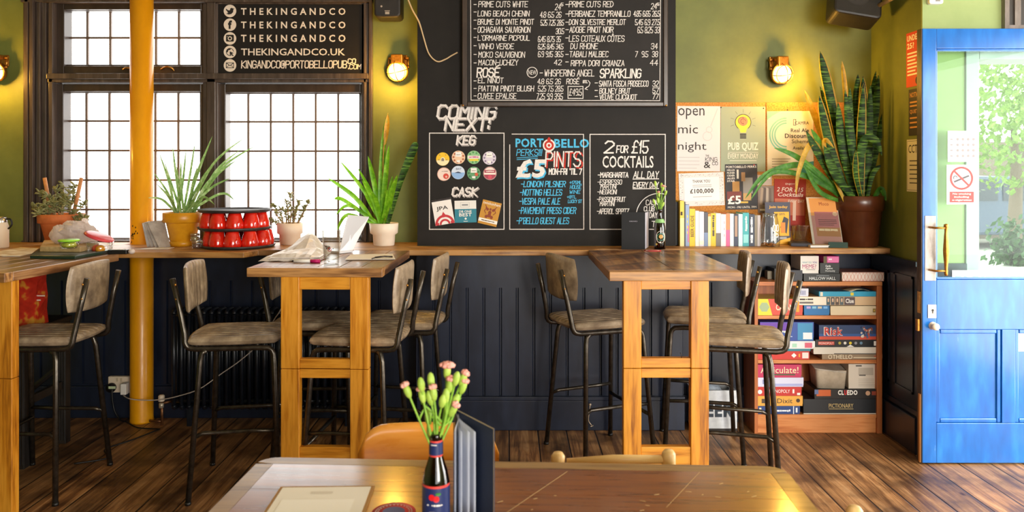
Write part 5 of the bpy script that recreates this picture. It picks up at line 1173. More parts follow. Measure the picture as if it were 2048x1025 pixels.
# ---------------------------------------------------------------- ledge: menus, tins, trays of red tumblers
def tilt_card(x, y, z, w, h, th, rz, lean, m):
    u = Vector((math.cos(rz), math.sin(rz), 0)); n = Vector((-math.sin(rz), math.cos(rz), 0)); v = (Vector((0, 0, 1)) * math.cos(lean) + n * math.sin(lean))
    f = Fr((x, y, z), u, v); b = MB(m); b.slab(f, [(0, 0), (w, 0), (w, h), (0, h)], 0, th); return b, f
M_GREYC = noisy('worn grey card', [(.3, '#9a928c'), (.7, '#c5beb7')], (9, 9, 9), 2, 4, .5, bmp=.05)
for k, nm in enumerate(('front most', 'second', 'third', 'rear most')):
    b = MB(M_GREYC); Y0 = 4.30 + .018 * k; x0, x1 = 319 - 7 * k, 340 - 5 * k
    A, B_ = P(318 - 8 * k, 494 - 1.0 * k, Y0), P(340 - 10 * k, 486 - k, Y0 + .075); C_, D = P(328 - 10 * k, 441 + k * .6, Y0 + .13), P(294 - 3.4 * k, 446 + k * .4, Y0 + .05)
    A.z = B_.z = LEDGE + .0005
    nn = (B_ - A).cross(D - A).normalized() * .004
    i = [b.V(p) for p in (A, B_, C_, D)] + [b.V(p + nn) for p in (A, B_, C_, D)]
    for q in ((0, 3, 2, 1), (4, 5, 6, 7), (0, 1, 5, 4), (1, 2, 6, 5), (2, 3, 7, 6), (3, 0, 4, 7)): b.Fc([i[j] for j in q])
    solo(b, 'menu_card', 'grey menu card leaning by the yellow column, %s of the four' % nm, 'menu', 'grey menu cards beside the yellow column')
f2 = Fr(P(262, 499.5, YL(499.5)), (1, .0, 0), (.25, 1, 0)); b = MB(M_WHITE); b.slab(f2, [(0.02, 0), (.19, .015), (.17, .1), (.06, .09)], .0006, .0022)
solo(b, 'paper_sheet', 'white paper sheet lying in front of the yellow column', 'paper')
def small_jar(x, yb, z, label, body):
    Y = 4.30; c = (PX(x, Y), Y, z); t = thing('small_jar', label, 'jar', c, group='small jars beside the mustard pot')
    b = MB(flat(body, .3)); b.lathe([(0, .002), (.02, .002), (.02, .024), (0, .024)], c, 18); b.build('contents', t)
    b = MB(M_JAR); b.lathe([(0, 0), (.0225, 0), (.024, .004), (.024, .026), (.0215, .028)], c, 20); b.build('glass_body', t)
    b = MB(flat('#b9a58a', .3, .8)); b.lathe([(0, .0405), (.0235, .0405), (.0245, .038), (.0245, .028), (0, .028)], c, 20); b.build('lid', t)
small_jar(393, 490, LEDGE, 'small lidded jar at the foot of the mustard pot, below another', '#7d5a52'); small_jar(390, 478, LEDGE + .041, 'small lidded jar stacked on another beside the mustard pot', '#a08a62'); small_jar(409, 488, LEDGE, 'small dark red jar close to the red tumblers', '#6b2430')
TX, TYc, TR = PX(474, 4.37), 4.37, .2
M_TRAY = noisy('black plastic tray', [(.3, '#1d1a1a'), (.7, '#343031')], (6, 6, 6), 3, 3, .42, bmp=.05)
for k, (z, nm) in enumerate(((LEDGE, 'round black tray under the lower layer of red tumblers'), (LEDGE + .099, 'round black tray between the two layers of red tumblers'), (LEDGE + .198, 'empty round black tray on top of the red tumblers'))):
    dx = (.01, -.012, -.012)[k]
    b = MB(M_TRAY); b.lathe([(0, .0), (TR * .93, 0), (TR * .97, .004), (TR, .017), (TR * .985, .0175), (TR * .955, .008), (0, .0055)], (TX + dx, TYc, z), 48)
    solo(b, 'serving_tray', nm, 'tray', 'stacked round trays')
def tumbler():
    t = thing('tumbler', 'red glass tumbler standing upside down between the stacked round trays', 'tumbler', (0, 0, 0), 0, 'red tumblers between the trays')
    b = MB(M_REDGL, local=True); b.lathe([(.043, 0), (.0455, .006), (.047, .022), (.0455, .04), (.041, .058), (.036, .075), (.0335, .088), (.029, .0915), (0, .0915)], (0, 0, 0), 24); b.build('glass_body', t)
    b = MB(flat('#e33a24', .15), local=True); b.lathe([(.0435, 0), (.046, 0), (.0467, .003), (.0455, .006)], (0, 0, 0), 24); b.build('rim', t)
    return t
tum = tumbler(); first = True
for k, z in enumerate((LEDGE + .0065, LEDGE + .1055)):
    for j in range(10 if k == 0 else 10):
        a = 2 * PI * (j + .35 * k) / 10 - .2; x, y = TX + (.01, -.012)[k] + .146 * math.cos(a), TYc + .146 * math.sin(a)
        lab = 'red glass tumbler upside down in the %s layer of the tray stack' % ('lower', 'upper')[k]
        if first: tum.location = (x, y, z); tum['label'] = lab; first = False
        else: copy_tree(tum, (x, y, z), a, lab)

# ---------------------------------------------------------------- what lies on the two tables by the windows
def crumple(mb, outline, hts, base, n=0):
    pass
b = MB(noisy('crumpled wrapping', [(.3, '#cfc4bd'), (.7, '#eee6e1')], (8, 8, 8), 3, 5, .35, bmp=.3)); rnd = random.Random(3)
A = {}
def heap(u, v):
    """folded plastic sleeves: a low wedge with a peak towards the back"""
    x0, x1 = PX(528, 3.75) , PX(648, 3.75); y0, y1 = 3.665, 4.02
    x = x0 + (x1 - x0) * u + .06 * v * (0.5 - u) ; y = y0 + (y1 - y0) * v
    z = .012 + .085 * math.exp(-((u - .62) / .3) ** 2 - ((v - .75) / .35) ** 2) * (1 - abs(2 * u - 1) ** 4) + .018 * (1 - abs(2 * u - 1) ** 3)
    k = (round(u * 12), round(v * 9)); A.setdefault(k, rnd.uniform(-.006, .006))
    if u in (0, 1) or v in (0, 1): z = .002
    return Vector((x + A[k] * .6, y, LEDGE + .0005 + max(.001, z + A[k])))
b.grid(heap, 12, 9, False)
for k in range(3):
    b.obox((PX(590, 3.7), 3.76, LEDGE + .006 + .006 * k), .255 - .01 * k, .17, .003, Matrix.Rotation(.06 * (k - 1), 3, 'Z'))
solo(b, 'paper_sleeves', 'heap of folded white papers in plastic sleeves on the tall table', 'papers')
t = thing('marker_pen', 'white marker pen with a magenta cap on the tall table edge', 'marker', P(614, 524, YL(524)))
a0, a1, a2 = P(588, 524.5, 3.62), P(621, 524, 3.62), P(640, 523.5, 3.62)
for p in (a0, a1, a2): p.z = LEDGE + .0085
b = MB(M_WHITE); b.tube([a0, a1], .008, 10); b.build('barrel', t); b = MB(flat('#c8166a', .4)); b.tube([a1, a2], .0085, 10); b.build('cap', t); b = MB(M_BLACK); b.tube([a0 + Vector((-.008, 0, 0)), a0], .0045, 8); b.build('tip', t)
Y = 3.565; c = (PX(663, Y), Y, LEDGE); t = thing('pint_glass', 'empty clear pint glass with a small red crest on the tall table', 'glass', c)
b = MB(M_GLASS); b.lathe([(0, .002), (.031, .002), (.0325, 0), (.034, .004), (.0435, .157), (.0445, .158), (.0425, .1585), (.0325, .022), (.028, .018), (0, .018)], c, 36); b.build('glass_body', t)
b = MB(flat('#a8323a', .6)); cy2 = Cyl(c, .0382); b.arc(cy2, .0, .072, .006, .009, 0, 2 * PI, .0006, 20); b.mat(flat('#3a3440', .6)); b.disc(cy2, 0, .072, .003, .0008, 8)
for s in (-1, 1): b.poly(cy2, [(s * .010, .074), (s * .018, .079), (s * .017, .073)] if s > 0 else [(s * .017, .073), (s * .018, .079), (s * .010, .074)], .0006)
b.build('crest', t)
# laptop
t = thing('laptop', 'silver laptop standing open, its lid tilted, behind the pint glass', 'laptop', P(692, 508, 4.0))
M_ALU = flat('#dcdde2', .35, .3)
A, B_, C_, D = P(679, 508.5, 4.0), P(706, 505.5, 4.07), P(739, 434, 4.2), P(697, 430, 4.06)
A.z = B_.z = LEDGE + .012; nn = (B_ - A).cross(D - A).normalized() * .006
b = MB(M_ALU); i = [b.V(p) for p in (A, B_, C_, D)] + [b.V(p - nn) for p in (A, B_, C_, D)]
for q in ((0, 1, 2, 3), (7, 6, 5, 4), (4, 5, 1, 0), (5, 6, 2, 1), (6, 7, 3, 2), (7, 4, 0, 3)): b.Fc([i[j] for j in q])
b.build('screen_lid', t, .002)
b = MB(M_ALU); d = (B_ - A).normalized(); s = Vector((-d.y, d.x, 0)) * .2; z = Vector((0, 0, 1))
Bx = [A, B_, B_ + s, A + s]; i = [b.V(Vector((p.x, p.y, LEDGE + .001))) for p in Bx] + [b.V(Vector((p.x, p.y, LEDGE + .013))) for p in Bx]
for q in ((0, 3, 2, 1), (4, 5, 6, 7), (0, 1, 5, 4), (1, 2, 6, 5), (2, 3, 7, 6), (3, 0, 4, 7)): b.Fc([i[j] for j in q])
b.build('keyboard_base', t, .002)
c = (PX(645, 4.13), 4.13, LEDGE); b = MB(M_BLACK); b.lathe([(0, 0), (.036, 0), (.04, .004), (.04, .026), (.034, .028), (.032, .018), (0, .018)], c, 28)
t = props(b.build('ash_bowl', None, loc=c), 'small round black bowl behind the pint glass', 'bowl'); b = MB(flat('#2a2626', .5))
for k in range(9): b.ball((c[0] + .02 * math.cos(k * .7), c[1] + .02 * math.sin(k * .7), c[2] + .024), .008, .008, .006, 7, 5)
b.build('contents', t)
# clipboard
t = thing('clipboard', 'white paper on a clipboard lying on the tall table near the laptop', 'clipboard', (PX(742, 3.85), 3.85, LEDGE))
f2 = Fr((PX(742, 3.85), 3.83, LEDGE), (.97, .24, 0), (-.24, .97, 0)); b = MB(flat('#6d5a48', .6)); b.slab(f2, [(-.115, -.1), (.1, -.14), (.115, .1), (-.1, .12)], .001, .004); b.build('board', t)
b = MB(M_WHITE); b.slab(f2, [(-.125, -.09), (.11, -.13), (.12, .105), (-.09, .125)], .0042, .006); b.build('paper', t)
b = MB(flat('#4a443f', .3, .8)); b.tube([f2(.015, -.1, .012), f2(.06, -.1, .016), f2(.1, -.09, .012)], .004, 8); b.tube([f2(.0, -.112, .008), f2(.02, -.1, .012)], .003, 8); b.build('clip', t)

# table with the bag
f2 = Fr((-2.19, 3.85, LEDGE), (.985, -.17, 0), (.17, .985, 0))
def stack_slab(name, label, cat, pts, z0, z1, m, group=None, bev=.002):
    b = MB(m); b.slab(f2, pts, z0, z1); return solo(b, name, label, cat, group, bev)
def at(x, y, z=LEDGE): p = P(x, y, YL(y, z)); return p
def uv(x, y, z=LEDGE): p = at(x, y, z) - f2.o; return (p.dot(f2.u), p.dot(f2.v))
stack_slab('document_folder', 'dark green document folder under the wooden boxed book on the tall table', 'folder', [uv(60, 518), uv(150, 519.5), uv(218, 507), uv(205, 500), uv(80, 503)], .0008, .016, flat('#23382a', .35))
zz = LEDGE + .016
stack_slab('large_book', 'flat tan book lying on the green folder under the plastic bag', 'book', [uv(80, 504, zz), uv(160, 505, zz), uv(198, 497, zz), uv(185, 488, zz), uv(88, 490, zz)], .0165, .042, noisy('tan cover', [(.3, '#a98a58'), (.7, '#c9ab77')], (9, 9, 9), 3, 3, .6))
stack_slab('loose_papers', 'beige and white loose papers beside the green folder', 'papers', [uv(-8, 514), uv(40, 514), uv(64, 509), (uv(78, 498)), uv(40, 497), uv(-5, 505)], .0008, .005, noisy('papers', [(.4, '#cdb693'), (.6, '#eee4d6')], (6, 6, 6), 2, 2, .8))
zb = LEDGE + .0425
# lime lidded tub
p = at(138, 497, zb); t = thing('lunch_tub', 'small clear tub of salad with a lime green lid on the tan book', 'food tub', p)
b = MB(M_JAR); b.lathe([(0, 0), (.034, 0), (.037, .004), (.047, .036), (.044, .036)], p, 28); b.build('tub', t)
b = MB(noisy('salad', [(.35, '#8fa02c'), (.6, '#d8c84a'), (.8, '#5f7a24')], (60, 60, 60), 2, 3, .5)); b.ball(p + Vector((0, 0, .017)), .036, .036, .0155, 14, 8, jit=.08); b.build('salad', t)
b = MB(flat('#9be03a', .35)); b.lathe([(0, .045), (.044, .045), (.0495, .042), (.0495, .036), (0, .036)], p, 28); b.build('lid', t)
# plastic bag
p = at(146, 488, zb); rnd = random.Random(5)
b = MB(translucent(noisy('thin white plastic', [(.3, '#f4ecea'), (.7, '#fffaf8')], (10, 10, 10), 3, 5, .3, bmp=.6), .75))
st_ = random.getstate(); random.seed(11)
for dx, dy, dz, rx, ry, rz in ((-.02, .055, .05, .11, .07, .055), (-.085, .03, .045, .05, .045, .048), (.035, .04, .048, .075, .055, .052), (.0, .03, .075, .06, .05, .04), (-.05, .06, .08, .045, .04, .035), (.075, .05, .035, .045, .04, .036), (.03, .06, .1, .02, .02, .028)):
    k0 = len(b.sm); b.ball(p + Vector((dx, dy, dz + .004)), rx, ry, rz, 13, 9, jit=.16)
    for q in range(k0, len(b.sm)): b.sm[q] = (q % 3 == 0)
random.setstate(st_)
solo(b, 'plastic_bag', 'crumpled white plastic carrier bag on the tan book', 'plastic bag')
p = Vector((PX(200, 4.02), 4.02, LEDGE)); t = thing('food_tub', 'clear food tub with orange fruit and a slanting red lid', 'food tub', p)
b = MB(M_JAR); b.lathe([(0, 0), (.05, 0), (.054, .004), (.066, .062), (.063, .062)], p, 28); b.build('tub', t)
b = MB(flat('#e89a1a', .5)); b.ball(p + Vector((.008, -.012, .025)), .024, .024, .022, 10, 7); b.mat(flat('#d8402a', .5)); b.ball(p + Vector((-.022, .01, .024)), .024, .024, .022, 10, 7); b.build('fruit', t)
b = MB(flat('#d0404a', .35)); Mx = Matrix.Rotation(.38, 3, 'Y'); b.lathe([(0, .012), (.06, .01), (.072, .004), (.074, -.004), (0, -.004)], p + Vector((-.004, .0, .088)), 30, Mx); b.build('lid', t)
p = Vector((PX(238, 4.0), 4.0, LEDGE)); t = thing('card_reader', 'black handheld card reader with a pale cap beside the red lidded tub', 'card reader', p)
b = MB(M_BLACK); b.obox(p + Vector((0, 0, .012)), .1, .045, .022); b.build('body', t, .004); b = MB(M_WHITE); b.obox(p + Vector((.0, -.002, .0245)), .06, .03, .002); b.build('screen', t)
b = MB(flat('#d8c8c0', .4)); b.ball(p + Vector((.068, -.005, .014)), .017, .014, .0135, 12, 8); b.build('cap', t)
c = (PX(0, 4.33), 4.33, LEDGE); t = thing('thermal_jug', 'cream thermal jug with steel collar and black handle at the end of the ledge', 'jug', c)
b = MB(M_CREAM); b.lathe([(0, 0), (.042, 0), (.044, .004), (.044, .115), (.036, .142)], c, 28); b.build('body', t)
b = MB(flat('#b8b2ac', .25, .9)); b.lathe([(.0365, .1425), (.036, .165), (.03, .172), (0, .174)], c, 28); b.build('collar', t)
b = MB(M_BLACK); b.tube(spl([(c[0] + .034, c[1], c[2] + .16), (c[0] + .058, c[1], c[2] + .158), (c[0] + .066, c[1], c[2] + .13), (c[0] + .046, c[1], c[2] + .105)], 5), .005, 8); b.build('handle', t)

# ---------------------------------------------------------------- on the table in front of the cocktail list
Y = 4.23; x0, x1 = PX(1243, Y), PX(1290, Y)
t = thing('drinks_menu', 'black menu booklet reading DRINKS standing at the end of the tall table', 'menu', (x0, Y, LEDGE))
fr = Fr((x0, Y, LEDGE), (1, -.03, 0), (0, 0, 1)); w, h = x1 - x0, .204
b = MB(flat('#08070a', .5, 0, .2)); b.slab(fr, [(0, 0.0008), (w, .0008), (w, h), (0, h)], -.002, .002); b.build('cover', t)
b = MB(flat('#8d8894', .6)); b.type(fr, 'DRINKS', w * .33, h * .74, w * .67, h * .77, .02, .0026); b.build('lettering', t)
f2 = Fr((x1, Y - .0, LEDGE), (.30, .95, 0), (0, 0, 1)); b = MB(flat('#08070a', .5, 0, .2)); f3 = Fr((x1, Y - .002, LEDGE), (.36, .93, 0), (0, 0, 1)); b.slab(f3, [(0, .0008), (.125, .0008), (.125, h), (0, h)], -.006, -.003); b.build('back_cover', t)
b = MB(flat('#c9c6d2', .7))
for k in range(5): f4 = Fr((x1 - .001 + .0005 * k, Y + .002, LEDGE), (.19 + .04 * k, .95, 0), (0, 0, 1)); b.slab(f4, [(.002, .003), (.1, .003), (.1, h - .003), (.002, h - .003)], -.0004, .0004)
b.build('pages', t)
c = (PX(1319.5, 4.26), 4.26, LEDGE); t = thing('beer_bottle', 'brown beer bottle with round pale label and green neck band holding a few stems', 'bottle', c)
b = MB(M_BEERGL); b.lathe(bottle_profile(.0315, .218), c, 32); b.build('bottle_body', t)
b = MB(flat('#8fbf7a', .5)); band(b, c, .0315 * .83 + .0015, .0315 * .60 + .0015, .145, .165); b.build('neck_label', t); b = MB(); r = .0319; cy2 = Cyl(c, r); b.mat(flat('#e5e0d2', .5)); b.disc(cy2, 0, .068, .027, .0006, 26, .034); b.mat(flat('#2f7a62', .5)); b.arc(cy2, 0, .068, .017, .021, 0, 2 * PI, .001, 24); b.mat(flat('#c79a4a', .5)); b.disc(cy2, 0, .07, .011, .0012, 14); b.mat(flat('#d8b85a', .5)); b.disc(cy2, -.024, .028, .006, .0008, 10)
b.build('body_label', t)
v = thing('carnations', 'pale carnation buds in the bottle with the round pale label', 'flowers', (c[0], c[1], c[2] + .2))
for x, y, k in ((1325, 376, 2), (1311, 366, 0), (1323, 370, 0), (1318, 388, 1), (1330, 385, 0), (1309, 402, 0), (1324, 408, 0), (1316, 400, 0)): carnation(v, (c[0] + random.uniform(-.004, .004), c[1], c[2] + .17), P(x, y + 5, 4.26), k)
c = (PX(1305, 4.15), 4.15, LEDGE + .0014); b = MB(flat('#c02a3a', .8)); b.lathe([(0, 0), (.046, 0), (.046, .0016), (0, .0016)], c, 32); b.mat(flat('#e6d3d3', .8)); b.arc(Fr((c[0], c[1], c[2] + .0016), (1, 0, 0), (0, 1, 0)), 0, 0, .03, .038, 0, 2 * PI, .0004)
solo(b, 'beer_mat', 'round red and white beer mat in front of the DRINKS menu', 'beer mat')

# ---------------------------------------------------------------- row of books on the ledge
BK = [(1346, 1358, 404, '#141214', '#141214', 'black book, nearest to the chalkboard in the row', 4.46), (1360, 1368.3, 402, '#f0c53a', '#f5dfa0', 'tall slim cream and yellow book in the row', 0), (1368.6, 1371, 404, '#1e1c22', '#1e1c22', 'very thin black book beside the tall yellow one', 0), (1371.2, 1378.5, 410, '#8fa3c9', '#c77fa8', 'blue and pink striped book beside the yellow beer guide', 0), (1379, 1390, 418, '#f2c50f', '#5a3a08', 'yellow book with BEER GUIDE on the spine', 0), (1390.6, 1398, 422, '#f2ebe0', '#f2ebe0', 'white book next to the yellow beer guide', 0), (1398.5, 1407.8, 424, '#e2dde9', '#f0e9d8', 'pale lilac book in the row', 0), (1408.2, 1415.8, 425, '#4a4a56', '#7f93b8', 'charcoal book with a blue grey foot', 0), (1416.2, 1421.8, 428, '#f0e0a8', '#e8943a', 'narrow pale yellow book with an orange head', 0), (1422.2, 1431.6, 427, '#f4c518', '#4a4232', 'yellow book with dark letters, second yellow from the beer guide', 0), (1432, 1441.6, 427, '#efe8e2', '#77726e', 'white book with a grey lower spine', 0), (1442, 1451.8, 429, '#f1e9ec', '#d8a0b0', 'white book with faint pink marks', 0), (1452.2, 1459.5, 427.5, '#ef8a5a', '#e8669a', 'orange and pink book', 0), (1460, 1467.3, 428, '#d8eef2', '#d8eef2', 'very pale blue book beside the orange and pink one', 0), (1467.8, 1476.5, 429, '#2d3550', '#b0907a', 'dark navy book with a tan spine panel', 0), (1477, 1485.2, 428.5, '#cdeef0', '#cdeef0', 'light cyan book beside the teal one', 0), (1485.6, 1497.8, 426, '#35a9b0', '#8fd8d8', 'teal book, thickest of the blue ones', 0), (1498.2, 1509, 429, '#233048', '#dfe6ee', 'navy book with white spine lettering', 0), (1509.4, 1514.6, 431, '#8d8270', '#8d8270', 'thin grey brown book beside the glass jar', 0), (1515, 1521, 431, '#cfc4c6', '#cfc4c6', 'thin pale grey book touching the glass jar', 0)]
for x0, x1, yt, c0, c1, lab, yy in BK:
    Y = yy or 4.41; X0, X1 = PX(x0, Y), PX(x1, Y); h = PZ(yt, Y) - LEDGE; d = random.uniform(.125, .15) if not yy else .1
    t = thing('book', lab, 'book', ((X0 + X1) / 2, Y, LEDGE), 0, 'books in a row on the ledge')
    b = MB(flat(c0, .45)); b.box(X0, X1, Y, Y + .0025, LEDGE, LEDGE + h); b.box(X0, X0 + .0012, Y + .0025, Y + d, LEDGE, LEDGE + h); b.box(X1 - .0012, X1, Y + .0025, Y + d, LEDGE, LEDGE + h)
    f2 = Fr((X0, Y, LEDGE), (1, 0, 0), (0, 0, 1)); w = X1 - X0; b.mat(flat(c1, .5))
    up = Fr((X1 - w * .2, Y, LEDGE + h * .2), (0, 0, 1), (-1, 0, 0))
    def sp(txt, a, e, ww=.6): b.type(up, txt, h * (a - .2), w * .0, h * (e - .2), w * ww, .02)
    if 'BEER GUIDE' in lab: sp('BEER GUIDE', .25, .82)
    elif 'grey lower' in lab or 'blue grey' in lab: b.rect(f2, 0, 0, w, h * .4)
    elif 'orange and pink' in lab: b.rect(f2, 0, 0, w, h * .5)
    elif 'orange head' in lab: b.rect(f2, 0, h * .92, w, h)
    elif 'tall slim' in lab: b.rect(f2, 0, 0, w, h * .62); b.mat(flat('#3a3226', .6)); b.rect(f2, w * .15, h * .68, w * .6, h * .76)
    elif 'striped' in lab: b.rect(f2, w * .55, h * .1, w, h * .5); b.mat(flat('#e8d85a', .5)); [b.rect(f2, w * .35, h * (.3 + .13 * k), w * .6, h * (.36 + .13 * k)) for k in range(4)]
    elif 'tan spine' in lab: b.rect(f2, w * .2, h * .3, w * .8, h * .95)
    elif 'teal' in lab: b.rect(f2, w * .1, h * .1, w * .9, h * .35); b.mat(M_WHITE); sp('~~~~~~~~', .45, .9, .5)
    elif 'navy book' in lab: sp('~~~~~~~~', .42, .92); sp('~~~~~~', .1, .36)
    elif 'dark letters' in lab: sp('~~~~~~~~~~', .3, .95)
    elif 'lilac' in lab: b.rect(f2, 0, h * .04, w, h * .16)
    elif 'faint pink' in lab: [b.rect(f2, w * .6, h * (.3 + .2 * k), w * .75, h * (.38 + .2 * k)) for k in range(3)]
    b.build('cover', t)
    if w > .008: b = MB(flat('#e6dccb', .8)); b.box(X0 + .0013, X1 - .0013, Y + .0026, Y + d - .003, LEDGE + .002, LEDGE + h - .003); b.build('pages', t)
# jar, leaflet, tumbler, menu stand
c = (PX(1539.5, 4.40), 4.40, LEDGE); t = thing('coin_jar', 'glass jar of coins with white hand lettering beside the books', 'jar', c)
b = MB(M_JAR); b.lathe([(0, .003), (.048, .003), (.051, 0), (.055, .006), (.056, .03), (.053, .1), (.043, .16), (.04, .168), (.041, .178), (.044, .186), (.042, .187), (.038, .168)], c, 32); b.build('glass_body', t)
b = MB(flat('#b9793a', .35, .8))
for k in range(22): a = random.uniform(0, 6.3); r = random.uniform(0, .036); b.lathe([(0, 0), (.011, 0), (.011, .0018), (0, .0018)], (c[0] + r * math.cos(a), c[1] + r * math.sin(a), c[2] + .005 + .004 * (k % 4)), 10, Euler((random.uniform(-.3, .3), random.uniform(-.3, .3), 0)).to_matrix())
b.build('coins', t); b = MB(M_WHITE); cy2 = Cyl(c, .0548); b.hand(cy2, 'OO', .0, .09, .036, .035, .005, .0, .001); b.hand(cy2, 'IP', .004, .04, .03, .035, .005, .0, .001); b.build('lettering', t)
Y = 4.50; f2, w, h = qfr(((1532, 404), (1581.5, 404), (1579.5, 488), (1528.5, 489)), Y)
b = MB(flat('#3d3c50', .5)); f2.o.z = LEDGE + .001; b.slab(f2, [(0, 0), (w, 0), (w, h), (0, h)], -.001, .0005); b.mat(flat('#f0b51c', .5)); b.rect(f2, w * .36, h * .2, w * .95, h * .77); b.poly(f2, [(w * .4, 0), (w, 0), (w, h * .16), (w * .6, h * .1)]); b.type(f2, 'Join today', w * .16, h * .84, w * .9, h * .92, .02); b.mat(flat('#2c2a38', .5)); b.poly(f2, [(w * .6, h * .4), (w * .85, h * .25), (w * .93, h * .6), (w * .75, h * .66)], .001); b.mat(flat('#e08a2a', .5)); b.rect(f2, w * .62, h * .27, w * .8, h * .52, .0014); b.mat(flat('#2c2a38', .5)); b.type(f2, 'camra.', w * .55, h * .69, w * .8, h * .74, .02, .001)
for k in range(2): b.mat(M_WHITE); b.rect(f2, w * .55, h * (.13 + .03 * k), w * .85, h * (.142 + .03 * k), .001)
solo(b, 'leaflet', 'navy and yellow leaflet reading Join today behind the glass jar', 'leaflet')
c = (PX(1600, 4.49), 4.49, LEDGE + .0205); b = MB(M_GLASS); b.lathe([(0, .002), (.036, .002), (.039, 0), (.041, .004), (.052, .09), (.0535, .091), (.0515, .0915), (.039, .01), (0, .009)], c, 32); t = solo(b, 'glass_tumbler', 'short clear glass tumbler standing on the dark magazine', 'glass')
f2 = Fr((PX(1620, 4.42), 4.42, LEDGE), (.97, -.22, 0), (.22, .97, 0)); b = MB(flat('#2b2b36', .4)); b.slab(f2, [(-.11, -.05), (.0, -.06), (.0, .13), (-.11, .13)], .0006, .02); solo(b, 'magazine', 'thick dark magazine lying under the short glass tumbler', 'magazine', bev=.002)
f2 = Fr((PX(1632, 4.36), 4.36, LEDGE), (.97, .05, 0), (-.05, .97, 0)); b = MB(flat('#dedad6', .6)); b.slab(f2, [(-.045, -.03), (.075, -.03), (.07, .02), (-.04, .02)], .0006, .011); b.mat(flat('#b2a7a2', .5)); b.slab(f2, [(-.045, -.03), (.075, -.03), (.07, .02), (-.04, .02)], .0112, .013); solo(b, 'booklet', 'thin white booklet on the ledge in front of the pink menu stand', 'booklet')
t = thing('menu_stand', 'clear stand with a peach and pink leaflet leaning by the brown plant pot', 'menu stand', (PX(1650, 4.4), 4.4, LEDGE))
A = [P(x, y, Y) for x, y, Y in ((1612, 395, 4.50), (1672, 395.5, 4.43), (1686, 490, 4.36), (1626, 489, 4.43))]; A[2].z = A[3].z = LEDGE + .0005
u = (A[1] - A[0]).normalized(); v = (A[0] - A[3]); w = (A[1] - A[0]).length; h = v.length; f2 = Fr(A[3], u, v)
b = MB(flat('#e3d8cc', .4)); b.slab(f2, [(0, 0), (w, 0), (w, h), (0, h)], 0, .002); b.build('backing', t)
b = MB(flat('#e7a25e', .6)); b.rect(f2, w * .08, h * .62, w * .98, h * .98, .0026); b.mat(flat('#9a3a2a', .6)); b.type(f2, 'Moco', w * .4, h * .83, w * .72, h * .9, .02, .0032)
b.mat(flat('#c08a86', .6)); b.rect(f2, w * .08, h * .02, w * .98, h * .62, .0028); b.mat(flat('#b8707a', .6)); b.rect(f2, w * .2, h * .38, w * .98, h * .7, .0033); b.mat(flat('#b07a4e', .6)); b.rect(f2, w * .2, h * .2, w * .98, h * .38, .0033); b.mat(flat('#d9b8a0', .6)); b.disc(f2, w * .88, h * .66, w * .08, .004, 14); b.mat(flat('#5a2d3a', .6))
for k in range(4): b.rect(f2, w * .3, h * (.53 - .035 * k), w * (.9 - .1 * (k == 3)), h * (.542 - .035 * k), .004)
b.mat(flat('#ecd9b8', .6)); b.type(f2, '~~~~~~~~~~', w * .28, h * .3, w * .9, h * .36, .01, .004); b.type(f2, '~~~~~~~~~~', w * .28, h * .3, w * .9, h * .36, .01, .004); b.build('leaflet_sheet', t)
b = MB(M_GLASS); b.slab(f2, [(-.002, -.001), (w + .002, -.001), (w + .002, h * .68), (-.002, h * .68)], .006, .008); b.build('clear_front', t)
f2 = Fr((PX(1676, 4.33), 4.33, LEDGE + .0005), (.9, -.3, 0), (.3, .9, 0)); b = MB(flat('#2f4a48', .6)); d = f2; pr = [(-.018, 0), (.018, 0), (0, .03)]
i0 = [b.V(f2(-.05, a, z)) for a, z in pr]; i1 = [b.V(f2(.05, a, z)) for a, z in pr]
for k in range(3): b.Fc([i0[k], i0[(k + 1) % 3], i1[(k + 1) % 3], i1[k]])
b.Fc(i0[::-1]); b.mat(flat('#6fd0c8', .6)); b.Fc(i1)
solo(b, 'chalk_stick', 'teal three sided block on the ledge in front of the brown pot', 'chalk block')
# ---------------------------------------------------------------- bookcase with the board games
YBf = 4.36
bx0, bx1 = PX(1509, YBf), PX(1778, YBf); bt = PZ(564, YBf)
bx1 = min(bx1, XR - .05)
bc = thing('bookcase', 'low reddish brown bookcase full of board games under the ledge', 'bookcase', ((bx0 + bx1) / 2, YBf, 0))
def pt_(name, m, a, bev=.0015):
    b = MB(m); b.box(*a); b.build(name, bc, bev)
YBb = 4.565
pt_('side_panel', M_CASE, (bx0, bx0 + .02, YBf, YBb, 0, bt)); pt_('side_panel', M_CASE, (bx1 - .03, bx1, YBf, YBb, 0, bt - .023))
pt_('back_panel', M_CASE, (bx0 + .02, bx1 - .03, YBb - .008, YBb, 0, bt - .023))
pt_('top_panel', M_CASEX, (bx0 + .0205, bx1, YBf - .002, YBb, bt - .022, bt))
SH = [PZ(632, YBf), PZ(721, YBf), PZ(830.5, YBf)]
for z in SH: pt_('shelf', M_CASEX, (bx0 + .0205, bx1 - .0305, YBf + .004, YBb - .0085, z - .02, z))
pt_('kick_board', M_CASEX, (bx0 + .0205, bx1 - .0305, YBf + .012, YBf + .028, 0, SH[2] - .0205))
GG = 'board games on the bookcase'
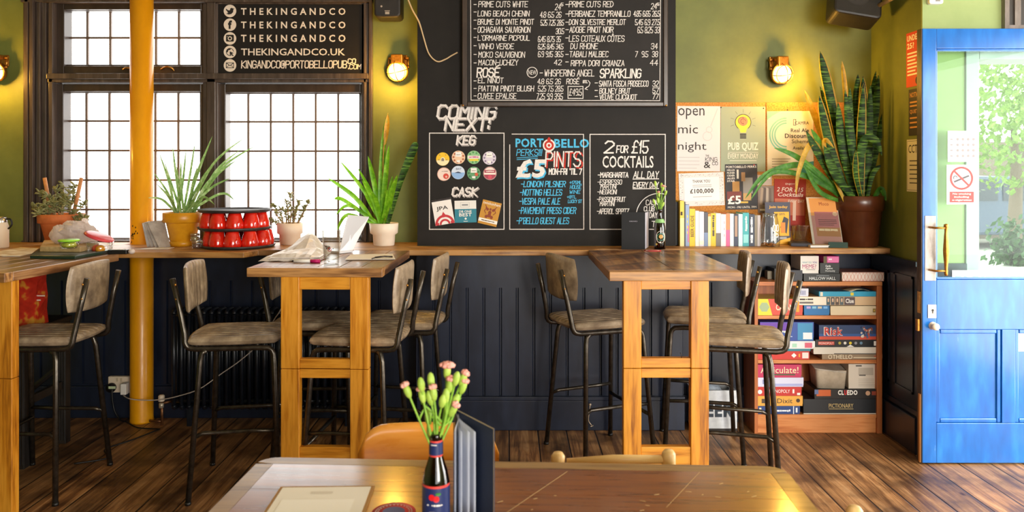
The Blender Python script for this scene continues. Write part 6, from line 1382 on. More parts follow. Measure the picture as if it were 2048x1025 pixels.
def game(x0, y0, x1, y1, base, label, side, top=None, Y=4.372, dep=.17, rz=0, group=GG, marks=None, name='board_game', rough=.4):
    """a boxed game; rows and columns of its front; base = the level it rests on (top of what is below)"""
    X0, X1 = PX(x0, Y), PX(x1, Y); h = PZ(y0, Y) - PZ(y1, Y); w = X1 - X0
    dep = min(dep, YBb - .012 - Y)
    if rz: fr = Fr((X0, Y, base), (math.cos(rz), math.sin(rz), 0), (0, 0, 1))
    else: fr = Fr((X0, Y, base), (1, 0, 0), (0, 0, 1))
    b = MB(flat(side, rough)); g = .0004
    def sl(u0, v0, u1, v1, t0, t1): b.slab(fr, [(u0, v0), (u1, v0), (u1, v1), (u0, v1)], t0, t1)
    lid = h * .82 if h > .02 else h
    if lid < h:
        sl(.0012, g, w - .0012, h - lid + .001, -dep + .0012, -.0012)
        sl(0, h - lid + .001, w, h, -dep, 0)
    else: sl(0, g, w, h, -dep, 0)
    if top:
        b.mat(flat(top, rough)); b.Fc([b.V(p) for p in (fr(.001, h + .0003, -.001), fr(w - .001, h + .0003, -.001), fr(w - .001, h + .0003, -dep + .001), fr(.001, h + .0003, -dep + .001))])
    if marks: marks(b, fr, w, h)
    o = b.build(name, None, loc=fr(w / 2, 0, -dep / 2)); props(o, label, 'board game' if name == 'board_game' else name.replace('_', ' '), group); return base + h
def mt(b, c, fr, txt, u0, v0, u1, v1, bold=.02, sh=0, l=.001): b.mat(flat(c, .5)); b.type(fr, txt, u0, v0, u1, v1, bold, l, shear=sh)
def mr(b, c, fr, u0, v0, u1, v1, l=.0006): b.mat(flat(c, .5)); b.rect(fr, u0, v0, u1, v1, l)
# on top
z = bt + .0005
zh = game(1607.5, 548, 1680, 563, z, 'flat black game box with white capitals on the bookcase top, under the white cube box', '#15181c', marks=lambda b, f, w, h: (mt(b, '#e3e6e8', f, 'HALLOW HALL', w * .15, h * .2, w * .88, h * .6, .03), mr(b, '#7d858c', f, w * .35, h * .72, w * .7, h * .8)))
game(1601, 513, 1637.5, 548, zh + .0005, 'white cube game box with purple and teal words standing on a flat black box', '#e6dfd9', '#cfc6bf', Y=4.385, dep=.15, marks=lambda b, f, w, h: (mt(b, '#2f8fa0', f, 'WHAT DO', w * .1, h * .58, w * .6, h * .68), mt(b, '#4a2f8a', f, 'YOU', w * .65, h * .58, w * .9, h * .68), mt(b, '#a8206a', f, 'MEME?', w * .1, h * .28, w * .85, h * .52, .03), mr(b, '#6a6264', f, w * .3, h * .2, w * .8, h * .23)))
zc = game(1640, 527, 1678.5, 548, zh + .0005, 'small black game box with three short white words beside the white cube box', '#1d2124', Y=4.38, dep=.13, marks=lambda b, f, w, h: [mt(b, '#eef0f1', f, s, w * .28, h * (.62 - .24 * k), w * e, h * (.82 - .24 * k)) for k, (s, e) in enumerate((('Cards', .55), ('Against', .65), ('Humanity', .78)))])
game(1647, 513.5, 1678, 527, zc + .0005, 'small pink topped box lying on the black game with white words', '#c92a86', Y=4.38, dep=.12, marks=lambda b, f, w, h: (mr(b, '#e87ab4', f, w * .25, h * .1, w * .98, h * .9), mt(b, '#f8dcea', f, '~~~', w * .32, h * .35, w * .55, h * .7), mr(b, '#5a4a1c', f, 0, 0, w * .22, h)))
game(1684, 545, 1768, 563, z, 'white box with a red triangle pattern on top of the bookcase', '#eadcd2', '#9a5a42', marks=lambda b, f, w, h: [(b.mat(flat('#c8694a', .5)), b.line(f, [(w * (k + .05) / 12, h * a0), (w * (k + .5) / 12, h * a1), (w * (k + .95) / 12, h * a0), (w * (k + .05) / 12, h * a0)], .0016)) for k in range(12) for a0, a1 in ((.04, .5), (.96, .5))])
game(1566, 541, 1605, 563, z, 'dark navy box behind the backrest of the nearest stool, on top of the bookcase', '#1a1d2a', Y=4.375, dep=.12)
game(1549, 535, 1580, 558, z, 'black box at the end of the bookcase top behind the stool', '#101114', Y=4.42, dep=.12)
game(1535, 541, 1547, 557, z, 'little khaki tin on the bookcase top', '#7d715a', Y=4.46, dep=.05)
# shelf 1
z = SH[0] + .0005
def catan(b, f, w, h):
    b.mat(flat('#e8d23a', .5)); b.poly(f, [(0, 0), (w * .32, 0), (w * .22, h), (0, h)]); b.mat(flat('#9fb38a', .5)); b.disc(f, w * .14, h * .5, h * .32, .001, 6); mt(b, '#f4e6c8', f, 'CATAN', w * .4, h * .3, w * .78, h * .68, .02); mr(b, '#f0a032', f, w * .85, h * .2, w * .92, h * .85)
game(1516, 600, 1605.5, 632.5, z, 'red box with a yellow end and green hexagon behind the stool, upper shelf', '#cf4a3a', '#b9a53a', dep=.18, marks=catan)
zb_ = game(1608, 613, 1659, 632.5, z, 'blue box with four small pictures on the upper shelf', '#1d6fae', '#163a5c', dep=.16, marks=lambda b, f, w, h: [mr(b, c, f, w * (.1 + .22 * k), h * .68, w * (.26 + .22 * k), h * .9) for k, c in enumerate(('#b9a3d8', '#8ac4dc', '#c8c0a8', '#7ab4e8'))])
zc = game(1661, 614, 1757, 632.5, z, 'long cream box with a small crest on the upper shelf', '#e0cfaf', '#b39f7c', dep=.17, marks=lambda b, f, w, h: (mr(b, '#8a7434', f, w * .88, h * .3, w * .94, h * .72), mr(b, '#c9a94a', f, w * .895, h * .42, w * .925, h * .6, .001)))
zz = max(zb_, zc) + .0005
def clue(b, f, w, h):
    mr(b, '#efe4d4', f, 0, h * .05, w * .4, h * .95); mt(b, '#3a2f2a', f, '~~~~~~~', w * .03, h * .55, w * .2, h * .82); mr(b, '#6b6460', f, w * .03, h * .2, w * .2, h * .42)
    for k in range(4): mr(b, ('#3f5a66', '#4a4f57', '#5a4a44', '#55636a')[k], f, w * (.36 + .055 * k), h * .05, w * (.405 + .055 * k), h * .95, .001); mr(b, '#d8b79a', f, w * (.373 + .055 * k), h * .4, w * (.393 + .055 * k), h * .8, .0014)
    mr(b, '#55454a', f, w * .58, h * .05, w * .71, h * .95, .001); b.mat(M_WHITE); b.type(f, 'Clue', w * .595, h * .25, w * .695, h * .78, .03, .0016)
zq = game(1594, 595, 1757, 612.5, zz, 'long cream and tan box with a row of small portraits on the upper shelf', '#d3b48c', '#b8905e', marks=clue)
game(1594, 578.5, 1617, 594.5, zq + .0005, 'small pale lilac box standing on the box with the row of portraits', '#d5d7e6', '#b8bad0', dep=.08, marks=lambda b, f, w, h: [mr(b, '#8f93b8', f, w * (.3 + .12 * k), h * .2, w * (.38 + .12 * k), h * .75) for k in range(4)])
zq2 = game(1638, 585, 1764, 595, zq + .0005, 'worn sky blue box lying on the box with the row of portraits', '#2f9fc6', '#1f6f98', dep=.17, rz=-.0, marks=lambda b, f, w, h: (mr(b, '#e8d23a', f, w * .5, h * .2, w * .55, h * .8), mr(b, '#e9dcc8', f, w * .02, h * .1, w * .06, h * .9)))
f2 = Fr((PX(1722, 4.37), 4.375, zq2 + .0006), (.96, .2, 0), (-.2, .96, 0)); b = MB(flat('#d8d2b8', .6)); b.grid(lambda u, v: f2(-.06 + .12 * u, .1 * v, .012 * math.sin(PI * u) * (1 - .4 * v)), 8, 3); solo(b, 'torn_card', 'curled torn piece of pale card on the sky blue box', 'card', solid=.0008)
game(1620, 577, 1644, 585, zq + .0285, 'dark blue flat box tucked at the back above the sky blue box', '#20508a', Y=4.42, dep=.12) if False else None
# shelf 2
z = SH[1] + .0005
z1 = game(1515, 705.5, 1619, 722, z, 'red box with white dice marks at the bottom of the stack behind the stool seat', '#c8352c', marks=lambda b, f, w, h: (b.mat(M_WHITE), b.poly(f, [(w * .65, h * .5), (w * .7, h * .8), (w * .75, h * .5), (w * .7, h * .2)]), mr(b, '#e9dcd8', f, w * .86, h * .15, w * .98, h * .85), mr(b, '#e8a03a', f, w * .79, h * .3, w * .82, h * .7)))
z2 = game(1517, 700.5, 1621, 705, z1 + .0004, 'thin teal box in the stack behind the stool seat', '#2a8090')
z3 = game(1516, 684.5, 1630, 700, z2 + .0004, 'white box with pink patches in the stack behind the stool seat', '#e6e6ea', '#cfd0d8', marks=lambda b, f, w, h: (mr(b, '#d8607a', f, w * .82, h * .15, w * .95, h * .8), mr(b, '#a8d8c0', f, w * .6, h * .2, w * .68, h * .7)))
game(1520, 646, 1627.5, 684, z3 + .0004, 'big blue and purple box topping the stack behind the stool seat', '#2f4fa0', '#4a3f90', marks=lambda b, f, w, h: (mr(b, '#6a3fa8', f, 0, h * .55, w * .6, h * .98), mr(b, '#3f8fc0', f, w * .7, h * .05, w * .98, h * .95), mr(b, '#e8eef4', f, w * .8, h * .1, w * .97, h * .45, .001), b.mat(M_WHITE), b.type(f, '~~~~~~', w * .28, h * .42, w * .52, h * .58, .01, .0012), mr(b, '#c9d4ec', f, w * .3, h * .22, w * .6, h * .26)))
y1 = game(1644, 711.5, 1765, 722, z, 'tan game box with thin cream capitals, lowest on the middle shelf', '#8f7a62', '#c9b38a', marks=lambda b, f, w, h: (mt(b, '#eadfc4', f, 'OTHELLO', w * .1, h * .12, w * .5, h * .92, .0), mr(b, '#d8cbb0', f, w * .52, h * .3, w * .97, h * .45), mr(b, '#c24a30', f, w * .86, h * .5, w * .93, h * .7)))
y2 = game(1627, 697, 1764, 711, y1 + .0004, 'worn white game box lying on the tan box with thin cream capitals', '#d9d2c6', '#c4bcb0', marks=lambda b, f, w, h: (mr(b, '#4a423c', f, w * .3, 0, w * .98, h * .12),))
def mono(b, f, w, h):
    mr(b, '#c8402e', f, w * .04, h * .3, w * .28, h * .75); b.mat(M_WHITE); b.type(f, 'MONOPOLY', w * .05, h * .38, w * .27, h * .66, .02, .0012)
    for k, c in enumerate(('#b8a43a', '#e3e0d8', '#e0c82a', '#8a8a90', '#5f7f9a')): b.mat(flat(c, .5)); b.disc(f, w * (.36 + .08 * k), h * .55, h * .2, .001, 8)
    b.mat(M_WHITE); b.poly(f, [(w * .46, h * .05), (w * .58, h * .05), (w * .52, h * .32)], .001); mr(b, '#e4e2de', f, w * .87, h * .2, w * .985, h * .8)
y3 = game(1631, 682, 1765, 697, y2 + .0004, 'black box with a small red label and a row of coloured dots, middle shelf', '#17171a', marks=mono)
game(1638, 653, 1765, 682, y3 + .0004, 'navy and red box with big red lettering topping the middle shelf pile', '#223a66', '#14203a', marks=lambda b, f, w, h: (mr(b, '#c9482e', f, 0, 0, w, h * .22), mr(b, '#27508f', f, 0, h * .22, w, h * .4), mt(b, '#f1e8e0', f, 'Risk', w * .075, h * .27, w * .375, h * .87, .045), mt(b, '#c02f2a', f, 'Risk', w * .085, h * .3, w * .37, h * .84, .02, 0, .0016), [(b.mat(flat(c, .6)), b.disc(f, w * (.66 + .18 * random.random()), h * (.15 + .7 * random.random()), h * .08, .001 + .0002 * k, 6)) for k, c in enumerate(['#c9b9a8', '#7a3a34', '#5a5f78', '#b0523f', '#3f4660', '#d8cfc4'] * 5)], mr(b, '#6a6f80', f, w * .9, h * .6, w * .985, h * .85)))
# bottom shelf
z = SH[2] + .0005
z1 = game(1514, 815.5, 1600, 831.5, z, 'navy box at the very bottom of the stack under the magenta box', '#22407a', marks=lambda b, f, w, h: (mt(b, '#e6ecf4', f, '~~~~~~~~', w * .45, h * .25, w * .78, h * .6, .02), mr(b, '#dfe6ee', f, w * .84, 0, w * .86, h), mr(b, '#dfe6ee', f, w * .9, h * .2, w * .94, h * .8), mr(b, '#e4dcc4', f, w * .05, h * .2, w * .1, h * .8)))
z2 = game(1511, 795, 1605.5, 815, z1 + .0004, 'amber game box with dark lettering, second from the bottom under the magenta box', '#e2a748', marks=lambda b, f, w, h: (mt(b, '#3f2f22', f, 'Dixit', w * .46, h * .28, w * .78, h * .75, .0), [mr(b, '#4a3828', f, w * (.13 + .085 * k), h * .28, w * (.2 + .085 * k), h * .72) for k in range(2)], b.mat(flat('#3f2a1a', .5)), b.disc(f, w * .9, h * .55, h * .2, .001, 9)))
z3 = game(1513.5, 776.5, 1603, 794.5, z2 + .0004, 'red box with white lettering between the amber box and the pale lilac box', '#c2332e', marks=lambda b, f, w, h: (b.mat(M_WHITE), b.type(f, 'MONOPOLY', w * .28, h * .34, w * .74, h * .72, .03, .001), b.disc(f, w * .07, h * .45, h * .25, .001, 10), b.rect(f, w * .8, h * .3, w * .84, h * .75), b.rect(f, w * .9, h * .1, w * .97, h * .35)))
z4 = game(1516, 757.5, 1607, 776, z3 + .0004, 'pale lilac white box directly beneath the magenta box', '#d5d6ee', '#b9bbdc', marks=lambda b, f, w, h: (mr(b, '#a8aede', f, w * .25, h * .1, w * .98, h * .35), mr(b, '#8a90c4', f, w * .1, h * .3, w * .16, h * .8)))
game(1512, 731, 1603, 757, z4 + .0004, 'magenta box with cream lettering on top of the bottom shelf stack', '#bc2f5c', marks=lambda b, f, w, h: (mt(b, '#f0e3b8', f, 'Articulate!', w * .1, h * .34, w * .93, h * .84, .0), mr(b, '#3f5a34', f, w * .18, h * .18, w * .86, h * .28)))
z1 = game(1607, 801, 1760, 831, z, 'long black box with underlined gold capitals lying on the bottom shelf', '#191b20', '#101216', marks=lambda b, f, w, h: (mt(b, '#d3b87c', f, 'PICTIONARY', w * .33, h * .42, w * .65, h * .7, .0), mr(b, '#d3b87c', f, w * .33, h * .33, w * .65, h * .36), mr(b, '#cfc7ba', f, 0, 0, w * .98, h * .06)))
def cl(b, f, w, h):
    mr(b, '#c8602c', f, w * .03, h * .3, w * .25, h * .95); mr(b, '#5f6f9a', f, w * .0, h * .5, w * .06, h * .95, .001)
    b.mat(M_WHITE); b.type(f, 'CL', w * .36, h * .42, w * .45, h * .92, .04, .001); b.type(f, 'EDO', w * .5, h * .42, w * .66, h * .92, .04, .001); mt(b, '#d8202a', f, 'U', w * .457, h * .42, w * .494, h * .92, .04); b.mat(flat('#c49a7a', .6)); b.disc(f, w * .82, h * .6, h * .25, .001, 8); mr(b, '#8f3a22', f, w * .88, h * .4, w * .98, h * .8)
z2 = game(1629, 781.5, 1759, 801, z1 + .0004, 'black box with white and red lettering lying on the long black gold lettered box', '#1c1716', '#15110f', marks=cl)
c0, c1, Y = PX(1632, 4.40), PX(1694, 4.40), 4.375; h = PZ(745, Y) - PZ(782, Y)
t = thing('storage_tub', 'cloudy plastic tub with a tilted lid on the bottom shelf black boxes', 'tub', ((c0 + c1) / 2, 4.45, z2 + .0005))
b = MB(noisy('cloudy tub', [(.3, '#b3a592'), (.7, '#d0c3b0')], (8, 8, 8), 3, 4, .35)); f3 = Fr(((c0 + c1) / 2, 4.455, z2 + .0006), (.99, -.1, 0), (.1, .99, 0)); w = (c1 - c0) / 2
for k in range(4): pass
R0, R1 = rrect(-w * .88, -.07, w * .88, .07, .018), rrect(-w * .98, -.078, w * .98, .078, .02)
i0 = [b.V(f3(u, v, 0)) for u, v in R0]; i1 = [b.V(f3(u, v, h)) for u, v in R1]; n = len(R0)
for k in range(n): b.Fc([i0[k], i0[(k + 1) % n], i1[(k + 1) % n], i1[k]], True)
b.Fc(i0[::-1]); b.build('tub', t)
b = MB(noisy('cloudy lid', [(.3, '#a39a90'), (.7, '#c8bfb4')], (8, 8, 8), 3, 4, .35)); f4 = Fr(f3.o + Vector((-.006, 0, h + .003)), (.985, -.1, -.10), (.1, .99, .1)); b.slab(f4, rrect(-w * 1.03, -.083, w * 1.03, .083, .022), 0, .007); b.build('lid', t, .002)
game(1697, 733, 1763, 782, z2 + .0004, 'white carton with printed panels beside the cloudy plastic tub', '#d6cbbd', '#bdb2a4', Y=4.385, rz=-.0, name='carton', marks=lambda b, f, w, h: (mr(b, '#b5aa9c', f, w * .3, h * .55, w * .75, h * .85), mr(b, '#55504a', f, w * .22, h * .9, w * .4, h * .96), mr(b, '#55504a', f, w * .32, h * .52, w * .52, h * .57), [mr(b, '#a69b8e', f, w * .3, h * (.1 + .07 * k), w * .78, h * (.115 + .07 * k)) for k in range(5)], [mr(b, '#5f5850', f, w * .82, h * (.35 + .1 * k), w * .95, h * (.39 + .1 * k)) for k in range(2)]))

# beer crate between breast and bookcase
Yc = 4.40; x0, x1 = PX(1386, Yc), PX(1474, Yc); t = thing('beer_crate', 'white crate lettered BEER on the floor beside the bookcase', 'crate', ((x0 + x1) / 2, Yc, 0)); ch = PZ(782, Yc)
x0 = max(x0, 1.035)
b = MB(noisy('whitewashed boards', [(.3, '#c8cdd4'), (.7, '#e6eaee')], (8, 2, 8), 3, 4, .6)); b.box(x0, x1, Yc, Yc + .012, .015, ch); f2 = Fr((x0, Yc, .015), (1, 0, 0), (0, 0, 1)); w, h = x1 - x0, ch - .015; b.mat(flat('#3a4450', .7)); b.type(f2, 'BEER', w * .08, h * .30, w * .92, h * .68, .05); b.build('front_panel', t)
for a in ((x0, x0 + .012, Yc + .013, 4.54), (x1 - .012, x1, Yc + .013, 4.54)): b = MB(flat('#8a8f96', .6)); b.box(a[0], a[1], a[2], a[3], .015, ch); b.build('side_panel', t)
b = MB(flat('#8a8f96', .6)); b.box(x0, x1, 4.541, 4.552, .015, ch); b.build('back_panel', t)
b = MB(flat('#2a2522', .6)); b.box(x0 - .0, x1, Yc + .001, 4.552, 0, .0148); b.build('base', t)
t = thing('bundle', 'crumpled blue grey cloth bundle in the top of the white beer crate', 'cloth', ((x0 + x1) / 2, 4.47, .02)); b = MB(noisy('blue grey cloth', [(.3, '#55606e'), (.7, '#a9b3c0')], (8, 8, 8), 3, 5, .8, bmp=.5)); b.ball(((x0 + x1) / 2, 4.476, .13), .085, .05, .125, 16, 10, jit=.06); b.build('cloth', t)

# black wooden stool with a red carrier bag under the end table
M_BLKW = noisy('black stained wood', [(.3, '#14110f'), (.7, '#2a2522')], (14, 14, 3), 3, 5, .45, bmp=.3)
cx2, cy2_ = -2.60, 4.04
t = thing('black_stool', 'black wooden square stool with ribbed legs under the table with the plastic bag', 'stool', (cx2, cy2_, 0))
for sx in (-1, 1):
    for sy in (-1, 1):
        b = MB(M_BLKW); x, y = cx2 + sx * .175, cy2_ + sy * .18; b.box(x - .024, x + .024, y - .024, y + .024, 0, .66)
        for k in range(4): b.box(x - .022 + .012 * k, x - .016 + .012 * k, y - .028, y - .0245, .02, .64)
        b.build('leg', t, .002)
b = MB(M_BLKW); b.box(cx2 - .21, cx2 + .21, cy2_ - .21, cy2_ + .21, .661, .69); b.build('seat', t, .006)
for sy in (-1, 1): b = MB(M_BLKW); b.tube([(cx2 - .16, cy2_ + sy * .18, .16), (cx2 + .16, cy2_ + sy * .18, .42)], .016, 6, smooth=False); b.build('brace', t)
for sx in (-1, 1): b = MB(M_BLKW); b.box(cx2 + sx * .175 - .012, cx2 + sx * .175 + .012, cy2_ - .155, cy2_ + .155, .3, .34); b.build('stretcher', t)
c = (-2.50, 3.98, .6905); t = thing('carrier_bag', 'red patterned carrier bag standing on the black stool', 'bag', c)
b = MB(noisy('red printed bag', [(.3, '#a81a12'), (.55, '#cc2c1c'), (.62, '#d8802c'), (.7, '#e0a23a')], (8, 8, 8), 2, 2, .4, bmp=.1)); W_b, D_b, H_b = .10, .06, .29
def bagw(k, z): return Vector((c[0] + (-1, 1, 1, -1)[k] * W_b * (1 + .05 * z), c[1] + (-1, -1, 1, 1)[k] * D_b * (1 - .4 * z), c[2] + z * H_b))
lv = [[b.V(bagw(k, z) + Vector((random.uniform(-.006, .006), random.uniform(-.006, .006), 0)) * (0 < z < 1)) for k in range(4)] for z in (0, .25, .5, .75, 1)]
for A_, B_ in zip(lv, lv[1:]):
    for k in range(4): b.Fc([A_[k], A_[(k + 1) % 4], B_[(k + 1) % 4], B_[k]])
b.Fc(lv[0][::-1]); f2 = Fr((c[0] + .02, c[1] - D_b * .75, c[2]), (1, 0, 0), (0, .12, 1)); b.mat(flat('#f0dccb', .6))
for k in range(3): b.rect(f2, .02, .15 - .022 * k, .12 - .02 * k, .156 - .022 * k, .012)
b.build('bag', t); b = MB(flat('#d8d0cc', .6)); b.tube(spl([(c[0] + .05, c[1] - .04, c[2] + .28), (c[0] + .06, c[1] - .05, c[2] + .31), (c[0] + .09, c[1] - .05, c[2] + .31), (c[0] + .1, c[1] - .04, c[2] + .28)], 4), .005, 6); b.build('handle', t)
# ---------------------------------------------------------------- radiator, pipes, sockets, cables
RY = 4.53
x0 = PX(343, RY - .03); n = 26; pitch = 15 * (RY - .03) / F; zt, zb = PZ(622, RY - .05), PZ(818, RY - .05)
t = thing('radiator', 'black column radiator against the panelling behind the stools', 'radiator', (x0 + n * pitch / 2, RY, 0))
for k in range(n):
    b = MB(M_RAD); x = x0 + (k + .5) * pitch
    for dy in (-.05, 0, .05): b.tube([(x, RY + dy, zb + .02), (x, RY + dy, zt - .02)], .0115, 8)
    b.tube(spl([(x, RY - .05, zt - .02), (x, RY - .04, zt - .004), (x, RY, zt), (x, RY + .04, zt - .004), (x, RY + .05, zt - .02)], 4), .013, 8); b.tube(spl([(x, RY - .05, zb + .02), (x, RY - .04, zb + .004), (x, RY, zb), (x, RY + .04, zb + .004), (x, RY + .05, zb + .02)], 4), .013, 8)
    b.build('section', t)
b = MB(M_RAD)
for z in (zt - .03, zb + .03): b.tube([(x0 - .005, RY, z), (x0 + n * pitch + .005, RY, z)], .016, 10)
b.build('header_pipe', t)
for x in (x0 + 2.5 * pitch, x0 + (n - 2.5) * pitch): b = MB(M_RAD); b.box(x - .012, x + .012, RY - .05, RY + .05, 0, zb); b.build('foot', t)
Y = 4.5; vx = PX(323, Y); t = thing('radiator_valve', 'white headed radiator valve on a copper pipe beside the yellow column', 'valve', (vx, Y, 0))
b = MB(noisy('old copper', [(.3, '#5a3a24'), (.7, '#9a6a44')], (9, 9, 9), 3, 3, .4, metal=.7)); b.tube([(vx + .003, Y, 0), (vx + .003, Y, PZ(805, Y))], .008, 8); b.tube([(vx, Y, PZ(808, Y)), (x0 - .006, RY, zb + .03)], .008, 8); b.tube([(vx + .003, Y + .01, .02), (PX(296, Y), Y + .02, .02)], .007, 8); b.build('pipe', t)
b = MB(flat('#c8bca8', .35, .5)); b.lathe([(0, 0), (.014, 0), (.014, .028), (0, .028)], (vx, Y, PZ(816, Y)), 10); b.build('valve_body', t)
b = MB(M_CREAM); b.lathe([(0, 0), (.017, 0), (.018, .004), (.018, .03), (.014, .036), (0, .037)], (vx, Y, PZ(803, Y)), 14); b.build('valve_head', t)
YSK = 4.648
t = thing('double_socket', 'cream double wall socket low on the panelling by the yellow column', 'socket', P(237, 785, YSK))
b = MB(M_CREAM); b.pxbox(216, 754, 259, 786, YSK - .024, YSK + .004); b.build('socket_box', t, .004); b = MB(flat('#cdbb9f', .5)); b.pxbox(232, 757, 236, 764, YSK - .028, YSK - .0245); b.pxbox(240, 757, 244, 764, YSK - .028, YSK - .0245); b.build('switch', t, .001)
t = thing('plug', 'black plug with a pale label in the double socket', 'plug', P(225, 785, 4.6)); b = MB(M_BLACK); b.lathe([(0, 0), (.026, 0), (.028, .01), (.024, .03), (0, .032)], P(224.5, 775, YSK - .025), 16, Matrix.Rotation(PI / 2, 3, 'X')); b.build('body', t)
b = MB(flat('#c9d8b0', .6)); b.pxbox(217, 773.5, 231, 778.5, YSK - .060, YSK - .058); b.build('label_sticker', t)
t = thing('charger_plug', 'white charger plug in the double socket with a thin cable', 'plug', P(247, 792, 4.6)); b = MB(M_WHITE); b.pxbox(240, 769, 252, 791, YSK - .085, YSK - .026); b.pxbox(248, 767, 258, 779, YSK - .05, YSK - .026); b.build('body', t, .005)
b = MB(flat('#c4b8ae', .5)); b.tube(spl([P(246, 791, 4.58), P(258, 798, 4.50), P(284, 801, 4.49), P(322, 800, 4.475), P(360, 792, 4.45), P(400, 778, 4.43), P(440, 750, 4.43), P(480, 722, 4.42), P(515, 690, 4.42), P(548, 640, 4.42), P(560, 622, 4.42), P(585, 575, 4.42)], 6), .0032, 6)
solo(b, 'charger_cable', 'thin white cable looping from the charger plug across the radiator', 'cable')
b = MB(M_BLACK); q = [P(224, 780, 4.585), P(225, 800, 4.58), P(229, 822, 4.575), P(240, 840, 4.56), (PX(256, 4.52), 4.50, .02), (PX(266, 4.44), 4.46, .006), (PX(285, 4.42), 4.43, .006), (PX(320, 4.42), 4.42, .006)]; b.tube(spl(q, 6), .004, 6)
q = [(PX(320, 4.42), 4.42, .006), (PX(275, 4.3), 4.25, .005), (PX(230, 4.2), 4.1, .005), (PX(240, 4.1), 3.98, .005), (PX(170, 4), 3.9, .005)]; b.tube(spl(q, 8), .004, 6)
solo(b, 'black_cable', 'black cable running from the black plug down and over the floor', 'cable')
b = MB(flat('#cdb8a0', .4, .6)); Yh = 4.385; b.tube(spl([P(1180, 812, Yh), P(1178, 828, Yh), P(1177, 842, Yh), P(1183, 851, Yh), P(1186, 852, Yh - .01), P(1181, 854, Yh - .02)], 5), .0028, 6); b.ball(P(1180, 810, Yh + .004), .008, .008, .008, 8, 5)
b.tube([P(1180, 810, Yh), P(1180, 810, 4.405)], .003, 6)
solo(b, 'bag_hook', 'small metal hook hanging on the skirting behind the lone stool', 'hook')

# ---------------------------------------------------------------- bulkhead lamps
M_LAMPGL = lamp_mat('lit lamp glass', (1, .80, .42, 1), 3.0)
LAMPS = [(PX(6, YW), YW, PZ(124, YW), R_(-8), 'brass caged bulkhead lamp glowing on the wall at the window end', 1.0),
         (PX(800, YW), YW, PZ(124, YW), R_(-6), 'brass caged bulkhead lamp glowing between the window and the chalkboard', 1.0),
         (PX(1551, YA), YA, PZ(128, YA), R_(14), 'brass caged bulkhead lamp glowing above the cork board', 1.15)]
def make_lamp():
    t = thing('wall_lamp', '', 'wall lamp', (0, 0, 0), 0, 'caged wall lamps')
    b = MB(M_BRASS, local=True); b.box(-.046, .046, -.012, -.001, -.03, .04); b.build('wall_plate', t, .004)
    b = MB(M_BRASS, local=True); b.box(-.036, .036, -.085, -.012, -.028, .036); b.build('terminal_box', t, .008, 3)
    for s in (-1, 1):
        b = MB(M_BRASS, local=True); b.tube([(s * .038, -.03, .018), (s * .062, -.03, .018)], .0085, 10); b.tube([(s * .058, -.03, .018), (s * .060, -.045, -.03)], .006, 8); b.lathe([(0, 0), (.010, 0), (.010, .012), (0, .012)], (s * .060, -.045, -.044), 8); b.build('clamp_bolt', t)
    A = Matrix.Rotation(R_(50), 3, 'X')   # local z of the lamp points out of the wall and a little down
    A = Matrix.Rotation(R_(104), 3, 'X'); c = Vector((0, -.05, -.062))
    b = MB(M_BRASS, local=True); b.lathe([(0, -.035), (.04, -.034), (.056, -.02), (.059, 0), (.064, .002), (.064, .014), (.056, .016), (.053, .004)], c, 28, A); b.build('housing', t)
    b = MB(M_LAMPGL, local=True); b.lathe([(.052, .006), (.051, .022), (.044, .042), (.030, .056), (.013, .063), (0, .065)], c, 24, A); b.build('lamp_glass', t)
    b = MB(M_BRASS, local=True)
    for k in range(2):
        a = PI / 2 * k + .2; b.tube([c + A @ Vector((r * math.cos(a), r * math.sin(a), z)) for r, z in ((-.061, .012), (-.058, .034), (-.048, .056), (-.028, .072), (0, .077), (.028, .072), (.048, .056), (.058, .034), (.061, .012))], .0026, 6)
    b.tube([c + A @ Vector((.0535 * math.cos(2 * PI * k / 24), .0535 * math.sin(2 * PI * k / 24), .046)) for k in range(25)], .0026, 6, cap=False)
    b.build('guard', t); return t
lamp = make_lamp()
for k, (x, y, z, r, lab, s) in enumerate(LAMPS):
    o = lamp if k == 0 else copy_tree(lamp)
    o.location = (x, y - .001, z); o.rotation_euler = (0, 0, r); o['label'] = lab
    l = bpy.data.lights.new('lamp_light', 'POINT'); l.energy = 11.5 * s; l.color = (1, .52, .07); l.shadow_soft_size = .035
    lo = bpy.data.objects.new('lamp_light', l); COL.objects.link(lo)
    d = Matrix.Rotation(r, 3, 'Z') @ Vector((0, -.15, -.085)); lo.location = Vector((x, y, z)) + d

# ---------------------------------------------------------------- speakers, fittings high up
Y = 4.5; t = thing('speaker', 'rounded black loudspeaker at the top of the wall beside the sign', 'speaker', P(774, 35, Y))
b = MB(noisy('black speaker cabinet', [(.3, '#1a1512'), (.7, '#2b241f')], (5, 5, 5), 3, 3, .5, bmp=.05)); f2 = Fr((PX(748, Y), Y, PZ(34, Y)), (1, .0, 0), (0, 0, 1)); w = PX(801, Y) - PX(748, Y); b.slab(f2, rrect(0, 0, w, .24, .025), -.15, 0); b.build('cabinet', t, .01)
b = MB(flat('#cbb8a4', .4, .5)); f3 = Fr(f2.o, (1, 0, 0), (0, 0, 1)); b.rect(f3, w * .42, .016, w * .58, .03, .0006); b.rect(f3, w * .4, .034, w * .6, .038, .0006); b.disc(f3, w * .28, .062, .006, .0006, 10); b.build('badge', t)
b = MB(M_BLACK); b.box(PX(765, Y), PX(785, Y), Y + .151, YW - .001, 2.45, 2.5); b.build('bracket', t)
Y = 4.25; t = thing('speaker', 'black loudspeaker tilted on a bracket in the corner above the plant', 'speaker', P(1715, 41, Y))
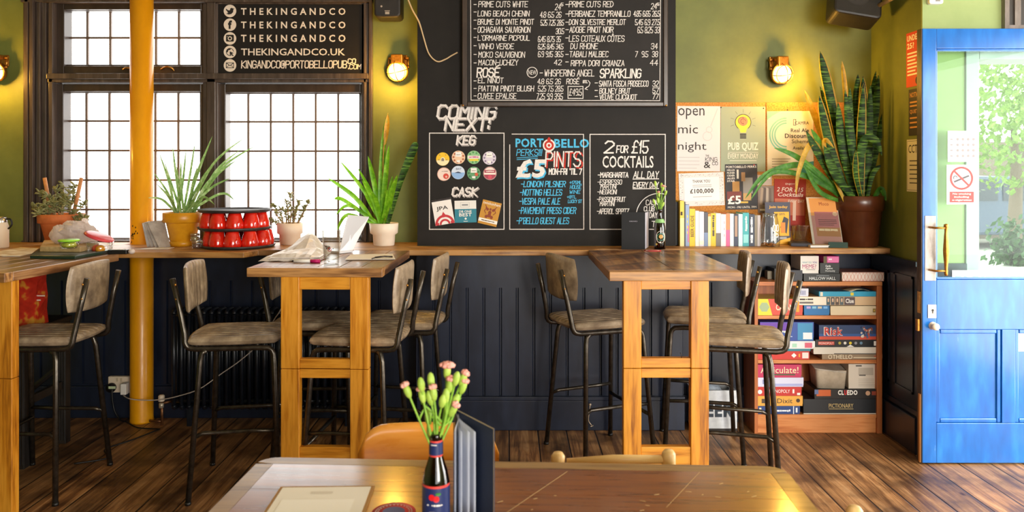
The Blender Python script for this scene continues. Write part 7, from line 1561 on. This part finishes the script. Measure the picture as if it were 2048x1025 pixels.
b = MB(noisy('black speaker cabinet b', [(.3, '#120f0d'), (.7, '#211b17')], (5, 5, 5), 3, 3, .5, bmp=.05)); f2 = Fr(P(1668, 22, Y), (.93, -.12, -.19), (.16, .25, .95)); b.slab(f2, rrect(0, 0, .255, .24, .03), -.16, 0); b.build('cabinet', t, .012)
b = MB(flat('#2a2522', .6)); b.disc(f2, .12, .13, .07, .0008, 24); b.build('grille', t)
b = MB(M_BLACK); b.tube([f2(.2, .12, -.16), f2(.24, .14, -.22), Vector((XR - .001, 4.52, 2.55))], .012, 8); b.build('bracket', t)
b = MB(noisy('brass pole', [(.3, '#8a6a3c'), (.7, '#c9a56a')], (9, 9, 9), 3, 3, .4, metal=.5)); b.tube([P(1738, 22, 4.3), P(1775, 2, 4.2), P(1800, -12, 4.1)], .012, 8); solo(b, 'curtain_rail', 'slanting pale rail at the top of the wall by the tilted speaker', 'rail')
b = MB(M_WHITE); f2 = Fr(P(1853, 10, YP - .001), (1, 0, 0), (0, 0, 1)); b.slab(f2, rrect(0, 0, PX(1880, YP) - PX(1853, YP), .07, .01), 0, .03); b.mat(flat('#8a8480', .5)); b.rect(f2, .03, .012, .055, .024, .0306); solo(b, 'alarm_box', 'small white alarm box high on the pale green wall', 'alarm')
# notices on the side wall
XN = XR - .0012
def notice(ya, yb_, zt_, zb__, label, paper_, drawfn):
    fr = Fr((XN, ya, zb__), (0, -1, 0), (0, 0, 1)); w, h = ya - yb_, zt_ - zb__
    b = MB(flat(paper_, .6)); b.slab(fr, [(0, 0), (w, 0), (w, h), (0, h)], 0, .0008); drawfn(b, fr, w, h)
    props(b.build('notice', None, loc=fr(w / 2, 0)), label, 'notice', 'notices on the side wall')
def yz(y, Y): return PZ(y, Y)
Yn = 4.19
def d1(b, f, w, h):
    b.mat(M_WHITE); b.type(f, 'UNDER', w * .06, h * .84, w * .92, h * .95, .03, .001); b.type(f, '25?', w * .06, h * .7, w * .55, h * .81, .03, .001)
    for k in range(7): b.rect(f, w * .08, h * (.6 - .065 * k), w * (.85 - .1 * (k % 3)), h * (.63 - .065 * k), .001)
    b.mat(flat('#3a1c1c', .6)); b.disc(f, w * .78, h * .1, w * .14, .001, 14)
notice(4.19, 4.045, yz(68, Yn), yz(176, Yn), 'red notice reading UNDER 25? high on the side wall by the door', '#d2402c', d1)
def d2(b, f, w, h):
    b.mat(flat('#c98a4a', .6)); b.type(f, 'NOTICE', w * .1, h * .82, w * .9, h * .93, .02, .001); b.type(f, 'QUIET', w * .1, h * .46, w * .75, h * .56, .02, .001)
    for k, v in enumerate((.7, .62, .36, .26, .16)): b.rect(f, w * .1, h * v, w * (.85 - .08 * (k % 2)), h * (v + .035), .001)
notice(4.165, 4.04, yz(180, 4.165), yz(272, 4.165), 'dark notice with amber words between the red and white notices', '#241a18', d2)
def d3(b, f, w, h):
    b.mat(flat('#3a3636', .7)); b.type(f, 'CCTV', w * .12, h * .74, w * .95, h * .9, .01, .001); b.frame(f, w * .04, h * .03, w * .96, h * .97, .002, .001)
    for k in range(6): b.rect(f, w * .2, h * (.58 - .085 * k), w * .85, h * (.6 - .085 * k), .001)
notice(4.185, 4.04, yz(280, 4.185), yz(383, 4.185), 'white notice reading CCTV beneath the dark notice', '#d8d0c0', d3)

# ---------------------------------------------------------------- the blue door
YD = 3.9; DX0, DX1 = PX(1845, YD), PX(1845, YD) + .92; DZ1 = PZ(57, YD); dth = .046
dr = bpy.data.objects.new('door_1', None); COL.objects.link(dr); dr.location = (DX0, YD, 0); dr['kind'] = 'structure'; dr['label'] = 'scuffed blue half glazed entrance door standing open'; TM[dr.name] = Matrix.Translation(dr.location)
z0 = .008; zg0, zg1 = PZ(560, YD), PZ(97, YD); xs = PX(1873, YD); xr_ = DX1 - (xs - DX0)
M_DOORE = noisy('worn dark door edge', [(.3, '#1c1410'), (.55, '#3a2a22'), (.8, '#8a6a52')], (20, 20, 2), 3, 5, .5)
b = MB(M_BLUE)
b.box(DX0, xs, YD, YD + dth, z0, DZ1); b.box(xr_, DX1, YD, YD + dth, z0, DZ1); b.box(xs, xr_, YD, YD + dth, zg1, DZ1)
zl = PZ(660, YD); zk = PZ(847, YD); xm0, xm1 = PX(2004, YD), PX(2031, YD)
b.box(xs, xr_, YD, YD + dth, zl, zg0); b.box(xs, xr_, YD, YD + dth, z0, zk); b.box(xm0, xm1, YD, YD + dth, zk, zl)
b.build('door_frame', dr, .003)
b = MB(M_DOORE); b.box(DX0 - .004, DX0 - .0002, YD + .003, YD + dth, z0, DZ1); b.build('edge_strip', dr)
for a0, a1 in ((xs, xm0), (xm1, xr_)):
    b = MB(M_BLUE); b.box(a0 + .0005, a1 - .0005, YD + .016, YD + .03, zk + .0005, zl - .0005); b.build('panel', dr)
    b = MB(M_BLUE); m_ = .022
    for k, (p0, p1, p2, p3) in enumerate(((a0, a0 + m_, zk, zl), (a1 - m_, a1, zk, zl), (a0 + m_, a1 - m_, zk, zk + m_), (a0 + m_, a1 - m_, zl - m_, zl))):
        i = [b.V(v) for v in ((p0, YD + .006, p2), (p1, YD + .006, p2), (p1, YD + .006, p3), (p0, YD + .006, p3))]
        b.box(p0 + .0006, p1 - .0006, YD + .006, YD + .0158, p2 + .0006, p3 - .0006)
    b.build('panel_moulding', dr, .007, 3)
b = MB(M_BLUE)
for p in ((xs, xs + .01, zg0, zg1), (xr_ - .01, xr_, zg0, zg1), (xs, xr_, zg0, zg0 + .012), (xs, xr_, zg1 - .012, zg1)): b.box(p[0], p[1], YD + .008, YD + .038, p[2], p[3])
b.build('glazing_bead', dr, .003)
b = MB(M_DOORGL); b.box(xs + .008, xr_ - .008, YD + .020, YD + .025, zg0 + .008, zg1 - .008); b.build('glass_pane', dr)
b = MB(noisy('worn metal plate', [(.3, '#77706a'), (.7, '#b3aaa2')], (8, 8, 3), 3, 5, .35, metal=.6)); b.pxbox(1850, 432, 1872, 562, YD - .003, YD); b.build('push_plate', dr, .001)
hx = PX(1891, YD - .045)
b = MB(M_BRASS); pa, pb = PZ(456, YD - .04), PZ(542, YD - .04)
b.tube([(PX(1858, YD), YD - .003, pa), (PX(1860, YD), YD - .05, pa), (hx + .008, YD - .05, pa)], .0055, 8); b.tube([(PX(1858, YD), YD - .003, pb), (PX(1860, YD), YD - .05, pb), (hx + .008, YD - .05, pb)], .0055, 8)
zm = (pa + pb) / 2; L = pa - pb
b.lathe([(0, -L * .62), (.006, -L * .61), (.009, -L * .56), (.007, -L * .5), (.008, -L * .4), (.0135, -L * .1), (.014, .0), (.012, L * .15), (.008, L * .4), (.007, L * .5), (.011, L * .53), (.011, L * .58), (0, L * .6)], (hx, YD - .05, zm), 18); b.build('pull_handle', dr)
b = MB(M_CREAM); b.pxbox(1856, 610, 1873, 637, YD - .004, YD); b.build('keyhole_plate', dr, .001)
b = MB(M_BLACK); u, v = PX(1864.5, YD), PZ(621, YD); fr = Fr((0, YD - .004, 0)); b.disc(fr, u, v, .0065, .0004, 12); b.rect(fr, u - .003, v - .016, u + .003, v, .0004); b.build('keyhole', dr)
b = MB(M_CREAM); b.lathe([(0, 0), (.02, 0), (.02, .004), (.012, .008), (.012, .018), (.018, .026), (.018, .034), (.01, .04), (0, .041)], P(1865, 652, YD), 20, Matrix.Rotation(PI / 2, 3, 'X')); b.build('knob', dr)
b = MB(M_BRASS); b.box(DX0 - .007, DX0 - .0045, YD + .01, YD + .036, PZ(628, YD), PZ(585, YD)); b.build('lock_forend', dr)
b = MB(M_BRASS); b.box(DX0 - .018, DX0 - .0045, YD + .012, YD + .034, PZ(664, YD), PZ(640, YD)); b.build('latch_bolt', dr, .002)
b = MB(flat('#c98a4a', .6)); b.box(DX0 - .009, DX0 - .0045, YD + .008, YD + .024, z0, PZ(790, YD)); b.build('edge_repair', dr)
fr = Fr((0, YD + .0195, 0))
def stick(x0, y0, x1, y1, name, label, col, fn, cat='sign', Y=YD, off=.0005):
    f = Fr((PX(x0, Y + .02), Y + .0195, PZ(y1, Y + .02)), (1, 0, 0), (0, 0, 1)); w, h = PX(x1, Y + .02) - PX(x0, Y + .02), PZ(y0, Y + .02) - PZ(y1, Y + .02)
    b = MB(flat(col, .5)); b.slab(f, [(0, 0), (w, 0), (w, h), (0, h)], .0002, .0012); fn(b, f, w, h); props(b.build(name, None, loc=f(w / 2, 0)), label, cat)
def s1(b, f, w, h):
    b.mat(flat('#8a8280', .4))
    for i in range(4):
        for j in range(4): b.disc(f, w * (.32 + .17 * i), h * (.19 + .18 * j), w * .045, .0018, 10)
    for i in range(4): b.rect(f, w * .08, h * (.17 + .18 * i), w * .16, h * (.21 + .18 * i), .0018)
    b.mat(flat('#b9b2b2', .4)); [b.disc(f, w * a, h * c, w * .025, .0018, 8) for a in (.05, .95) for c in (.05, .95)]
stick(1895, 262, 1957, 324, 'keypad_notice', 'white square card with a grid of grey dots on the door glass', '#f0ecec', s1)
def s2(b, f, w, h):
    b.mat(flat('#cf3a34', .5)); b.rect(f, w * .1, h * .05, w * .92, h * .32, .0018); u, v, r = w * .5, h * .66, w * .38
    b.mat(flat('#4a4648', .5)); b.line(f, [(u - r * .6, v - r * .3), (u + r * .6, v + r * .2)], r * .16, .0018); b.arc(f, u - r * .55, v + r * .05, r * .12, r * .2, 0, 4, .0018, 10)
    b.mat(flat('#cf3a34', .5)); b.arc(f, u, v, r * .86, r * 1.04, 0, 2 * PI, .0022); b.line(f, [(u - r * .65, v + r * .65), (u + r * .65, v - r * .65)], r * .17, .0022)
    b.mat(M_WHITE); b.type(f, 'No smoking', w * .2, h * .23, w * .82, h * .29, .02, .0024); b.type(f, 'including', w * .25, h * .155, w * .75, h * .21, .02, .0024); b.type(f, 'e-cigarettes', w * .18, h * .075, w * .84, h * .13, .02, .0024)
stick(1893, 330, 1952, 409, 'no_smoking_sign', 'white and red no smoking sticker on the door glass', '#f1edec', s2)
stick(1904, 541, 1962, 561, 'window_sticker', 'small blue and white sticker low on the door glass', '#eef3f6', lambda b, f, w, h: (b.mat(flat('#9cc8e6', .5)), b.rect(f, w * .1, h * .1, w * .9, h * .5, .0018), b.mat(M_WHITE), b.type(f, '~~~~~~~~', w * .3, h * .2, w * .7, h * .4, .01, .0022), b.mat(flat('#9cc8e6', .5)), b.disc(f, w * .5, h * .75, h * .12, .0018, 10)))
f = Fr((PX(2033, YD), YD + .0155, PZ(705, YD)), (1, 0, 0), (0, 0, 1)); b = MB(flat('#eceaf0', .6)); b.slab(f, [(0, 0), (.09, 0), (.09, .095), (0, .095)], 0, .0012); solo(b, 'paper_label', 'white paper stuck on the blue door panel', 'label')
# overlight frame and doorway beyond
b = MB(noisy('grey weathered frame', [(.3, '#6b5f56'), (.7, '#948880')], (8, 8, 2), 3, 5, .5)); b.pxbox(2010, -40, 2019, 59, YP - .03, YP - .001); b.pxbox(2019, 50, 2100, 59, YP - .03, YP - .001); b.pxbox(2030, -40, 2042, 50, YP - .022, YP - .001); b.mat(flat('#3a342f', .5)); b.pxbox(2019, -40, 2030, 50, YP - .012, YP - .001); b.pxbox(2042, -40, 2100, 50, YP - .012, YP - .001)
struct(b, 'trim_4', 'grey wooden fanlight frame above the doorway')
M_WHT = noisy('white door frame paint', [(.3, '#a9b0a8'), (.7, '#bcc2ba')], (4, 4, 1), 3, 3, .5)
b = MB(M_WHT); b.box(2.371, 2.44, YP - .01, YP + .2, 0, 2.129); b.box(2.44, 5.0, YP - .01, YP + .2, 2.06, 2.129)
b.box(2.44, 2.49, YP + .21, YP + .25, 0, 2.1); b.box(2.52, 2.58, YP + .85, YP + .92, 0, 2.1); b.box(2.44, 2.62, YP + .92, YP + .97, 0, .2)
struct(b, 'trim_5', 'white painted doorway frame beyond the door glass', bev=.004)
b = MB(noisy('sage porch paint', [(.3, '#5f7258'), (.7, '#6f8266')], (2, 2, 2), 2, 4, .6)); b.box(2.40, 2.44, YP + .21, YP + .9, 0, 2.4); struct(b, 'wall_porch', 'sage porch wall beyond the door')

# ---------------------------------------------------------------- the street outside
b = MB(noisy('pale paving', [(.3, '#a5a29c'), (.7, '#bbb7b0')], (1, 1, 1), 3, 4, .8)); b.box(2.3, 24, YP + .2, 30, -.08, -.03); b.box(3.401, 24, -6, YP + .2, -.08, -.03); struct(b, 'ground', 'pale sunlit pavement outside')
def tree(x, y, h, r, lab, seed):
    rnd = random.Random(seed); t = thing('street_tree', lab, 'tree', (x, y, -.03), 0, 'trees across the street')
    b = MB(flat('#6a5a48', .8)); b.tube([(x, y, -.03), (x + .05, y, h * .5), (x, y, h * .8)], [.12, .09, .04], 8); b.build('trunk', t)
    b = MB(leaf_mats('street leaf %d' % seed, '#4a6c22', '#7a9a3c', '#afc46c'))
    for k in range(2600):
        d = Vector((rnd.gauss(0, 1), rnd.gauss(0, 1), rnd.gauss(0, 1))).normalized() * r * rnd.random() ** .4; p = Vector((x, y, h)) + Vector((d.x, d.y, d.z * 1.1))
        a = Vector((rnd.uniform(-1, 1), rnd.uniform(-1, 1), rnd.uniform(-1, 1))).normalized(); c = a.orthogonal().normalized(); s = rnd.uniform(.05, .10); e = a.cross(c)
        b.Fc([b.V(p - c * s), b.V(p + e * s * .5), b.V(p + c * s), b.V(p - e * s * .5)])
    b.build('foliage', t)
tree(8.2, 12.6, 2.7, 1.5, 'leafy tree across the street seen through the upper door glass', 1); tree(12.2, 16.2, 2.9, 1.5, 'second leafy tree farther along the street through the door glass', 2)
b = MB(noisy('pale brick', [(.3, '#7a6a5c'), (.7, '#8f8072')], (3, 3, 3), 3, 3, .8)); b.box(6, 18, 17, 17.5, -.03, 2.1); solo(b, 'garden_wall', 'pale wall across the street below the trees', 'wall')
t = thing('parked_car', 'dark parked car across the street through the door glass', 'car', (9.4, 15.4, -.03))
b = MB(flat('#46546c', .25)); 
for p in (((7.4, .25), (11.4, .25), (11.4, .75), (10.9, .85), (10.2, 1.35), (8.6, 1.38), (7.9, .9), (7.4, .8)),):
    i0 = [b.V((x, 14.6, z)) for x, z in p]; i1 = [b.V((x, 16.2, z)) for x, z in p]; n = len(p); b.Fc(i0); b.Fc(i1[::-1])
    for k in range(n): b.Fc([i0[(k + 1) % n], i0[k], i1[k], i1[(k + 1) % n]])
b.build('body', t, .06)
fr = Fr((0, 14.59, 0)); b = MB(flat('#1f2a38', .1)); b.poly(fr, [(8.15, .9), (9.2, .9), (9.2, 1.3), (8.7, 1.3)], .01); b.poly(fr, [(9.3, .9), (10.5, .9), (10.1, 1.27), (9.3, 1.3)], .01); b.build('car_window', t)
for x in (8.1, 10.7): b = MB(M_BLACK); b.lathe([(0, 0), (.3, 0), (.32, .03), (.32, .17), (.3, .2), (0, .2)], (x, 14.58, .29), 20, Matrix.Rotation(-PI / 2, 3, 'X')); b.build('wheel', t)
for k, (x, y, lab) in enumerate(((5.6, 8.6, 'bushy plant in a white planter on the pavement outside'), (5.0, 9.4, 'smaller bushy plant in a white planter farther out on the pavement'))):
    t = thing('planter', lab, 'planter', (x, y, -.03)); b = MB(M_WHITE); b.box(x - .3, x + .3, y - .2, y + .2, -.03, .42); b.build('box', t, .01); b = MB(leaf_mats('planter leaf %d' % k, '#1c3a18', '#2f5a24', '#4a7a34')); rnd = random.Random(k)
    for q in range(420):
        d = Vector((rnd.gauss(0, .12), rnd.gauss(0, .09), abs(rnd.gauss(0, .22)) + .02)); p = Vector((x, y, .42)) + d; a = Vector((rnd.uniform(-1, 1), rnd.uniform(-1, 1), rnd.uniform(-1, 1))).normalized(); c = a.orthogonal().normalized(); e = a.cross(c); s = .05
        b.Fc([b.V(p - c * s), b.V(p + e * s * .5), b.V(p + c * s), b.V(p - e * s * .5)])
    b.build('foliage', t)
